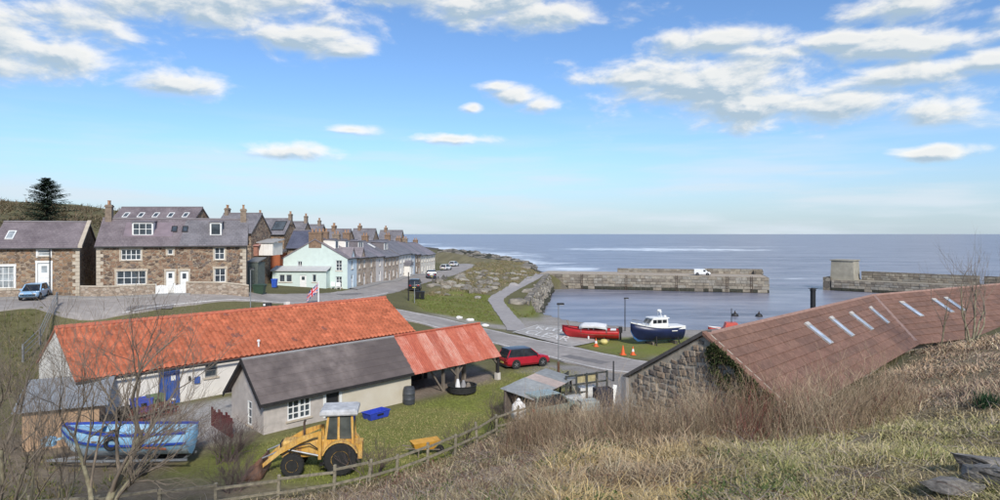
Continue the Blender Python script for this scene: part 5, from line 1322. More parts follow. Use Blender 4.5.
car('pale blue car parked facing out before the left stone cottage door', p, C_RZ-R(90), paint('car_pale_blue', (.3,.5,.72)), 3.7, 1.65, 1.45, None, None, 'hatch')
vp = Vector((*PA, 0)).lerp(Vector((*PB, 0)), .73)+pn*3.2
car('small white van parked on the deck of the stone pier', (vp.x, vp.y, 3.77), math.atan2(pd.y, pd.x), paint('van_white', (.8,.8,.8)), 3.9, 1.65, 1.6, None, None, 'van', 'parked_van')['category'] = 'van'

galv = mat('galvanised', (.3,.31,.32), .5, .2, 4, metal=.4)
# old yellow tractor loader
yel = rust_mat('worn_yellow', (.6,.33,.06), (.66,.43,.14), (.3,.13,.06))
tp = gpt(338, 468, 11); tr = thing('tractor_loader', 'old yellow tractor loader with grey roofed cab beside the grey shed', 'tractor', tp, R(188))
tr.location.z += .02
def big_wheel(x, y, r, w, n=22):
    mb = MB(); s = 1 if y > 0 else -1
    mb.lathe([(r*.5, -w/2), (r*.9, -w/2), (r*.97, -w*.38), (r*.97, w*.38), (r*.9, w/2), (r*.5, w/2)], n, (x, y, r), 'y')
    for k in range(n):
        a = 2*math.pi*k/n
        for q in (-1, 1): mb.box(-.035, .035, -w*.24, w*.24, r*.94, r*1.0, M=Matrix.Translation((x, y, r)) @ Matrix.Rotation(a+q*.06, 4, 'Y') @ Matrix.Translation((0, q*w*.24, 0)) @ Matrix.Rotation(q*.35, 4, 'Z'))
    t = mb.build('wheel', tyre_m, tr)
    mb = MB(); mb.lathe([(0, -w*.2), (r*.2, -w*.2), (r*.3, -w*.05), (r*.52, -w*.4), (r*.55, w*.5), (r*.5, w*.5), (r*.3, w*.3), (r*.2, w*.42), (0, w*.42)], n, (x, y, r), 'y'); mb.build('hub', mat('dull_hub', (.45,.27,.07), .7, .3, 5), t, True)
for s in (-1, 1): big_wheel(-.2, s*.82, .76, .42); big_wheel(1.95, s*.72, .52, .32)
mb = MB(); mb.cbox(.45, 2.5, -.36, .36, .75, 1.5, .08); mb.cbox(-.6, .6, -.45, .45, .55, 1.15, .05); mb.build('body', yel, tr)
mb = MB(); mb.cbox(2.5, 2.58, -.3, .3, .85, 1.42, .02); mb.build('grille', black_pl, tr)
for s in (-1, 1):
    mb = MB(); mb.loft([[( .65*math.cos(a)*1.28-.2, s*y, .76+.65*math.sin(a)*1.3) for a in [R(20+14*k) for k in range(11)]]+[(.65*math.cos(a)*1.2-.2, s*y, .76+.65*math.sin(a)*1.2) for a in [R(160-14*k) for k in range(11)]] for y in (.6, 1.06)]); mb.build('mudguard', yel, tr)
cab_x0, cab_x1 = -.75, .55
for x, x2 in ((cab_x0, cab_x0+.05), (cab_x1, cab_x1-.2), (-.1, -.1)):
    for s in (-1, 1): mb = MB(); mb.bar((x, s*.68, 1.1), (x2, s*.64, 2.72), .1); mb.build('cab_post', yel, tr)
for s in (-1, 1): mb = MB(); mb.box(cab_x0+.04, cab_x1-.12, s*.64-.02, s*.64+.02, 1.6, 2.68); mb.build('cab_glass', glass_mat('cab_glass', (.05,.055,.05), .15), tr)
for x in (cab_x0, cab_x1-.16): mb = MB(); mb.box(x, x+.04, -.6, .6, 1.6, 2.68); mb.build('windscreen', glass_mat('cab_glass', (.05,.055,.05)), tr)
mb = MB(); mb.box(cab_x0, cab_x1, -.68, .68, 1.05, 1.58); mb.build('cab_side', yel, tr)
mb = MB(); mb.loft([[(x, y, z) for x, y in ((cab_x0-.22+i, -.84+i), (cab_x1+.2-i, -.84+i), (cab_x1+.2-i, .84-i), (cab_x0-.22+i, .84-i))] for z, i in ((2.7, .03), (2.76, 0), (2.88, .02), (2.95, .14))]); mb.build('cab_roof', mat('weathered_grey_roof', (.5,.5,.5), .8, .25, 3, .2), tr)
mb = MB(); mb.cbox(-.5, 0, -.25, .25, 1.1, 1.4, .05); mb.cbox(-.55, -.4, -.25, .25, 1.35, 1.95, .05); mb.build('seat', black_pl, tr)
mb = MB(); mb.tube([(1.5, .2, 1.5), (1.5, .2, 2.3), (1.45, .2, 2.4)], [.05, .05, .06], 8); mb.build('exhaust', mat('rusted_iron', (.09,.06,.045)), tr)
for s in (-1, 1):
    mb = MB(); mb.bar((.75, s*.58, .7), (.75, s*.58, 1.95), .14, .2); mb.build('loader_tower', yel, tr)
    mb = MB(); mb.loft([[(x, s*.58-.06, z-w), (x, s*.58+.06, z-w), (x, s*.58+.06, z+w), (x, s*.58-.06, z+w)] for x, z, w in ((.75, 1.9, .08), (1.6, 1.62, .14), (2.5, 1.15, .13), (3.35, .45, .09))]); mb.build('loader_arm', yel, tr)
    mb = MB(); mb.tube([(.8, s*.58, .85), (2.2, s*.58, 1.2)], [.05, .035], 8); mb.build('ram', galv, tr)
mb = MB(); prof = [(3.3,.75),(3.2,.1),(3.35,-.02),(4.15,-.02),(4.15,.02),(3.4,.06),(3.28,.14),(3.38,.72)]
mb.prism(prof, 'y', -.95, .95)
for s in (-.95, .91): mb.prism([(3.3,.75),(3.2,.1),(3.35,0),(4.1,0)], 'y', s, s+.04)
mb.build('bucket', rust_mat('rusty_bucket', (.16,.08,.05), (.22,.12,.08), (.1,.06,.05)), tr)
mb = MB(); mb.box(-1.15, -.7, -.5, .5, .6, 1.25); mb.build('rear_weight', yel, tr)
for s in (-1, 1):
    mb = MB(); mb.tube([(.8, s*.5, 1.1), (1.2, s*.66, 1.45), (1.8, s*.66, 1.35), (2.4, s*.62, .95)], .028, 6); mb.build('hydraulic_hose', black_pl, tr)
    mb = MB(); mb.cbox(cab_x1-.2, cab_x1-.05, s*.5-.08, s*.5+.08, 2.5, 2.66, .02); mb.build('work_lamp', lamp_w, tr)
    mb = MB(); mb.box(.45, .75, s*.62-.16, s*.62+.16, .45, .5); mb.bar((.6, s*.62, .5), (.55, s*.62, 1.05), .04); mb.build('step', black_pl, tr)
    mb = MB(); mb.tube([(2.45, s*.58, 1.18), (3.3, s*.58, .85)], [.05, .035], 8); mb.build('bucket_ram', galv, tr)
mb = MB(); mb.box(1.8, 2.1, -.7, .7, .42, .6); mb.build('front_axle', black_pl, tr)

# ------------------------------------------------------------------ boats
def hull_rings(L, B, D, sheer=.35, n=15, trans=.78, flare=.8, full=.55):
    """stations from transom (x=0) to stem (x=L): list of half sections keel->gunwale"""
    rings = []
    for i in range(n):
        t = i/(n-1); x = t*L
        w = B/2*(trans+(1-trans)*math.sin(min(t/.45, 1)*math.pi/2)) if t < .45 else B/2*max(0.02, (1-((t-.45)/.55)**2.2))
        zg = D*(1+sheer*(max(0, t-.3)/.7)**2+.06*(1-t)); zk = D*.02 if t < .8 else D*(.02+1.05*((t-.8)/.2)**2.6)*.75
        xr = x+(.0 if t < .8 else 0)
        ws = w*(flare if t < .6 else flare*(1-.55*(t-.6)/.4))
        rings.append([(xr, 0, zk), (xr, ws*.55, zk+(zg-zk)*.12), (xr, ws*.9, zk+(zg-zk)*.34), (xr, w*.95, zk+(zg-zk)*.62), (xr, w, zg)])
    return rings
def hull_mesh(parent, L, B, D, mats, bands, name='hull', **kw):
    """closed hull shell; bands = material index per strake, keel to gunwale"""
    half = hull_rings(L, B, D, **kw); mb = MB(); k = len(half[0])
    for s in (1, -1):
        for i in range(len(half)-1):
            for j in range(k-1):
                q = [half[i][j], half[i+1][j], half[i+1][j+1], half[i][j+1]]; mb.quad(*[(p[0], p[1]*s, p[2]) for p in q], mi=bands[j])
    tr_ = [(p[0], p[1], p[2]) for p in half[0]]+[(p[0], -p[1], p[2]) for p in reversed(half[0])]
    mb.add(tr_, [tuple(range(len(tr_)))], bands[-1])
    h = mb.build(name, mats, parent); bm = bmesh.new(); bm.from_mesh(h.data); bmesh.ops.remove_doubles(bm, verts=bm.verts, dist=.002); bmesh.ops.recalc_face_normals(bm, faces=bm.faces); bm.to_mesh(h.data); bm.free()
    h.data.polygons.foreach_set('use_smooth', [True]*len(h.data.polygons)); h.data.set_sharp_from_angle(angle=R(40))
    md = h.modifiers.new('thickness', 'SOLIDIFY'); md.thickness = .035; md.offset = -1
    return h, half
def gunwale(parent, half, m, w=.09, h=.08, name='gunwale'):
    mb = MB()
    for s in (1, -1): mb.loft([[(p[-1][0], s*(p[-1][1]-w/2), p[-1][2]-.01), (p[-1][0], s*(p[-1][1]+w/2), p[-1][2]-.01), (p[-1][0], s*(p[-1][1]+w/2), p[-1][2]+h), (p[-1][0], s*(p[-1][1]-w/2), p[-1][2]+h)] for p in half])
    return mb.build(name, m, parent)
def deck(parent, half, m, drop, i0, i1, name='deck'):
    mb = MB(); rows = [[(p[-1][0], p[-1][1]*.94, p[-1][2]-drop), (p[-1][0], 0, p[-1][2]-drop+.03), (p[-1][0], -p[-1][1]*.94, p[-1][2]-drop)] for p in half[i0:i1]]
    mb.loft(rows, cap=False, closed=False); o = mb.build(name, m, parent); md = o.modifiers.new('thickness', 'SOLIDIFY'); md.thickness = .03; return o
wht = mat('boat_white', (.78,.78,.76), .45, .08, 2); navy = mat('boat_navy', (.012,.02,.07), .35, .2, 2); boat_blue = mat('boat_blue', (.05,.16,.42), .5, .2, 2)
lb_blue = rust_mat('boat_sky_blue', (.2,.42,.62), (.3,.5,.66), (.42,.5,.54)); pale_keel = rust_mat('boat_pale_keel', (.42,.5,.56), (.5,.56,.6), (.3,.33,.34)); royal = mat('boat_royal_blue', (.02,.06,.35), .5, .2, 2)
boat_red = mat('boat_red', (.5,.02,.025), .45, .15, 2); wood_in = mat('boat_wood', (.26,.17,.1), .8, .3, 4)
def stand(parent, pts_, m):
    for a, b_ in pts_: mb = MB(); mb.bar(a, b_, .12); mb.build('prop', m, parent)

# navy boat with white wheelhouse
p = gpt(681, 342, 11.15); nb_ = thing('navy_boat', 'navy hulled boat with white wheelhouse propped up on the harbour grass', 'boat', (p.x, p.y, p.z+.28), R(196)); nb_.scale = (.8, .8, .8)
h, hf = hull_mesh(nb_, 7.2, 2.7, 1.75, [boat_blue, navy, wht], [0, 1, 1, 1], sheer=.42)
gunwale(nb_, hf, wht, .12, .12); deck(nb_, hf, wht, .08, 7, 15, 'fore_deck'); deck(nb_, hf, wht, .35, 0, 8, 'cockpit_floor')
mb = MB(); mb.loft([[(x, -w, z), (x, w, z), (x, w*.97, z2), (x, -w*.97, z2)] for x, w, z, z2 in ((-.02, 1.1, 1.6, 2.0), (2.4, 1.28, 1.6, 2.05))]); mb.build('coaming', wht, h)
mb = MB(); mb.loft([[(x0, -.95, z), (x1, -.85, z), (x1, .85, z), (x0, .95, z)] for z, x0, x1 in ((1.75, 2.4, 5.3), (2.35, 2.4, 5.0), (3.0, 2.45, 4.45))]); wh = mb.build('wheelhouse', wht, nb_)
mb = MB(); mb.loft([[(x0, -w, z), (x1, -w+.05, z), (x1, w-.05, z), (x0, w, z)] for z, x0, x1, w in ((3.002, 2.2, 4.6, .95), (3.1, 2.25, 4.5, .92))]); mb.build('wheelhouse_roof', wht, wh)
for s in (-1, 1):
    for x0, x1 in ((2.6, 3.2), (3.3, 3.9), (4.0, 4.5)):
        mb = MB(); mb.box(x0, x1, s*.925-.02, s*.925+.02, 2.42, 2.85); mb.build('window', car_glass, wh)
for y0, y1 in ((-.75, -.1), (.1, .75)):
    mb = MB(); mb.loft([[(4.98, y0, 2.4), (4.98, y1, 2.4), (4.6, y1, 2.88), (4.6, y0, 2.88)], [(5.03, y0, 2.42), (5.03, y1, 2.42), (4.66, y1, 2.9), (4.66, y0, 2.9)]]); mb.build('windscreen', car_glass, wh)
mb = MB(); mb.box(2.38, 2.4, -.4, .35, 1.7, 2.75); mb.build('wheelhouse_door', boat_red, wh)
mb = MB()
for s in (-.5, .5): mb.tube([(3.1, s, 3.1), (3.15, s*.7, 3.75)], .04, 6)
mb.box(3.0, 3.3, -.4, .4, 3.72, 3.8); mb.build('mast_frame', wht, wh)
mb = MB(); mb.lathe([(.0, 3.8), (.28, 3.82), (.3, 3.92), (.2, 4.05), (0, 4.08)], 12, (3.15, 0, 0)); mb.build('radar', wht, wh, True)
mb = MB(); mb.lathe([(.0, 3.1), (.18, 3.12), (.2, 3.22), (.12, 3.32), (0, 3.34)], 10, (2.5, .3, 0)); mb.build('dome', wht, wh, True)
mb = MB(); rl = [(7.1, 0, 2.9), (6.6, .55, 2.82), (5.6, 1.0, 2.65), (5.0, 1.15, 2.55)]; mb.tube(rl, .025, 6); mb.tube([(a, -b_, c) for a, b_, c in rl], .025, 6)
for a, b_, c in rl[1:]:
    for s in (-1, 1): mb.tube([(a, s*b_, c-.6), (a, s*b_, c)], .02, 5)
mb.build('bow_rail', rim_m, nb_)
for s in (-1, 1): mb = MB(); mb.box(1.3, 2.1, s*1.335-.012, s*1.335+.012, 1.4, 1.5); mb.build('registration_strip', wht, h)
stand(nb_, [((1.2, s*1.2, .6), (1.0, s*1.5, -.35)) for s in (-1, 1)]+[((4.2, s*1.1, .8), (4.3, s*1.4, -.35)) for s in (-1, 1)], black_t)
mb = MB(); mb.box(1, 1.3, -.8, .8, -.36, .02); mb.box(4.2, 4.5, -.8, .8, -.36, .02); mb.build('keel_block', tim, nb_)

# red boat with white cover
p = gpt(619, 340, 11.15); rb = thing('red_boat', 'red open boat under a white cover on the harbour grass', 'boat', (p.x, p.y, p.z+.1), R(168))
h, hf = hull_mesh(rb, 6.0, 2.0, .95, [navy, boat_red, boat_red], [0, 1, 1, 2], sheer=.4); gunwale(rb, hf, mat('boat_dark_red', (.22,.012,.015), .5, .2, 2), .1, .07); deck(rb, hf, wood_in, .4, 0, 14, 'floor')
mb = MB(); rg = []
for x, w, z in ((1.2, .92, 1.05), (1.3, .98, 1.5), (2.4, 1.0, 1.62), (3.6, .98, 1.6), (4.1, .9, 1.45)):
    rg.append([(x, -w*1.02, z-.34), (x, -w, z-.1), (x, -w*.5, z+.06), (x, 0, z+.1), (x, w*.5, z+.06), (x, w, z-.1), (x, w*1.02, z-.34)])
mb.loft(rg, cap=False, closed=False); cv = mb.build('cover', mat('white_tarpaulin', (.72,.72,.72), .7, .08, 2, .3), rb, True); md = cv.modifiers.new('thickness', 'SOLIDIFY'); md.thickness = .03
for x in (1.3, 2.6, 3.9):
    for s in (-1, 1): mb = MB(); mb.tube([(x, s*.92, .8), (x, s*.95, 1.45)], .03, 6); mb.build('cover_post', rim_m, rb)
mb = MB(); mb.cbox(-.35, .05, -.2, .2, .75, 1.35, .06); mb.cbox(-.25, -.05, -.08, .08, .0, .8, .03); mb.build('outboard', black_pl, rb)
mb = MB(); mb.cbox(.3, .9, -.5, .5, .6, 1.1, .05); mb.build('engine_box', wht, rb)
mb = MB(); mb.tube([(5.2, 0, 1.2), (5.5, 0, 1.9)], .04, 6); mb.build('stem_post', wood_in, rb)
mb = MB(); mb.box(1, 1.3, -.7, .7, -.2, .06); mb.box(4, 4.3, -.6, .6, -.2, .06); mb.build('keel_block', tim, rb)

# blue boat on its trailer in the yard
p = gpt(190, 468, 11); bb = thing('blue_boat', 'sky blue wooden coble with a tyre fender on a trailer in the yard', 'boat', (p.x, p.y+.2, p.z+.62), R(184))
h, hf = hull_mesh(bb, 5.9, 2.0, 1.15, [pale_keel, lb_blue, lb_blue, royal], [0, 0, 1, 2], sheer=.3)
gunwale(bb, hf, royal, .1, .09); deck(bb, hf, lb_blue, .45, 0, 14, 'floor'); deck(bb, hf, lb_blue, .06, 10, 15, 'fore_deck')
mb = MB()
for s in (1, -1): mb.loft([[(a[3][0], s*(a[3][1]+.005), a[3][2]-.05), (a[3][0], s*(a[3][1]+.04), a[3][2]-.05), (a[3][0], s*(a[3][1]+.04), a[3][2]+.04), (a[3][0], s*(a[3][1]+.005), a[3][2]+.04)] for a in hf])
mb.build('rubbing_strake', royal, h)
mb = MB()
for s in (1, -1): mb.loft([[(a[2][0], s*(a[2][1]+(a[3][1]-a[2][1])*.5+.03), a[2][2]+.1+.05*i-.07), (a[2][0], s*(a[2][1]+(a[3][1]-a[2][1])*.6+.045), a[2][2]+.1+.05*i), (a[2][0], s*(a[2][1]+(a[3][1]-a[2][1])*.7+.03), a[2][2]+.12+.05*i+.03)] for i, a in enumerate(hf[2:8])])
mb.build('rust_stain_patch', mat('orange_undercoat', (.5,.17,.09), .7, .3, 3), h)
for x in (1.2, 2.6, 3.9): mb = MB(); w = .88; mb.box(x, x+.22, -w, w, .9, .95); mb.build('thwart', wood_in, bb)
mb = MB(); R1, r1 = .26, .085; rg = []
for k in range(16):
    a = 2*math.pi*k/16; rg.append([((R1+r1*math.cos(b_))*math.cos(a)+3.15, 1.06+r1*math.sin(b_), (R1+r1*math.cos(b_))*math.sin(a)+.9) for b_ in [2*math.pi*q/8 for q in range(8)]])
rg.append(rg[0]); mb.loft(rg, cap=False); mb.build('tyre_fender', tyre_m, bb, True)
mb = MB(); mb.cbox(6.2, 6.75, -.2, .2, .55, .95, .06); mb.bar((5.85, 0, .9), (6.3, 0, .75), .1); mb.build('bow_winch', lb_blue, bb)
mb = MB()
for s in (-1, 1): mb.bar((.0, s*.55, -.08), (4.4, s*.45, -.08), .09); mb.bar((4.4, s*.45, -.08), (6.6, 0, -.15), .08)
for x in (.2, 2.0, 3.8): mb.bar((x, -.6, -.08), (x, .6, -.08), .08)
mb.bar((1.9, -1.0, -.3), (1.9, 1.0, -.3), .08); tf = mb.build('trailer_frame', mat('galvanised', (.3,.31,.32), .5, .2, 4, metal=.4), bb)
for s in (-1, 1):
    mb = MB(); mb.lathe([(.16, -.09), (.28, -.09), (.32, -.05), (.32, .05), (.28, .09), (.16, .09)], 16, (1.9, s*1.05, -.3), 'y'); t = mb.build('wheel', tyre_m, bb, True)
    mb = MB(); mb.lathe([(0, -.06), (.17, -.08), (.17, .08), (0, .06)], 14, (1.9, s*1.05, -.3), 'y'); mb.build('rim', mat('cream_rim', (.55,.5,.4), .6, .2, 4), t)
# red petrol can standing behind the boat's bow
p = gpt(84, 446, 11); rt = thing('red_crate', 'bright red plastic crate behind the bow of the sky blue boat', 'crate', (p.x, p.y, p.z), R(20))
mb = MB(); mb.loft([[(x*s, y*s, z) for x, y in ((-.45,-.3),(.45,-.3),(.45,.3),(-.45,.3))] for z, s in ((0, .85), (1.0, .95), (1.05, 1.03), (1.12, 1.03), (1.12, .95), (.1, .82))]); mb.build('tub', mat('red_plastic', (.55,.02,.02), .5, .15, 3), rt)
# small red boat afloat behind the smokehouse ridge
p = at(731, 334, 14); sb_ = thing('moored_boat', 'coral red boat afloat just behind the smokehouse ridge', 'boat', (p.x+3.6, p.y, -.75), R(172))
h, hf = hull_mesh(sb_, 6.6, 2.3, 1.25, [boat_red, mat('boat_coral', (.6,.1,.07), .5, .15, 2)], [0, 0, 1, 1]); gunwale(sb_, hf, wht, .1, .08); deck(sb_, hf, wht, .3, 0, 14)
mb = MB(); mb.loft([[(x0, -.8, z), (x1, -.7, z), (x1, .7, z), (x0, .8, z)] for z, x0, x1 in ((1.0, 2.6, 4.6), (2.3, 2.7, 4.2))]); mb.build('wheelhouse', mat('boat_coral', (.6,.1,.07)), sb_)
mb = MB(); mb.tube([(3.4, 0, 2.3), (3.4, 0, 4.3)], .05, 6); mb.build('mast', black_pl, sb_)
for i, (px, py, lb) in enumerate(((735,316,'dark mooring buoy on the water left above the smokehouse ridge'), (759,316.5,'dark mooring buoy on the water right above the smokehouse ridge'))):
    p = at(px, py, 14); b_ = thing('mooring_buoy', lb, 'buoy', (p.x, p.y, 0)); mb = MB(); mb.lathe([(0,-.3),(.5,-.2),(.62,.1),(.45,.4),(.1,.5),(.08,.9),(0,.9)], 12); mb.build('float', black_pl, b_, True)
    mb = MB(); mb.lathe([(.12,.5),(.2,.55),(.2,.62),(.12,.66)], 10); mb.build('ring', mat('rusted_iron', (.09,.06,.045)), b_)
p = at(813, 320, 14); mp_ = thing('mooring_post', 'tall black mooring post standing in the harbour above the smokehouse ridge', 'post', (p.x, p.y, -2))
top = CAMZ-(288-HORY)*p.y/FPX+2
mb = MB(); mb.lathe([(.42, 0), (.4, top-.5), (.46, top-.45), (.46, top-.2), (.4, top-.15), (.36, top), (0, top+.05)], 14); mb.build('pile', mat('tarred_timber', (.012,.013,.015), .7, .3, 3, .2), mp_, True)
mb = MB(); mb.box(-.75, .75, -.07, .07, top-.12, top-.02); mb.build('cross_bar', mat('tarred_timber', (.012,.013,.015)), mp_)

# ------------------------------------------------------------------ small things
def cone(px, py, label, c1, c2, s=1.0, tilt=0):
    p = gpt(px, py, 11.1); r = thing('traffic_cone', label, 'cone', (p.x, p.y, p.z+.02), .3, 'traffic cones by the boats'); r.rotation_euler.x = tilt; r.scale = (s, s, s)
    mb = MB(); mb.cbox(-.24, .24, -.24, .24, 0, .06, .03); mb.build('base', c1, r)
    for n_, z0, z1, c in (('lower_cone', .06, .32, c1), ('sleeve', .32, .58, c2), ('upper_cone', .58, .82, c1)):
        f = lambda z: .19-.16*(z-.06)/.76
        mb = MB(); mb.lathe([(f(z0), z0), (f(z1), z1)], 14); mb.build(n_, c, r, True)
oran = mat('cone_orange', (.75,.13,.03), .6, .12, 4); conew = mat('cone_white', (.75,.73,.7), .6, .1, 4)
cone(596, 346, 'orange and white traffic cone in front of the red boat', oran, conew)
cone(623, 354.5, 'orange traffic cone left of the pair below the navy boat', oran, oran, 1.05)
cone(633, 354.5, 'mostly white traffic cone right of the pair below the navy boat', oran, conew, .95)
p = gpt(604, 343.5, 11.1); yb = thing('yellow_float', 'pale yellow fishing float on the grass beside the red boat', 'float', p); mb = MB(); mb.lathe([(0,0),(.32,.08),(.42,.28),(.3,.5),(0,.58)], 12); mb.build('ball', mat('pale_yellow', (.65,.55,.2), .6, .15, 3), yb, True)
mb = MB(); mb.lathe([(.05,.56),(.1,.6),(.1,.68),(.04,.7)], 8); mb.build('eye', black_pl, yb)
def post(name, label, px, py, h, hh, r, m, cat='post', head=None):
    p = gpt(px, py, h); o = thing(name, label, cat, p); mb = MB(); mb.lathe([(r*1.2, -.2), (r, .3), (r*.8, hh), (0, hh+.02)], 10); mb.build('pole', m, o, True)
    if head: head(o, hh)
    return o
galv = mat('galvanised', (.3,.31,.32)); 
def lamp_head(o, hh):
    mb = MB(); mb.cbox(-.12, .42, -.09, .09, hh-.02, hh+.12, .03); l = mb.build('lantern', black_pl, o)
    mb = MB(); mb.box(.1, .38, -.07, .07, hh-.05, hh-.021); mb.build('lens', lamp_w, l)
o = post('street_lamp', 'slim tall lamp post with a dark head beside the red car', 558.5, 381, 11, 5.75, .04, galv, 'lamp post', lamp_head)
mb = MB(); mb.lathe([(.1, -.1), (.1, 1.4), (.06, 1.5)], 10); mb.build('base_sleeve', mat('rust_brown_steel', (.12,.06,.035), .7, .3, 4), o)
post('street_lamp', 'small dark lamp post on the quay behind the navy boat', 625, 331, 11.25, 3.75, .06, dark_metal, 'lamp post', lamp_head)
post('marker_post', 'white marker post in front of the red boat', 588.5, 339.5, 11.1, 1.3, .09, white_w)
post('signpost', 'grey pole beside the black bins on the grass bank', 414.5, 305, 9.5, 2.9, .06, galv)
post('telegraph_pole', 'dark wooden pole at the roadside near the dark four wheel drive', 408.5, 303, 9.4, 3.9, .09, black_t)
post('street_lamp', 'slim pale pole at the roadside by the garden wall end', 250.5, 309, 7.3, 4.2, .05, galv, 'lamp post', lamp_head)
post('bollard', 'short white bollard beside the road above the orange roof', 231.5, 311, 7.2, .7, .13, white_w, 'bollard')
post('iron_post', 'thin dark post in front of the smokehouse corner', 613.5, 381, 11, 1.5, .06, dark_metal)
# union flag drooping from a white pole
fp = gpt(318.5, 309, 8.4); fl = thing('flagpole', 'white flagpole with a drooping union flag beside the road', 'flag', fp)
top = CAMZ-(281.5-HORY)*fp.y/FPX-fp.z
mb = MB(); mb.lathe([(.09, -.2), (.08, 1), (.07, top), (0, top+.05)], 8); mb.build('pole', white_w, fl, True)
fb, fr_, fw = mat('flag_blue', (.03,.05,.22), .8, .1, 4), mat('flag_red', (.55,.03,.05), .8, .1, 4), mat('flag_white', (.72,.68,.68), .8, .1, 4)
mb = MB(); NU, NV = 30, 18
def fpos(u, v): 
    # cloth falls away from the pole, fly end hanging low
    x = -.08-u*1.25; z = top-.15-v*1.0-u*1.35+.25*u*v; y = .12*math.sin(u*7+v*2)*u
    return (x, y, z)
for i in range(NU):
    for j in range(NV):
        u, v = (i+.5)/NU*2-1, (j+.5)/NV*2-1
        if abs(v) < .2 or abs(u) < .11: c = 1
        elif abs(v) < .34 or abs(u) < .19: c = 2
        else:
            d = abs(abs(u)-abs(v)); c = 1 if d < .07 else (2 if d < .2 else 0)
        mb.quad(fpos(i/NU, j/NV), fpos((i+1)/NU, j/NV), fpos((i+1)/NU, (j+1)/NV), fpos(i/NU, (j+1)/NV), mi=c)
mb.build('flag', [fb, fr_, fw], fl, recalc=False)
# wheeled bins
def bin_(px, py, h, label, c, w=.55, d=.6, ht=1.05, rz=0, group=None):
    p = gpt(px, py, h); r = thing('wheelie_bin', label, 'bin', (p.x, p.y, p.z+.05), rz, group); m = mat('plastic_'+'_'.join(str(int(x*100)) for x in c), c, .5, .15, 3)
    mb = MB(); mb.loft([[(x*s*w, y*s*d, z) for x, y in ((-.5,-.5),(.5,-.5),(.5,.5),(-.5,.5))] for z, s in ((.06,.8),(ht*.9,1.0),(ht*.9,1.08),(ht*.94,1.08))]); mb.build('tub', m, r)
    mb = MB(); mb.loft([[(x*s*w, y*s*d+dy, z) for x, y in ((-.5,-.5),(.5,-.5),(.5,.5),(-.5,.5))] for z, s, dy in ((ht*.941,1.12,0),(ht*.98,1.1,0),(ht*1.03,.85,.03))]); mb.build('lid', m, r)
    for s in (-1, 1): mb = MB(); mb.lathe([(0,-.03),(.1,-.03),(.1,.03),(0,.03)], 10, (s*w*.5, d*.38, .1), 'x'); mb.build('wheel', tyre_m, r)
bin_(259.5, 298.5, 7.3, 'large dark green wheeled bin at the roadside', (.035,.07,.045), 1.25, .9, 1.1)
bin_(274.5, 289, 7.0, 'bright blue wheelie bin beside the pale green house', (.03,.1,.5), .62, .6, 1.1)
bin_(417.5, 301.5, 9.5, 'black wheelie bin, left of the pair on the grass bank', (.012,.012,.014), .6, .6, 1.1, 0, 'black bins on the bank')
bin_(422.3, 301.2, 9.5, 'black wheelie bin, right of the pair on the grass bank', (.012,.012,.014), .6, .6, 1.1, 0, 'black bins on the bank')
p = C_O+C_U*px2m(88)+Vector((C_U.y, -C_U.x, 0))*.6; r_ = bin_(88, 292, 6.5, 'dark blue wheelie bin in the gap between the stone cottages', (.03,.04,.13), .6, .6, 1.1)
# black and white barrier block on the road
p = gpt(267.3, 308, 7.4); r_ = thing('barrier_block', 'black and white roadside block above the orange roof', 'block', (p.x, p.y, p.z+.1), .2)
mb = MB(); mb.cbox(-.42, .42, -.25, .25, 0, .62, .05); mb.build('body', black_pl, r_)
for x, z in ((-.35, .36), (.12, .12)): mb = MB(); mb.box(x, x+.2, -.262, -.251, z, z+.2); mb.build('white_patch', white_w, r_)
# whitewashed stones along the bank edge
for i, (px, py) in enumerate(((459.5,320.5),(470,321.5),(485,325))):
    p = gpt(px, py, 10.4); o = bpy.data.objects.new('white_stone', rocks_me[i]); o = bpy.data.objects.new('white_stone', rocks_me[i].copy()); COL.objects.link(o)
    o.data.materials.clear(); o.data.materials.append(mat('whitewash', (.75,.73,.7), .85, .1, 3)); o.location = (p.x, p.y, p.z+.12); o.scale = (.4+.06*(i == 1), .32, .34)
    tag(o, ('whitewashed kerb stone on the bank, nearest the terrace', 'whitewashed kerb stone on the bank, middle of the three', 'whitewashed kerb stone on the bank, nearest the footpath')[i], 'stone', 'whitewashed stones on the bank')
# yard clutter
def drum(px, py, label, c, r, ht, name='water_butt', cat='barrel'):
    p = gpt(px, py, 11); o = thing(name, label, cat, p); m = mat('drum_'+'_'.join(str(int(x*100)) for x in c), c, .55, .2, 3)
    mb = MB(); mb.lathe([(r*.92, 0), (r, .08), (r, ht*.3), (r*1.04, ht*.33), (r, ht*.36), (r, ht*.64), (r*1.04, ht*.67), (r, ht*.7), (r*.98, ht*.95), (r*.85, ht)], 16); mb.build('drum', m, o, True)
    mb = MB(); mb.lathe([(r*.88, ht), (r*.88, ht+.05), (r*.3, ht+.08), (0, ht+.08)], 16); mb.build('lid', m, o, True)
drum(409, 404, 'dark grey plastic water butt at the mouth of the carport', (.06,.065,.075), .38, 1.05)
drum(403.2, 402, 'rusty orange gas bottle beside the water butt', (.5,.12,.05), .17, 1.2, 'gas_bottle', 'gas bottle')
p = gpt(462, 392.5, 11); o = thing('black_tub', 'low black rubber tub full of gear under the carport edge', 'tub', p, .3)
mb = MB(); mb.lathe([(.85,0),(.98,.1),(1.0,.5),(1.05,.55),(.95,.57),(.9,.2),(0,.18)], 18); mb.build('tub', tyre_m, o, True)
for x, y, h, c in ((-.3,0,.95,'cone_white'),(.15,.2,.8,'grey_cement'),(.4,-.2,.7,'weathered_timber')):
    mb = MB(); mb.lathe([(.2,.2),(.18,.5),(.08,h),(0,h+.02)], 8, (x, y, 0)); mb.build('stored_float', MATS[c], o, True)
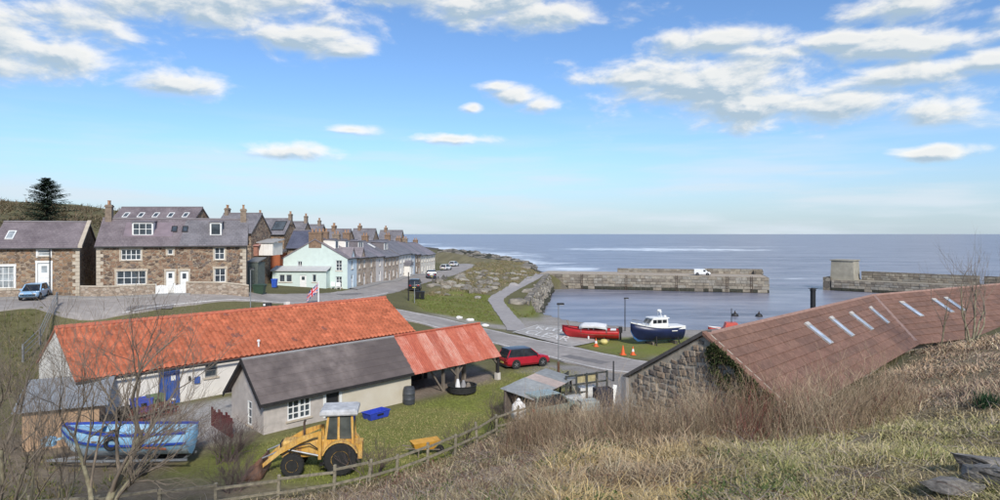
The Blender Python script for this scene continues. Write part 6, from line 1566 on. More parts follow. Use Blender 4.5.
def by_store(px, off):
    p = SO+YU*sf.x(px)-YN*off; p.z = zt(p.x, p.y); return p
def tray(px, py, label, c, w, d, h, rz, name='fish_tray', off=None):
    p = gpt(px, py, 11) if off is None else by_store(px, off); o = thing(name, label, 'tray', (p.x, p.y, p.z+.02), rz); m = mat('tray_'+'_'.join(str(int(x*100)) for x in c), c, .5, .15, 3)
    mb = MB(); mb.loft([[(x*s*w, y*s*d, z) for x, y in ((-.5,-.5),(.5,-.5),(.5,.5),(-.5,.5))] for z, s in ((0,.86),(h,1.0),(h,1.05),(h+.04,1.05),(h+.04,.96),(.05,.84))]); mb.build('shell', m, o)
    mb = MB(); 
    for s in (-1, 1): mb.box(-w*.15, w*.15, s*d*.53-.02, s*d*.53+.02, h*.6, h*.8)
    mb.build('handles', black_pl, o); return o
tray(376, 417.5, 'bright blue fish tray on the grass by the cream wall', (.03,.06,.42), 1.5, .8, .38, R(50))
tray(136, 409, 'big blue fish box stacked by the blue door', (.06,.1,.5), 1.0, .7, .95, Y_RZ, off=.8)
tray(151, 405, 'dull green fish box between the blue box and the blue door', (.16,.22,.12), .85, .6, .9, Y_RZ, off=.7)
tray(122, 415, 'dark net covered fish box left of the blue box', (.04,.035,.03), .9, .7, .7, Y_RZ, off=.9)
p = by_store(159, 1.0); o = thing('white_plank', 'white board propped low beside the blue door', 'board', p, R(30)); mb = MB(); mb.bar((-.55,-.2,.15), (.45,.3,.55), .3, .05); mb.build('board', white_w, o)
mb = MB(); mb.bar((.2, .3, 0), (.2, .3, .45), .1); mb.build('prop', tim, o)
# stack of rusty lobster creels
creel_m = mat('rust_brown_creel', (.2,.07,.05), .85, .3, 4); k = 0
for j in range(2):
    for i in range(5-j):
        p = by_store(121+9.5*i+4*j, 1.9); p.z += .42*j
        o = thing('lobster_creel', ('rust brown lobster creel on the bottom row of the pile before the white store' if j == 0 else 'rust brown lobster creel on the top row of the pile before the white store'), 'creel', p, Y_RZ, 'lobster creels piled in the yard')
        mb = MB(); mb.box(-.33,.33,-.24,.24,0,.05); mb.build('base', tim, o)
        mb = MB()
        for x in (-.32,-.11,.11,.32): mb.tube([(x, .23*math.cos(a), .05+.36*math.sin(a)) for a in [math.pi*q/6 for q in range(7)]], .022, 5)
        for a in (.5,1.1,1.57,2.05,2.65): mb.tube([(-.32,.23*math.cos(a),.05+.36*math.sin(a)),(.32,.23*math.cos(a),.05+.36*math.sin(a))], .018, 5)
        mb.build('hoops', creel_m, o)
# orange yellow wheelbarrow by the fence
p = gpt(425, 453, 11); o = thing('wheelbarrow', 'orange yellow wheelbarrow tipped beside the wooden fence', 'wheelbarrow', p, R(25))
mb = MB(); mb.loft([[(x, -w, z), (x, w, z), (x2, w2, z2), (x2, -w2, z2)] for x, w, z, x2, w2, z2 in ((-.55,.2,.35,-.7,.38,.72),(.4,.18,.3,.75,.36,.75))]); mb.build('tray', mat('barrow_yellow', (.7,.36,.05), .6, .2, 3), o)
mb = MB()
for s in (-1, 1): mb.bar((.75, s*.08, .2), (-1.1, s*.28, .55), .05); mb.bar((-.4, s*.25, .4), (-.45, s*.28, 0), .05)
mb.build('handles', tim, o); mb = MB(); mb.lathe([(0,-.05),(.2,-.05),(.2,.05),(0,.05)], 14, (.8,0,.2), 'y'); mb.build('wheel', tyre_m, o)

# corner yard beside the smokehouse: railings, table, crates, old vehicle and white sack
dk = mat('dark_green_timber', (.05,.055,.05), .8, .3, 4)
for i, (a, b_, lb) in enumerate((((566,401,11),(607,395,11),'tall dark railing beside the smokehouse corner'), ((552,398,11),(568,388,11),'dark railing running back from the lean-to'))):
    A, B = at(*a), at(*b_); A.z = zt(A.x, A.y); B.z = zt(B.x, B.y); o = thing('railing', lb, 'railing'); n_ = 5-2*i
    for k in range(n_):
        q = A.lerp(B, k/(n_-1)); mb = MB(); mb.box(q.x-.06, q.x+.06, q.y-.06, q.y+.06, q.z-.2, q.z+1.75-.5*i); mb.build('post', dk, o)
    for z in (.5, 1.05, 1.65-.5*i): mb = MB(); mb.bar(A+Vector((0,.08,z)), B+Vector((0,.08,z)), .06, .1); mb.build('rail', dk, o)
    if i == 0:
        for u0, u1 in ((.27,.48),(.52,.73)):
            q0, q1 = A.lerp(B, u0), A.lerp(B, u1); mb = MB(); mb.loft([[q0+Vector((0,.14,z)), q1+Vector((0,.14,z)), q1+Vector((0,.17,z)), q0+Vector((0,.17,z))] for z in (1.12,1.6)]); mb.build('infill', mat('straw_screen', (.42,.36,.2), .9, .25, 5), o)
def crate(px, py, label, c, w, d, h, name='crate', dz=0, rz=R(15)):
    p = gpt(px, py, 11); o = thing(name, label, 'crate', (p.x, p.y, p.z+dz), rz); m = mat('crate_'+'_'.join(str(int(x*100)) for x in c), c, .7, .2, 3)
    for k in range(3):
        mb = MB(); z0 = h*k/3; mb.box(-w/2, w/2, -d/2, -d/2+.03, z0+.02, z0+h/3-.02); mb.box(-w/2, w/2, d/2-.03, d/2, z0+.02, z0+h/3-.02); mb.box(-w/2, -w/2+.03, -d/2+.031, d/2-.031, z0+.02, z0+h/3-.02); mb.box(w/2-.03, w/2, -d/2+.031, d/2-.031, z0+.02, z0+h/3-.02); mb.build('slat', m, o)
    mb = MB(); mb.box(-w/2+.03, w/2-.03, -d/2+.03, d/2-.03, 0, h*.9); mb.build('contents', m, o); return o
crate(587, 396, 'big white fish crate behind the tall dark railing', (.66,.66,.64), 1.3, .9, .75)
crate(572, 401, 'pale grey fish crate at the left end of the tall railing', (.5,.53,.55), 1.1, .8, .5)
crate(588, 408, 'pale sea green fish crate in front of the tall railing', (.35,.4,.4), 1.2, .8, .6)
crate(603, 404, 'dark slatted crate at the right end of the tall railing', (.05,.045,.055), 1.1, .8, 1.15)
p = gpt(612.5, 403, 11); o = thing('white_paddle', 'white board leaning against the smokehouse corner', 'board', p); mb = MB(); mb.bar((0,0,0), (.22,.3,1.2), .25, .05); mb.build('board', white_w, o); mb = MB(); mb.bar((.1,.2,.5), (-.15,.2,.5), .05); mb.build('cleat', tim, o)
p = gpt(518.5, 419, 10.6); o = thing('white_sack', 'crumpled white sack half hidden in the brown scrub', 'sack', (p.x, p.y, p.z+.3), .4)
mb = MB(); mb.loft([[(math.cos(a)*r*(1+.12*math.sin(3*a+z*5)), math.sin(a)*r*.8*(1+.1*math.cos(2*a)), z) for a in [2*math.pi*q/12 for q in range(12)]] for z, r in ((0,.3),(.15,.42),(.5,.45),(.85,.36),(1.0,.22),(1.06,.1))]); mb.build('bag', mat('white_sacking', (.75,.73,.7), .8, .1, 4, .3), o, True)
mb = MB(); mb.lathe([(.1,1.04),(.14,1.1),(.05,1.2),(0,1.2)], 8); mb.build('tied_neck', mat('white_sacking', (.75,.73,.7)), o)
# low open lean-to with grey sheets beside the yard
A, B = at(530, 420, 10.9), at(572, 396, 10.9); d = (B-A).normalized(); o = thing('open_store', 'low open store with patched grey sheets near the smokehouse', 'shed', (A.x, A.y, zt(A.x, A.y)), math.atan2(d.y, d.x)); L_ = (B-A).length
for x in (.1, L_/2, L_-.1):
    for y in (.05, 1.7): mb = MB(); mb.box(x-.06, x+.06, y-.06, y+.06, -.3, 1.25 if y < 1 else 1.6); mb.build('post', black_t, o)
for k, c in enumerate(((.3,.31,.31),(.33,.34,.33),(.5,.4,.35),(.27,.28,.28))):
    x0, x1 = L_*k/4, L_*(k+1)/4; mb = MB(); mb.loft([[(x0-.08, -.25, z), (x1+.05, -.25, z), (x1+.05, 1.95, z+.42), (x0-.08, 1.95, z+.42)] for z in (1.25+.02*(k % 2), 1.28+.02*(k % 2))]); mb.build('roof_sheet', mat('patched_sheet_%d' % k, c, .8, .2, 3, .2), o)
mb = MB(); mb.box(0, L_, 1.62, 1.7, -.3, 1.5); mb.build('back_board', tim, o)
# green utility vehicle tucked behind the scrub
p = gpt(551, 415, 10.9); car('faded sage green off road vehicle half hidden by the scrub', p, R(35), paint('car_sage', (.17,.21,.18), .55), 3.6, 1.6, 1.55, None, paint('car_sage_roof', (.3,.36,.33), .6), 'suv')
# garden furniture by the pale green house
for i, px in enumerate((333, 338.5)):
    p = gpt(px, 290.5, 8.1); o = thing('garden_chair', ('white garden chair left of the pair at the pale green gable', 'white garden chair right of the pair at the pale green gable')[i], 'chair', p, .3, 'garden chairs by the gable')
    mb = MB(); mb.box(-.28,.28,-.28,.28,.42,.47); mb.build('seat', white_w, o); mb = MB(); mb.box(-.28,.28,.24,.29,.47,1.0); mb.build('backrest', white_w, o)
    for x in (-.25,.25):
        for y in (-.25,.25): mb = MB(); mb.bar((x,y,0),(x,y,.42),.05); mb.build('leg', white_w, o)
# handrail up the bank on the left
o = thing('bank_handrail', 'weathered pale handrail climbing the bank left of the orange roof', 'handrail'); A = [at(23, 366, 9.9), at(40, 348, 9.3), at(57, 328, 8.6)]
for q in A: z = zt(q.x, q.y); mb = MB(); mb.box(q.x-.06, q.x+.06, q.y-.06, q.y+.06, z-.2, z+1.35); mb.build('post', galv, o)
for z in (.5, .9, 1.3):
    for a, b_ in zip(A, A[1:]): mb = MB(); mb.tube([(a.x, a.y, zt(a.x, a.y)+z), (b_.x, b_.y, zt(b_.x, b_.y)+z)], .035, 6); mb.build('rail', galv, o)
# wooden fence along the foot of the hill
FEN = [(-19,23.6),(-15,24.4),(-11.2,25.6),(-6.9,27.0),(-4.6,29),(-2.2,31.8),(-.16,34.6),(1.8,37)]
o = thing('rail_fence', 'weathered wooden post and rail fence along the foot of the hillside', 'fence'); c = resample(FEN, 1.9)
fwood = mat('fence_wood', (.25,.22,.16), .95, .4, 6, .5)
for k, q in enumerate(c):
    z = zt(q.x, q.y); mb = MB(); mb.cbox(-.065, .065, -.065, .065, z-.3, z+1.15+random.uniform(-.1,.08), .02, M=Matrix.Translation((q.x, q.y, z)) @ Matrix.Rotation(random.uniform(-.09,.09), 4, 'Y') @ Matrix.Rotation(random.uniform(-.06,.06), 4, 'X') @ Matrix.Translation((0, 0, -z))); mb.build('post', fwood, o)
    if k+1 < len(c):
        n_ = c[k+1]; zn = zt(n_.x, n_.y)
        for zz in (.4, .95): mb = MB(); mb.bar((q.x, q.y-.09, z+zz+random.uniform(-.09,.09)), (n_.x, n_.y-.09, zn+zz+random.uniform(-.09,.09)), .05, .1); mb.build('rail', fwood, o)

# ------------------------------------------------------------------ vegetation
rng = np.random.default_rng(42)
veg = attr_mat('dry_vegetation', .9, 3, 0)
bark_m = mat('lichened_bark', (.24,.2,.13), .95, .35, 5, .6, col2=(.38,.35,.23))
twig_m = mat('brown_twigs', (.23,.185,.14), .9, .25, 3)
def tubes_np(P, Rd, sides=4):
    """P (N,K,3) polylines, Rd (N,K) radii -> verts, quads"""
    N, K, _ = P.shape
    d = np.gradient(P, axis=1); d /= np.maximum(np.linalg.norm(d, axis=2, keepdims=True), 1e-6)
    ref = np.where(np.abs(d[:, :1, 2:3]) > .8, np.array([[[1., 0, 0]]]), np.array([[[0, 0, 1.]]]))
    u = np.cross(d, np.broadcast_to(ref, d.shape)); u /= np.maximum(np.linalg.norm(u, axis=2, keepdims=True), 1e-6); w = np.cross(d, u)
    V = np.stack([P+(u*math.cos(2*math.pi*k/sides)+w*math.sin(2*math.pi*k/sides))*Rd[:, :, None] for k in range(sides)], 2)
    idx = np.arange(N*K*sides).reshape(N, K, sides); nx = np.roll(idx, -1, axis=2)
    Q = np.stack([idx[:, :-1], nx[:, :-1], nx[:, 1:], idx[:, 1:]], -1).reshape(-1, 4)
    return V.reshape(-1, 3), Q
def grow_tree(seed, base, lean, length, rad, depth, spread=.6, nchild=(4, 6), up=.25, shrink=(.5, .75), K=5, wob=.13):
    rd = np.random.default_rng(seed); out = [[] for _ in range(depth+1)]
    stack = [(np.array(base, float), np.array(lean, float), length, rad, 0)]
    while stack:
        p, d, L, r, lv = stack.pop(); d = d/np.linalg.norm(d); pl = [p]; rl = [r]; cur = p; dd = d
        for k in range(1, K):
            dd = dd+rd.normal(0, wob, 3)+np.array([0, 0, up*.12]); dd /= np.linalg.norm(dd); cur = cur+dd*L/(K-1); pl.append(cur); rl.append(r*(1-.62*k/(K-1)))
        out[lv].append((pl, rl))
        if lv < depth:
            n = rd.integers(nchild[0], nchild[1]+1)
            for c in range(n):
                t = rd.uniform(.3, 1.0) if c else 1.0; i = min(int(t*(K-1)), K-2); f = t*(K-1)-i
                q = pl[i]+(pl[i+1]-pl[i])*f; rr = max(rl[i]*(1-f)+rl[i+1]*f, .003)*(.72 if c else .9)
                a = rd.normal(0, 1, 3); a -= d*a.dot(d); a /= max(np.linalg.norm(a), 1e-6)
                nd = dd+a*spread*rd.uniform(.5, 1.3)+np.array([0, 0, up]); stack.append((q, nd, L*rd.uniform(*shrink), max(rr, .004), lv+1))
    return out
def bare_tree(label, base, stems, depth=4, group=None, name='bare_tree', mt=None, **kw):
    root = thing(name, label, 'tree', base, 0, group); tr_, br_ = [], []
    for s, (off, lean, L, r) in enumerate(stems):
        o = grow_tree(kw.pop('seed', 1)+s*13 if 'seed' in kw else 100+s*13+int(abs(base[0])*7), off, lean, L, r, depth, **kw)
        tr_ += o[0]
        for lv in o[1:]: br_ += lv
    for nm, l, sides, m in (('trunk', tr_, 7, mt or bark_m), ('branches', br_, 4, twig_m if mt is None else mt)):
        V, Q = tubes_np(np.array([x[0] for x in l]), np.array([x[1] for x in l]), sides)
        np_mesh(nm, V, Q, None, m, root, True)
    return root
def gz(x, y, dz=-.15): return (x, y, zt(x, y)+dz)
bare_tree('large bare tree with lichened leaning trunk in front of the orange roof', gz(-12.3, 19.8), [((0,0,0), (.2,.05,1), 3.7, .17), ((-.1,.1,.2), (-.3,.15,1), 3.4, .11), ((.15,0,.5), (.5,.2,1), 2.9, .085)], 4, spread=.66, nchild=(4, 5), up=.22, shrink=(.55, .8))
bare_tree('bare many stemmed tree at the left edge of the picture', gz(-14.6, 18.6), [((0,0,0), (-.02,.05,1), 3.8, .13), ((.3,.1,.1), (.14,.1,1), 3.1, .09), ((-.5,-.1,0), (-.1,.1,1), 3.8, .12), ((.7,.3,0), (.2,0,1), 2.9, .07)], 4, spread=.55, nchild=(3, 5), up=.3, shrink=(.5, .75))
bare_tree('thin bare sapling between the leaning tree and the left edge tree', gz(-15.0, 22.0), [((0,0,0), (.12,0,1), 2.8, .06), ((.2,0,0), (-.1,0,1), 2.6, .05)], 3, spread=.55, nchild=(4, 6), up=.3)
bare_tree('slim leaning bare tree in the corner left of the blue boat', gz(-17.2, 21.5), [((0,0,0), (.05,0,1), 3.2, .09), ((.4,.1,0), (.25,0,1), 2.8, .06), ((-.3,0,0), (-.15,.1,1), 2.9, .06)], 4, spread=.6, nchild=(3, 5), up=.25)
p = at(972, 337, 6.55); bare_tree('bare many stemmed tree on the hill crest at the right edge', gz(p.x, p.y), [((0,0,0), (.12,0,1), 3.6, .08), ((.2,.1,0), (.45,.1,1), 3.3, .07), ((-.2,.1,0), (-.3,0,1), 2.8, .06), ((.1,-.1,0), (.75,.1,1), 3.0, .06), ((-.1,0,0), (-.05,.1,1), 3.9, .07)], 3, spread=.5, nchild=(3, 4), up=.35, shrink=(.5, .75))
p = at(940, 338, 6.8); bare_tree('slender bare sapling on the hill crest below the rooflights', gz(p.x, p.y), [((0,0,0), (-.03,0,1), 3.6, .05), ((.1,0,0), (.1,0,1), 2.4, .035)], 2, spread=.3, nchild=(3, 4), up=.5)
for lb, x, y, h, n in (('dark twiggy bush between the grey shed gable and the yellow loader', -13.2, 31.3, 1.0, 22), ('bare brown bush beside the blue boat stern', -15.6, 31.8, 1.1, 22), ('bare bush at the fence by the wheelbarrow', -1.9, 33.0, .9, 6),
        ('tall thin bare bush where the fence meets the scrub', -.6, 35.6, 1.25, 6), ('bare bush beside the rear wheel of the yellow loader', -5.7, 29.4, .8, 9), ('low bare bush in front of the loader bucket', -11.4, 28.0, .8, 14)):
    rd = random.Random(int(x*10)); bare_tree(lb, gz(x, y), [((rd.uniform(-.4,.4), rd.uniform(-.3,.3), 0), (rd.uniform(-.7,.7), rd.uniform(-.5,.5), 1), h*rd.uniform(.8,1.2), .025) for _ in range(n)], 3, name='bare_bush', spread=.6, nchild=(3, 5), up=.2, shrink=(.55, .8), mt=mat('mauve_twigs', (.14,.1,.09), .9, .3, 3))
for lb, px, d, top, n in (('brown bare tree in the gap behind the two stone cottages', 90, 75, 216, 5), ('scrubby brown tree behind the left stone cottage roof', 66, 92, 210, 5), ('bare brown tree at the far left behind the cottage', 10, 96, 208, 5)):
    x = (px-MIDX)*d/FPX; zg = zt(x, d); h = CAMZ+(HORY-top)*d/FPX-zg
    bare_tree(lb, (x, d, zg-.2), [((.3*k-.6, 0, 0), (.35*(k-2)/2, .1*(k % 2), 1), h*.42, .12) for k in range(n)], 3, spread=.7, nchild=(4, 6), up=.2, shrink=(.5, .75), mt=mat('far_brown_twigs', (.15,.105,.075), .95, .3, 2))

# conifer behind the left cottage
cx_, cd = (47-MIDX)*100/FPX, 100.0; zg = zt(cx_, cd); ztop = CAMZ+(HORY-178)*cd/FPX; H_ = ztop-zg
con = thing('conifer_tree', 'tall dark conifer rising behind the left stone cottage', 'tree', (cx_, cd, zg))
mb = MB(); mb.tube([(0,0,-.3),(0.05,0,H_*.5),(0,0,H_)], [.28,.18,.03], 7); mb.build('trunk', mat('dark_bark', (.06,.045,.035), .95, .3, 4), con)
parts = []; n_w = 34
bs, dr_, ln = [], [], []
for w_i in range(n_w):
    t = w_i/n_w; z = H_*(.22+.78*t); Lb = (1-t)**.75*5.2+.3
    for k in range(10):
        a = rng.uniform(0, 2*math.pi); L = Lb*rng.uniform(.7, 1.15); rise = .5*t+.12
        for q in range(16):
            s = (q+rng.uniform(0, 1))/16
            c = np.array([math.cos(a)*L*s, math.sin(a)*L*s, z+L*s*rise-.18*L*s*s]); 
            for sd in (-1, 1):
                bs.append(c); dd = np.array([math.cos(a+sd*.85), math.sin(a+sd*.85), rng.uniform(-.25, .3)]); dr_.append(dd/np.linalg.norm(dd)); ln.append(rng.uniform(.35, .75)*(1.15-.6*s)*min(1, Lb/2.5+.25))
bs, dr_, ln = np.array(bs), np.array(dr_), np.array(ln); N = len(bs)
col = np.array([.035,.055,.035])[None]*rng.uniform(.5, 1.5, (N, 1))
V, Q, C = strands(rng, bs, dr_, ln, np.full(N, .15), np.full(N, .11), col, 2, 2, .1, .3)
np_mesh('crown', V, Q, C, veg, con)

# scrubby hedgerow trees far up the hill
bs, dr_, ln, cl = [], [], [], []
for k in range(140):
    px = rng.uniform(-10, 125); d = rng.uniform(150, 320); x = (px-MIDX)*d/FPX; y = d; z = zt(x, y); s = rng.uniform(1.2, 3.2)
    n = 40; a = rng.normal(0, 1, (n, 3)); a[:, 2] = np.abs(a[:, 2]); a /= np.linalg.norm(a, axis=1, keepdims=True)
    bs.append(np.array([x, y, z])+a*s*rng.uniform(.3, 1, (n, 1))); dr_.append(a); ln.append(np.full(n, s*.6)); cl.append(np.array([[.13,.1,.06],[.09,.08,.045],[.16,.12,.08]])[rng.integers(3)][None]*rng.uniform(.7, 1.3, (n, 1)))
bs, dr_, ln, cl = map(np.concatenate, (bs, dr_, ln, cl))
V, Q, C = strands(rng, bs, dr_, ln, np.full(len(bs), .1), np.full(len(bs), .16), cl, 2, 2)
tag(np_mesh('hillside_scrub', V, Q, C, veg), 'brown scrub dotted over the far hillside', 'scrub', kind='stuff')

# hillside in front: scatter helpers
HILL = [(-16,25.2),(-11.2,26.0),(-6.9,27.4),(-4.6,29.4),(-2.2,32.2),(-.16,35),(1.8,37.4),(4,35.5),(6.2,34),(9.5,29.8),(12.4,27.2),(17.5,32.5),(30.5,45.8),(45,54.5),(60,60),(60,-5),(-20,-5)]
def scatter(n, d0, d1, a0=-44, a1=43, power=1.0):
    u = rng.uniform(0, 1, n); d = d0*(d1/d0)**u if power == 1 else (d0**(1-power)+u*(d1**(1-power)-d0**(1-power)))**(1/(1-power))
    t = np.tan(np.radians(rng.uniform(a0, a1, n))); x, y = t*d, d
    ok = in_poly(x, y, HILL); x, y = x[ok], y[ok]; z = ztv(x, y); px, py = proj(x, y, z)
    return x, y, z, px, py
def lerpc(a, b, t): return np.array(a)[None]*(1-t[:, None])+np.array(b)[None]*t[:, None]
# grass tussocks
x, y, z, px, py = scatter(42000, 7.5, 48, power=1.2)
n1 = fbm(x, y, .45, 3, 2); n2 = fbm(x, y, 1.6, 2, 8)
straw = sstep(500, 580, px)*sstep(760, 640, px)*sstep(425, 445, py)
green = np.clip(sstep(660, 800, px)*sstep(395, 425, py)*(.6+.7*n1), 0, 1)
pale = sstep(740, 800, px)*sstep(425, 395, py)
bramz = sstep(585, 500, px)
col = lerpc((.27,.2,.11), (.24,.2,.09), n2)
col = col*(1-straw[:, None])+lerpc((.5,.37,.18), (.36,.27,.12), n2)*straw[:, None]
gcol = lerpc((.21,.225,.075), (.38,.33,.16), np.clip(n2*2.2-.6, 0, 1)); col = col*(1-green[:, None])+gcol*green[:, None]
col = col*(1-pale[:, None]*.8)+lerpc((.45,.33,.23), (.33,.22,.15), n2)*pale[:, None]*.8
col = col*(1-bramz[:, None]*.7)+lerpc((.2,.15,.11), (.15,.15,.07), n1)*bramz[:, None]*.7
patch = fbm(x, y, .9, 3, 17); mauve = (np.clip((fbm(x, y, .33, 3, 61)-.5)*4, 0, .75)*(1-.7*green))[:, None]; col = col*(1-mauve)+lerpc((.3,.21,.16), (.2,.145,.11), n2)*mauve
dk_ = np.clip((.42-patch)*5, 0, .8)[:, None]; col = col*(1-dk_)+np.array([.16,.125,.075])[None]*dk_
keep = rng.uniform(0, 1, len(x)) < np.clip((patch-.2)*3.2, .6, 1)
x, y, z, px, py, col, n1, n2, green, patch, straw = [v[keep] for v in (x, y, z, px, py, col, n1, n2, green, patch, straw)]
B = 16; N = len(x); dist = np.hypot(x, y)
rad = .05+.007*dist
bx = np.repeat(x, B)+rng.normal(0, 1, N*B)*np.repeat(rad, B); by = np.repeat(y, B)+rng.normal(0, 1, N*B)*np.repeat(rad, B); bz = ztv(bx, by)-.03
wind = np.stack([fbm(x, y, .7, 2, 51)-.5, fbm(x, y, .7, 2, 57)-.5], 1)*2.6
lean = np.repeat(wind+rng.normal(0, .4, (N, 2)), B, 0)+rng.normal(0, .3, (N*B, 2)); dv = np.stack([lean[:, 0]+.1, lean[:, 1], np.ones(N*B)], 1); dv /= np.linalg.norm(dv, axis=1, keepdims=True)
L = np.repeat(rng.uniform(.34, .72, N)*np.clip(.45+1.6*(patch-.27), .45, 1.7)*(1-.25*green)*(1+.35*straw), B)*rng.uniform(.55, 1.3, N*B); W = np.repeat((.0035+.00055*dist)*rng.uniform(.7, 1.4, N), B)
cc = np.repeat(col*1.22*rng.uniform(.75, 1.25, (N, 1)), B, 0)*rng.uniform(.75, 1.25, (N*B, 1)); dead = rng.uniform(0, 1, N*B) < .2; cc[dead] = np.array([.52,.43,.28])*rng.uniform(.75, 1.15, (dead.sum(), 1))
bb_ = np.stack([bx, by, bz], 1); nr = np.hypot(bx, by) < 17; ps = []
for m_, sg in ((nr, 3), (~nr, 2)): ps.append(strands(rng, bb_[m_], dv[m_], L[m_], np.full(m_.sum(), .7), W[m_], cc[m_], sg, 2, .25))
V, Q, C = join_np(ps)
tag(np_mesh('hill_grass', V, Q, C, veg), 'tussocky dry and green grass covering the near hillside', 'grass', kind='stuff')
# upright brown scrub stems
SCRUB = [(-.2,27.5),(.3,36.2),(3.2,35.6),(6.4,33.0),(9.3,28.4),(12.2,25.9),(15.8,28.6),(18.5,30.5),(17,25.5),(13.2,21.6),(10.6,20.0),(8.2,20.8),(5.2,23.2),(2.2,25.6)]
n = 23000; x = rng.uniform(-1, 19, n); y = rng.uniform(19, 36.5, n); ok = in_poly(x, y, SCRUB) & (rng.uniform(0, 1, n) < .25+1.1*fbm(x, y, .5, 2, 4)); x, y = x[ok], y[ok]; z = ztv(x, y)
edge = np.clip(poly_dist(x, y, SCRUB)/1.2, .35, 1); N = len(x)
dv = np.stack([rng.normal(.05, .3, N), rng.normal(0, .3, N), np.ones(N)], 1); dv /= np.linalg.norm(dv, axis=1, keepdims=True)
L = rng.uniform(.75, 2.35, N)**1.1*edge*(.35+1.15*fbm(x, y, .9, 3, 14)); tone = fbm(x, y, .7, 2, 6)
cc = lerpc((.235,.165,.105), (.44,.345,.235), np.clip(tone*2-.5, 0, 1))*rng.uniform(.5, 1.4, (N, 1)); red = rng.uniform(0, 1, N) < .05; cc[red] = np.array([.2,.07,.06])
px, py = proj(x, y, z); rs_ = (np.abs(px-752) < 14) & (py > 415) & (rng.uniform(0, 1, N) < .35); cc[rs_] = np.array([.2,.07,.06])*rng.uniform(.7, 1.4, (rs_.sum(), 1))
P1 = strands(rng, np.stack([x, y, z-.05], 1), dv, L, np.full(N, .1), rng.uniform(.006, .013, N), cc, 4, 3, .16, .35)
k = 3; ii = np.repeat(np.arange(N), k); t = rng.uniform(.35, .95, N*k); b0 = np.stack([x, y, z], 1)[ii]+dv[ii]*(L[ii]*t)[:, None]
td_ = dv[ii]+rng.normal(0, .7, (N*k, 3)); td_ /= np.linalg.norm(td_, axis=1, keepdims=True)
P2 = strands(rng, b0, td_, L[ii]*rng.uniform(.18, .4, N*k), np.zeros(N*k), np.full(N*k, .0055), cc[ii]*1.15, 2, 2, .15)
V, Q, C = join_np([P1, P2]); tag(np_mesh('scrub_thicket', V, Q, C, veg), 'dense thicket of bare upright brown stems below the smokehouse', 'scrub', kind='stuff')
# arching bramble canes
x, y, z, px, py = scatter(26000, 8, 45, power=1.1)
w = np.clip(sstep(600, 520, px)*.9+.10+sstep(690, 740, px)*sstep(905, 850, px)*sstep(440, 460, py)*.3+sstep(720, 900, px)*sstep(400, 350, py)*.4, 0, 1)
ok = rng.uniform(0, 1, len(x)) < w*np.clip(.3+1.2*fbm(x, y, .4, 3, 21), 0, 1); x, y, z, px, py = [v[ok] for v in (x, y, z, px, py)]; N = len(x)
dv = np.stack([rng.normal(0, .75, N), rng.normal(0, .75, N), rng.uniform(.5, 1.1, N)], 1); dv /= np.linalg.norm(dv, axis=1, keepdims=True)
cc = lerpc((.26,.21,.2), (.34,.28,.24), fbm(x, y, .8, 2, 7))*rng.uniform(.55, 1.35, (N, 1)); r_ = rng.uniform(0, 1, N); cc[r_ < .18] = np.array([.17,.075,.06]); cc[r_ > .86] = np.array([.42,.36,.26])
rz_ = (px > 355) & (px < 445) & (py > 445) & (py < 485); cc[rz_] = np.array([.16,.05,.045])*rng.uniform(.6, 1.4, (rz_.sum(), 1))
V, Q, C = strands(rng, np.stack([x, y, z-.03], 1), dv, rng.uniform(.6, 1.5, N), np.full(N, .75), .0035+.00032*np.hypot(x, y), cc, 5, 3, .25, .4)
tag(np_mesh('bramble_canes', V, Q, C, veg), 'tangle of bare grey bramble canes on the slope', 'brambles', kind='stuff')
# low green leaves among the brambles
x, y, z, px, py = scatter(16000, 8, 36, power=1.1); m_ = fbm(x, y, .5, 3, 33); g_ = (m_ > .55) & ((px < 620) | ((px > 680) & (px < 800) & (py > 455))); x, y, z = x[g_], y[g_], z[g_]; N = len(x)
dv = rng.normal(0, 1, (N, 3)); dv[:, 2] = np.abs(dv[:, 2])+.2; dv /= np.linalg.norm(dv, axis=1, keepdims=True)
k = 5; ii = np.repeat(np.arange(N), k); b0 = np.stack([x, y, z+.1], 1)[ii]+rng.normal(0, .12, (N*k, 3)); dv = rng.normal(0, 1, (N*k, 3)); dv /= np.linalg.norm(dv, axis=1, keepdims=True)
V, Q, C = strands(rng, b0, dv, np.full(N*k, .09), np.zeros(N*k), np.full(N*k, .024), lerpc((.05,.075,.03), (.13,.16,.05), rng.uniform(0, 1, N*k)), 2, 2, .1, .3)
tag(np_mesh('slope_leaves', V, Q, C, veg), 'patches of low green leaves among the brambles', 'ground cover', kind='stuff')
# mown yard grass
n = 90000; x = rng.uniform(-14, 7, n); y = rng.uniform(28, 55, n); inside = in_poly(x, y, LAWN); d_ = poly_dist(x, y, LAWN); sel = inside & (rng.uniform(0, 1, n) < np.clip(.35+d_, 0, 1)); x, y = x[sel], y[sel]; N = len(x); z = ztv(x, y)
t = np.clip(fbm(x, y, .3, 3, 9)*3.0-1.05, 0, 1); cc = lerpc((.22,.245,.06), (.34,.29,.13), t)*rng.uniform(.65, 1.3, (N, 1))
dv = np.stack([rng.normal(0, .5, N), rng.normal(0, .5, N), np.ones(N)], 1); dv /= np.linalg.norm(dv, axis=1, keepdims=True)
V, Q, C = strands(rng, np.stack([x, y, z-.01], 1), dv, rng.uniform(.06, .16, N), np.full(N, .4), np.full(N, .018), cc, 2, 2, .2)
tag(np_mesh('lawn_grass', V, Q, C, veg), 'short patchy green grass of the yard', 'grass', kind='stuff')
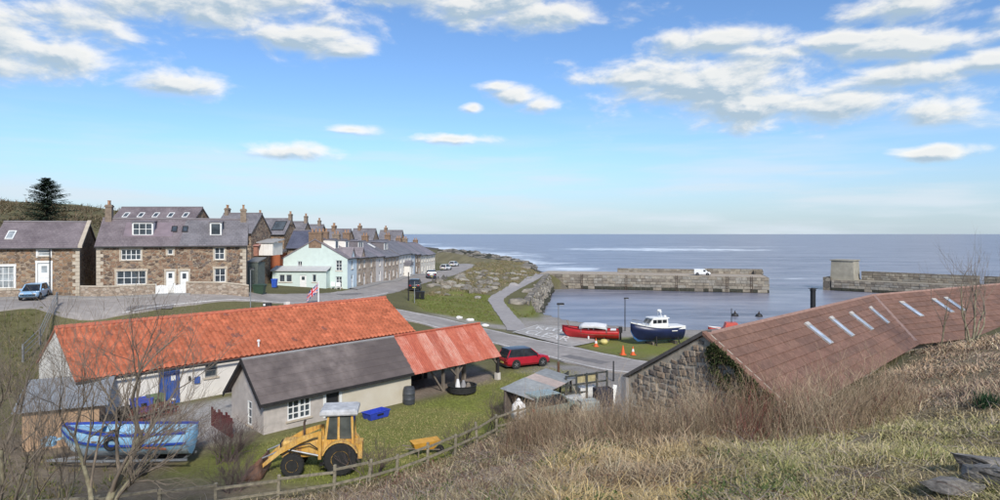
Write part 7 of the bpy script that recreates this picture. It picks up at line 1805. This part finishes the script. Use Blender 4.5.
# rough growth of the left bank and the harbour bank
def rough(nm, lb, n, box, poly, cols, L0, L1, w, seed):
    x = rng.uniform(box[0], box[1], n); y = rng.uniform(box[2], box[3], n); ok = in_poly(x, y, poly) & (fbm(x, y, .3, 3, seed) > .42); x, y = x[ok], y[ok]; N = len(x); z = ztv(x, y)
    for pl, wd in ((MAIN, 3.2), (QUAY, 3.4), ([(2.0,72.5),(0.2,92),(-0.6,104),(1.6,118),(5,132),(8.6,148),(11.5,164)], 1.6)):
        ok = poly_dist(x, y, pl, False) > wd; x, y, z = x[ok], y[ok], z[ok]
    N = len(x); k = 7; ii = np.repeat(np.arange(N), k); b0 = np.stack([x, y, z-.03], 1)[ii]; b0[:, :2] += rng.normal(0, .16*L1, (N*k, 2)); c = np.array(cols)[rng.integers(len(cols), size=N)][ii]*rng.uniform(.6, 1.35, (N*k, 1))
    dv = np.stack([rng.normal(0, .6, N*k), rng.normal(0, .6, N*k), np.ones(N*k)], 1); dv /= np.linalg.norm(dv, axis=1, keepdims=True)
    V, Q, C = strands(rng, b0, dv, rng.uniform(L0, L1, N*k), np.full(N*k, .4), np.full(N*k, w), c, 2, 2, .2)
    tag(np_mesh(nm, V, Q, C, veg), lb, 'grass', kind='stuff')
rough('bank_grass', 'rough olive grass on the bank left of the orange roof', 9000, (-46,-15,22,60), [(-46,24),(-16,25),(-16,30),(-24,33),(-26.5,36.5),(-13,55),(-16,66),(-24,64),(-40,57.5),(-46,56)], [(.17,.16,.06),(.12,.14,.04),(.25,.2,.1)], .25, .6, .02, 3)
rough('shore_growth', 'brown heathery growth between the terrace gardens and the shore', 14000, (-14,18,96,270), [(-11.5,96),(-3,108),(6,150),(11,170),(16,230),(10,270),(-9,230),(-9,150),(-11,118)], [(.28,.215,.13),(.24,.2,.1),(.17,.18,.06),(.34,.27,.17)], .25, .75, .045, 5)
rough('verge_grass', 'green grass of the bank above the harbour road', 9000, (-14,9,72,112), [(-13,97),(-6,110),(0,108),(3,85),(6,100),(4,84),(2.2,80),(-3,78),(-9.5,81.5),(-12,88)], [(.14,.18,.04),(.17,.19,.05),(.2,.18,.07)], .12, .35, .03, 7)
# dark green bulb leaves near the hill's right edge
p = at(988, 408, 5.75); o = thing('leafy_clump', 'dark green upright leaf clump in the grass at the right edge', 'plant', (p.x, p.y, zt(p.x, p.y)))
N = 260; b0 = np.zeros((N, 3)); b0[:, :2] = rng.normal(0, .16, (N, 2)); dv = np.stack([rng.normal(0, .28, N), rng.normal(0, .28, N), np.ones(N)], 1); dv /= np.linalg.norm(dv, axis=1, keepdims=True)
V, Q, C = strands(rng, b0, dv, rng.uniform(.4, .75, N), np.full(N, .2), np.full(N, .016), np.array([.03,.065,.03])[None]*rng.uniform(.6, 1.5, (N, 1)), 3, 2, .1); np_mesh('leaves', V, Q, C, veg, o)
# ivy spilling down the gable under the right verge
iv = thing('gable_ivy', 'dark ivy draped down the smokehouse gable below the right verge', 'plant')
n = 12000; a = sA-.35+(GL-sA+.3)*rng.uniform(0, 1, n); top = np.where(a < sA, EL.z+(KA.z-EL.z)*a/sA, KA.z+(E0.z-KA.z)*(a-sA)/(GL-sA)); dep = rng.exponential(.6, n); zz = top+.16-dep
thr = 1.15+.7*np.sin(a*2.3)+.5*(a-sA); ok = (dep < thr) & (zz > 4) & (fbm(a, zz, 1.6, 3, 3) > .38); a, zz = a[ok], zz[ok]; N = len(a)
out_ = .1+rng.uniform(0, .22, N); b0 = np.stack([g0.x+gu.x*a+gn.x*out_, g0.y+gu.y*a+gn.y*out_, zz], 1); dv = rng.normal(0, 1, (N, 3))+np.array([gn.x, gn.y, -.3])*.8; dv /= np.linalg.norm(dv, axis=1, keepdims=True)
cc = lerpc((.03,.042,.018), (.085,.1,.035), rng.uniform(0, 1, N)); br = rng.uniform(0, 1, N) < .14; cc[br] = np.array([.17,.12,.07])
V, Q, C = strands(rng, b0, dv, rng.uniform(.08, .17, N), np.zeros(N), np.full(N, .045), cc, 2, 2, .1, .3); np_mesh('leaves', V, Q, C, veg, iv)
mb = MB()
for k in range(7):
    s0 = sA+.3+.55*k; q = g0+gu*s0+gn*.1; mb.tube([q+Vector((0,0,3.8)), q+gu*.2+Vector((0,0,5)), q-gu*.15+Vector((0,0,min(roof_z(s0), 8.5)-.1))], [.03,.025,.015], 5)
mb.build('stems', bark_m, iv, kind='stuff')
# rocks beside the camera at lower right
for i, (px, py, h, s, lb) in enumerate(((985, 474, 4.6, .42, 'grey lichened rock poking from the grass at the lower right'), (1000, 492, 4.45, .5, 'dark angular rock at the bottom right corner'), (958, 503, 4.6, .34, 'low grey rock cut by the bottom edge at the right'))):
    p = at(px, py, h); o = bpy.data.objects.new('hill_rock', rocks_me[i+1].copy()); COL.objects.link(o); o.data.materials.clear(); o.data.materials.append(mat('hill_rock_grey', (.16,.145,.13), .93, .35, 6, .8, col2=(.27,.25,.23)))
    rq = np.random.default_rng(i+3)
    cuts = [(v/np.linalg.norm(v), rq.uniform(.45, .8)) for v in rq.normal(0, 1, (9, 3))]
    bm = bmesh.new(); bm.from_mesh(o.data); bmesh.ops.subdivide_edges(bm, edges=bm.edges, cuts=2, use_grid_fill=True)
    for v in bm.verts:
        q = np.array(v.co)
        for n_, k_ in cuts:
            e_ = q.dot(n_)-k_*.75
            if e_ > 0: q = q-n_*e_
        q = q+rq.normal(0, .012, 3); v.co = q
    for f in bm.faces: f.smooth = False
    bm.to_mesh(o.data); bm.free()
    o.location = (p.x, p.y, zt(p.x, p.y)+.1); o.scale = (s*1.9, s*1.3, s*1.0); o.rotation_euler = (.1, .15, i*1.3)
    tag(o, lb, 'rock', 'rocks in the hill grass')
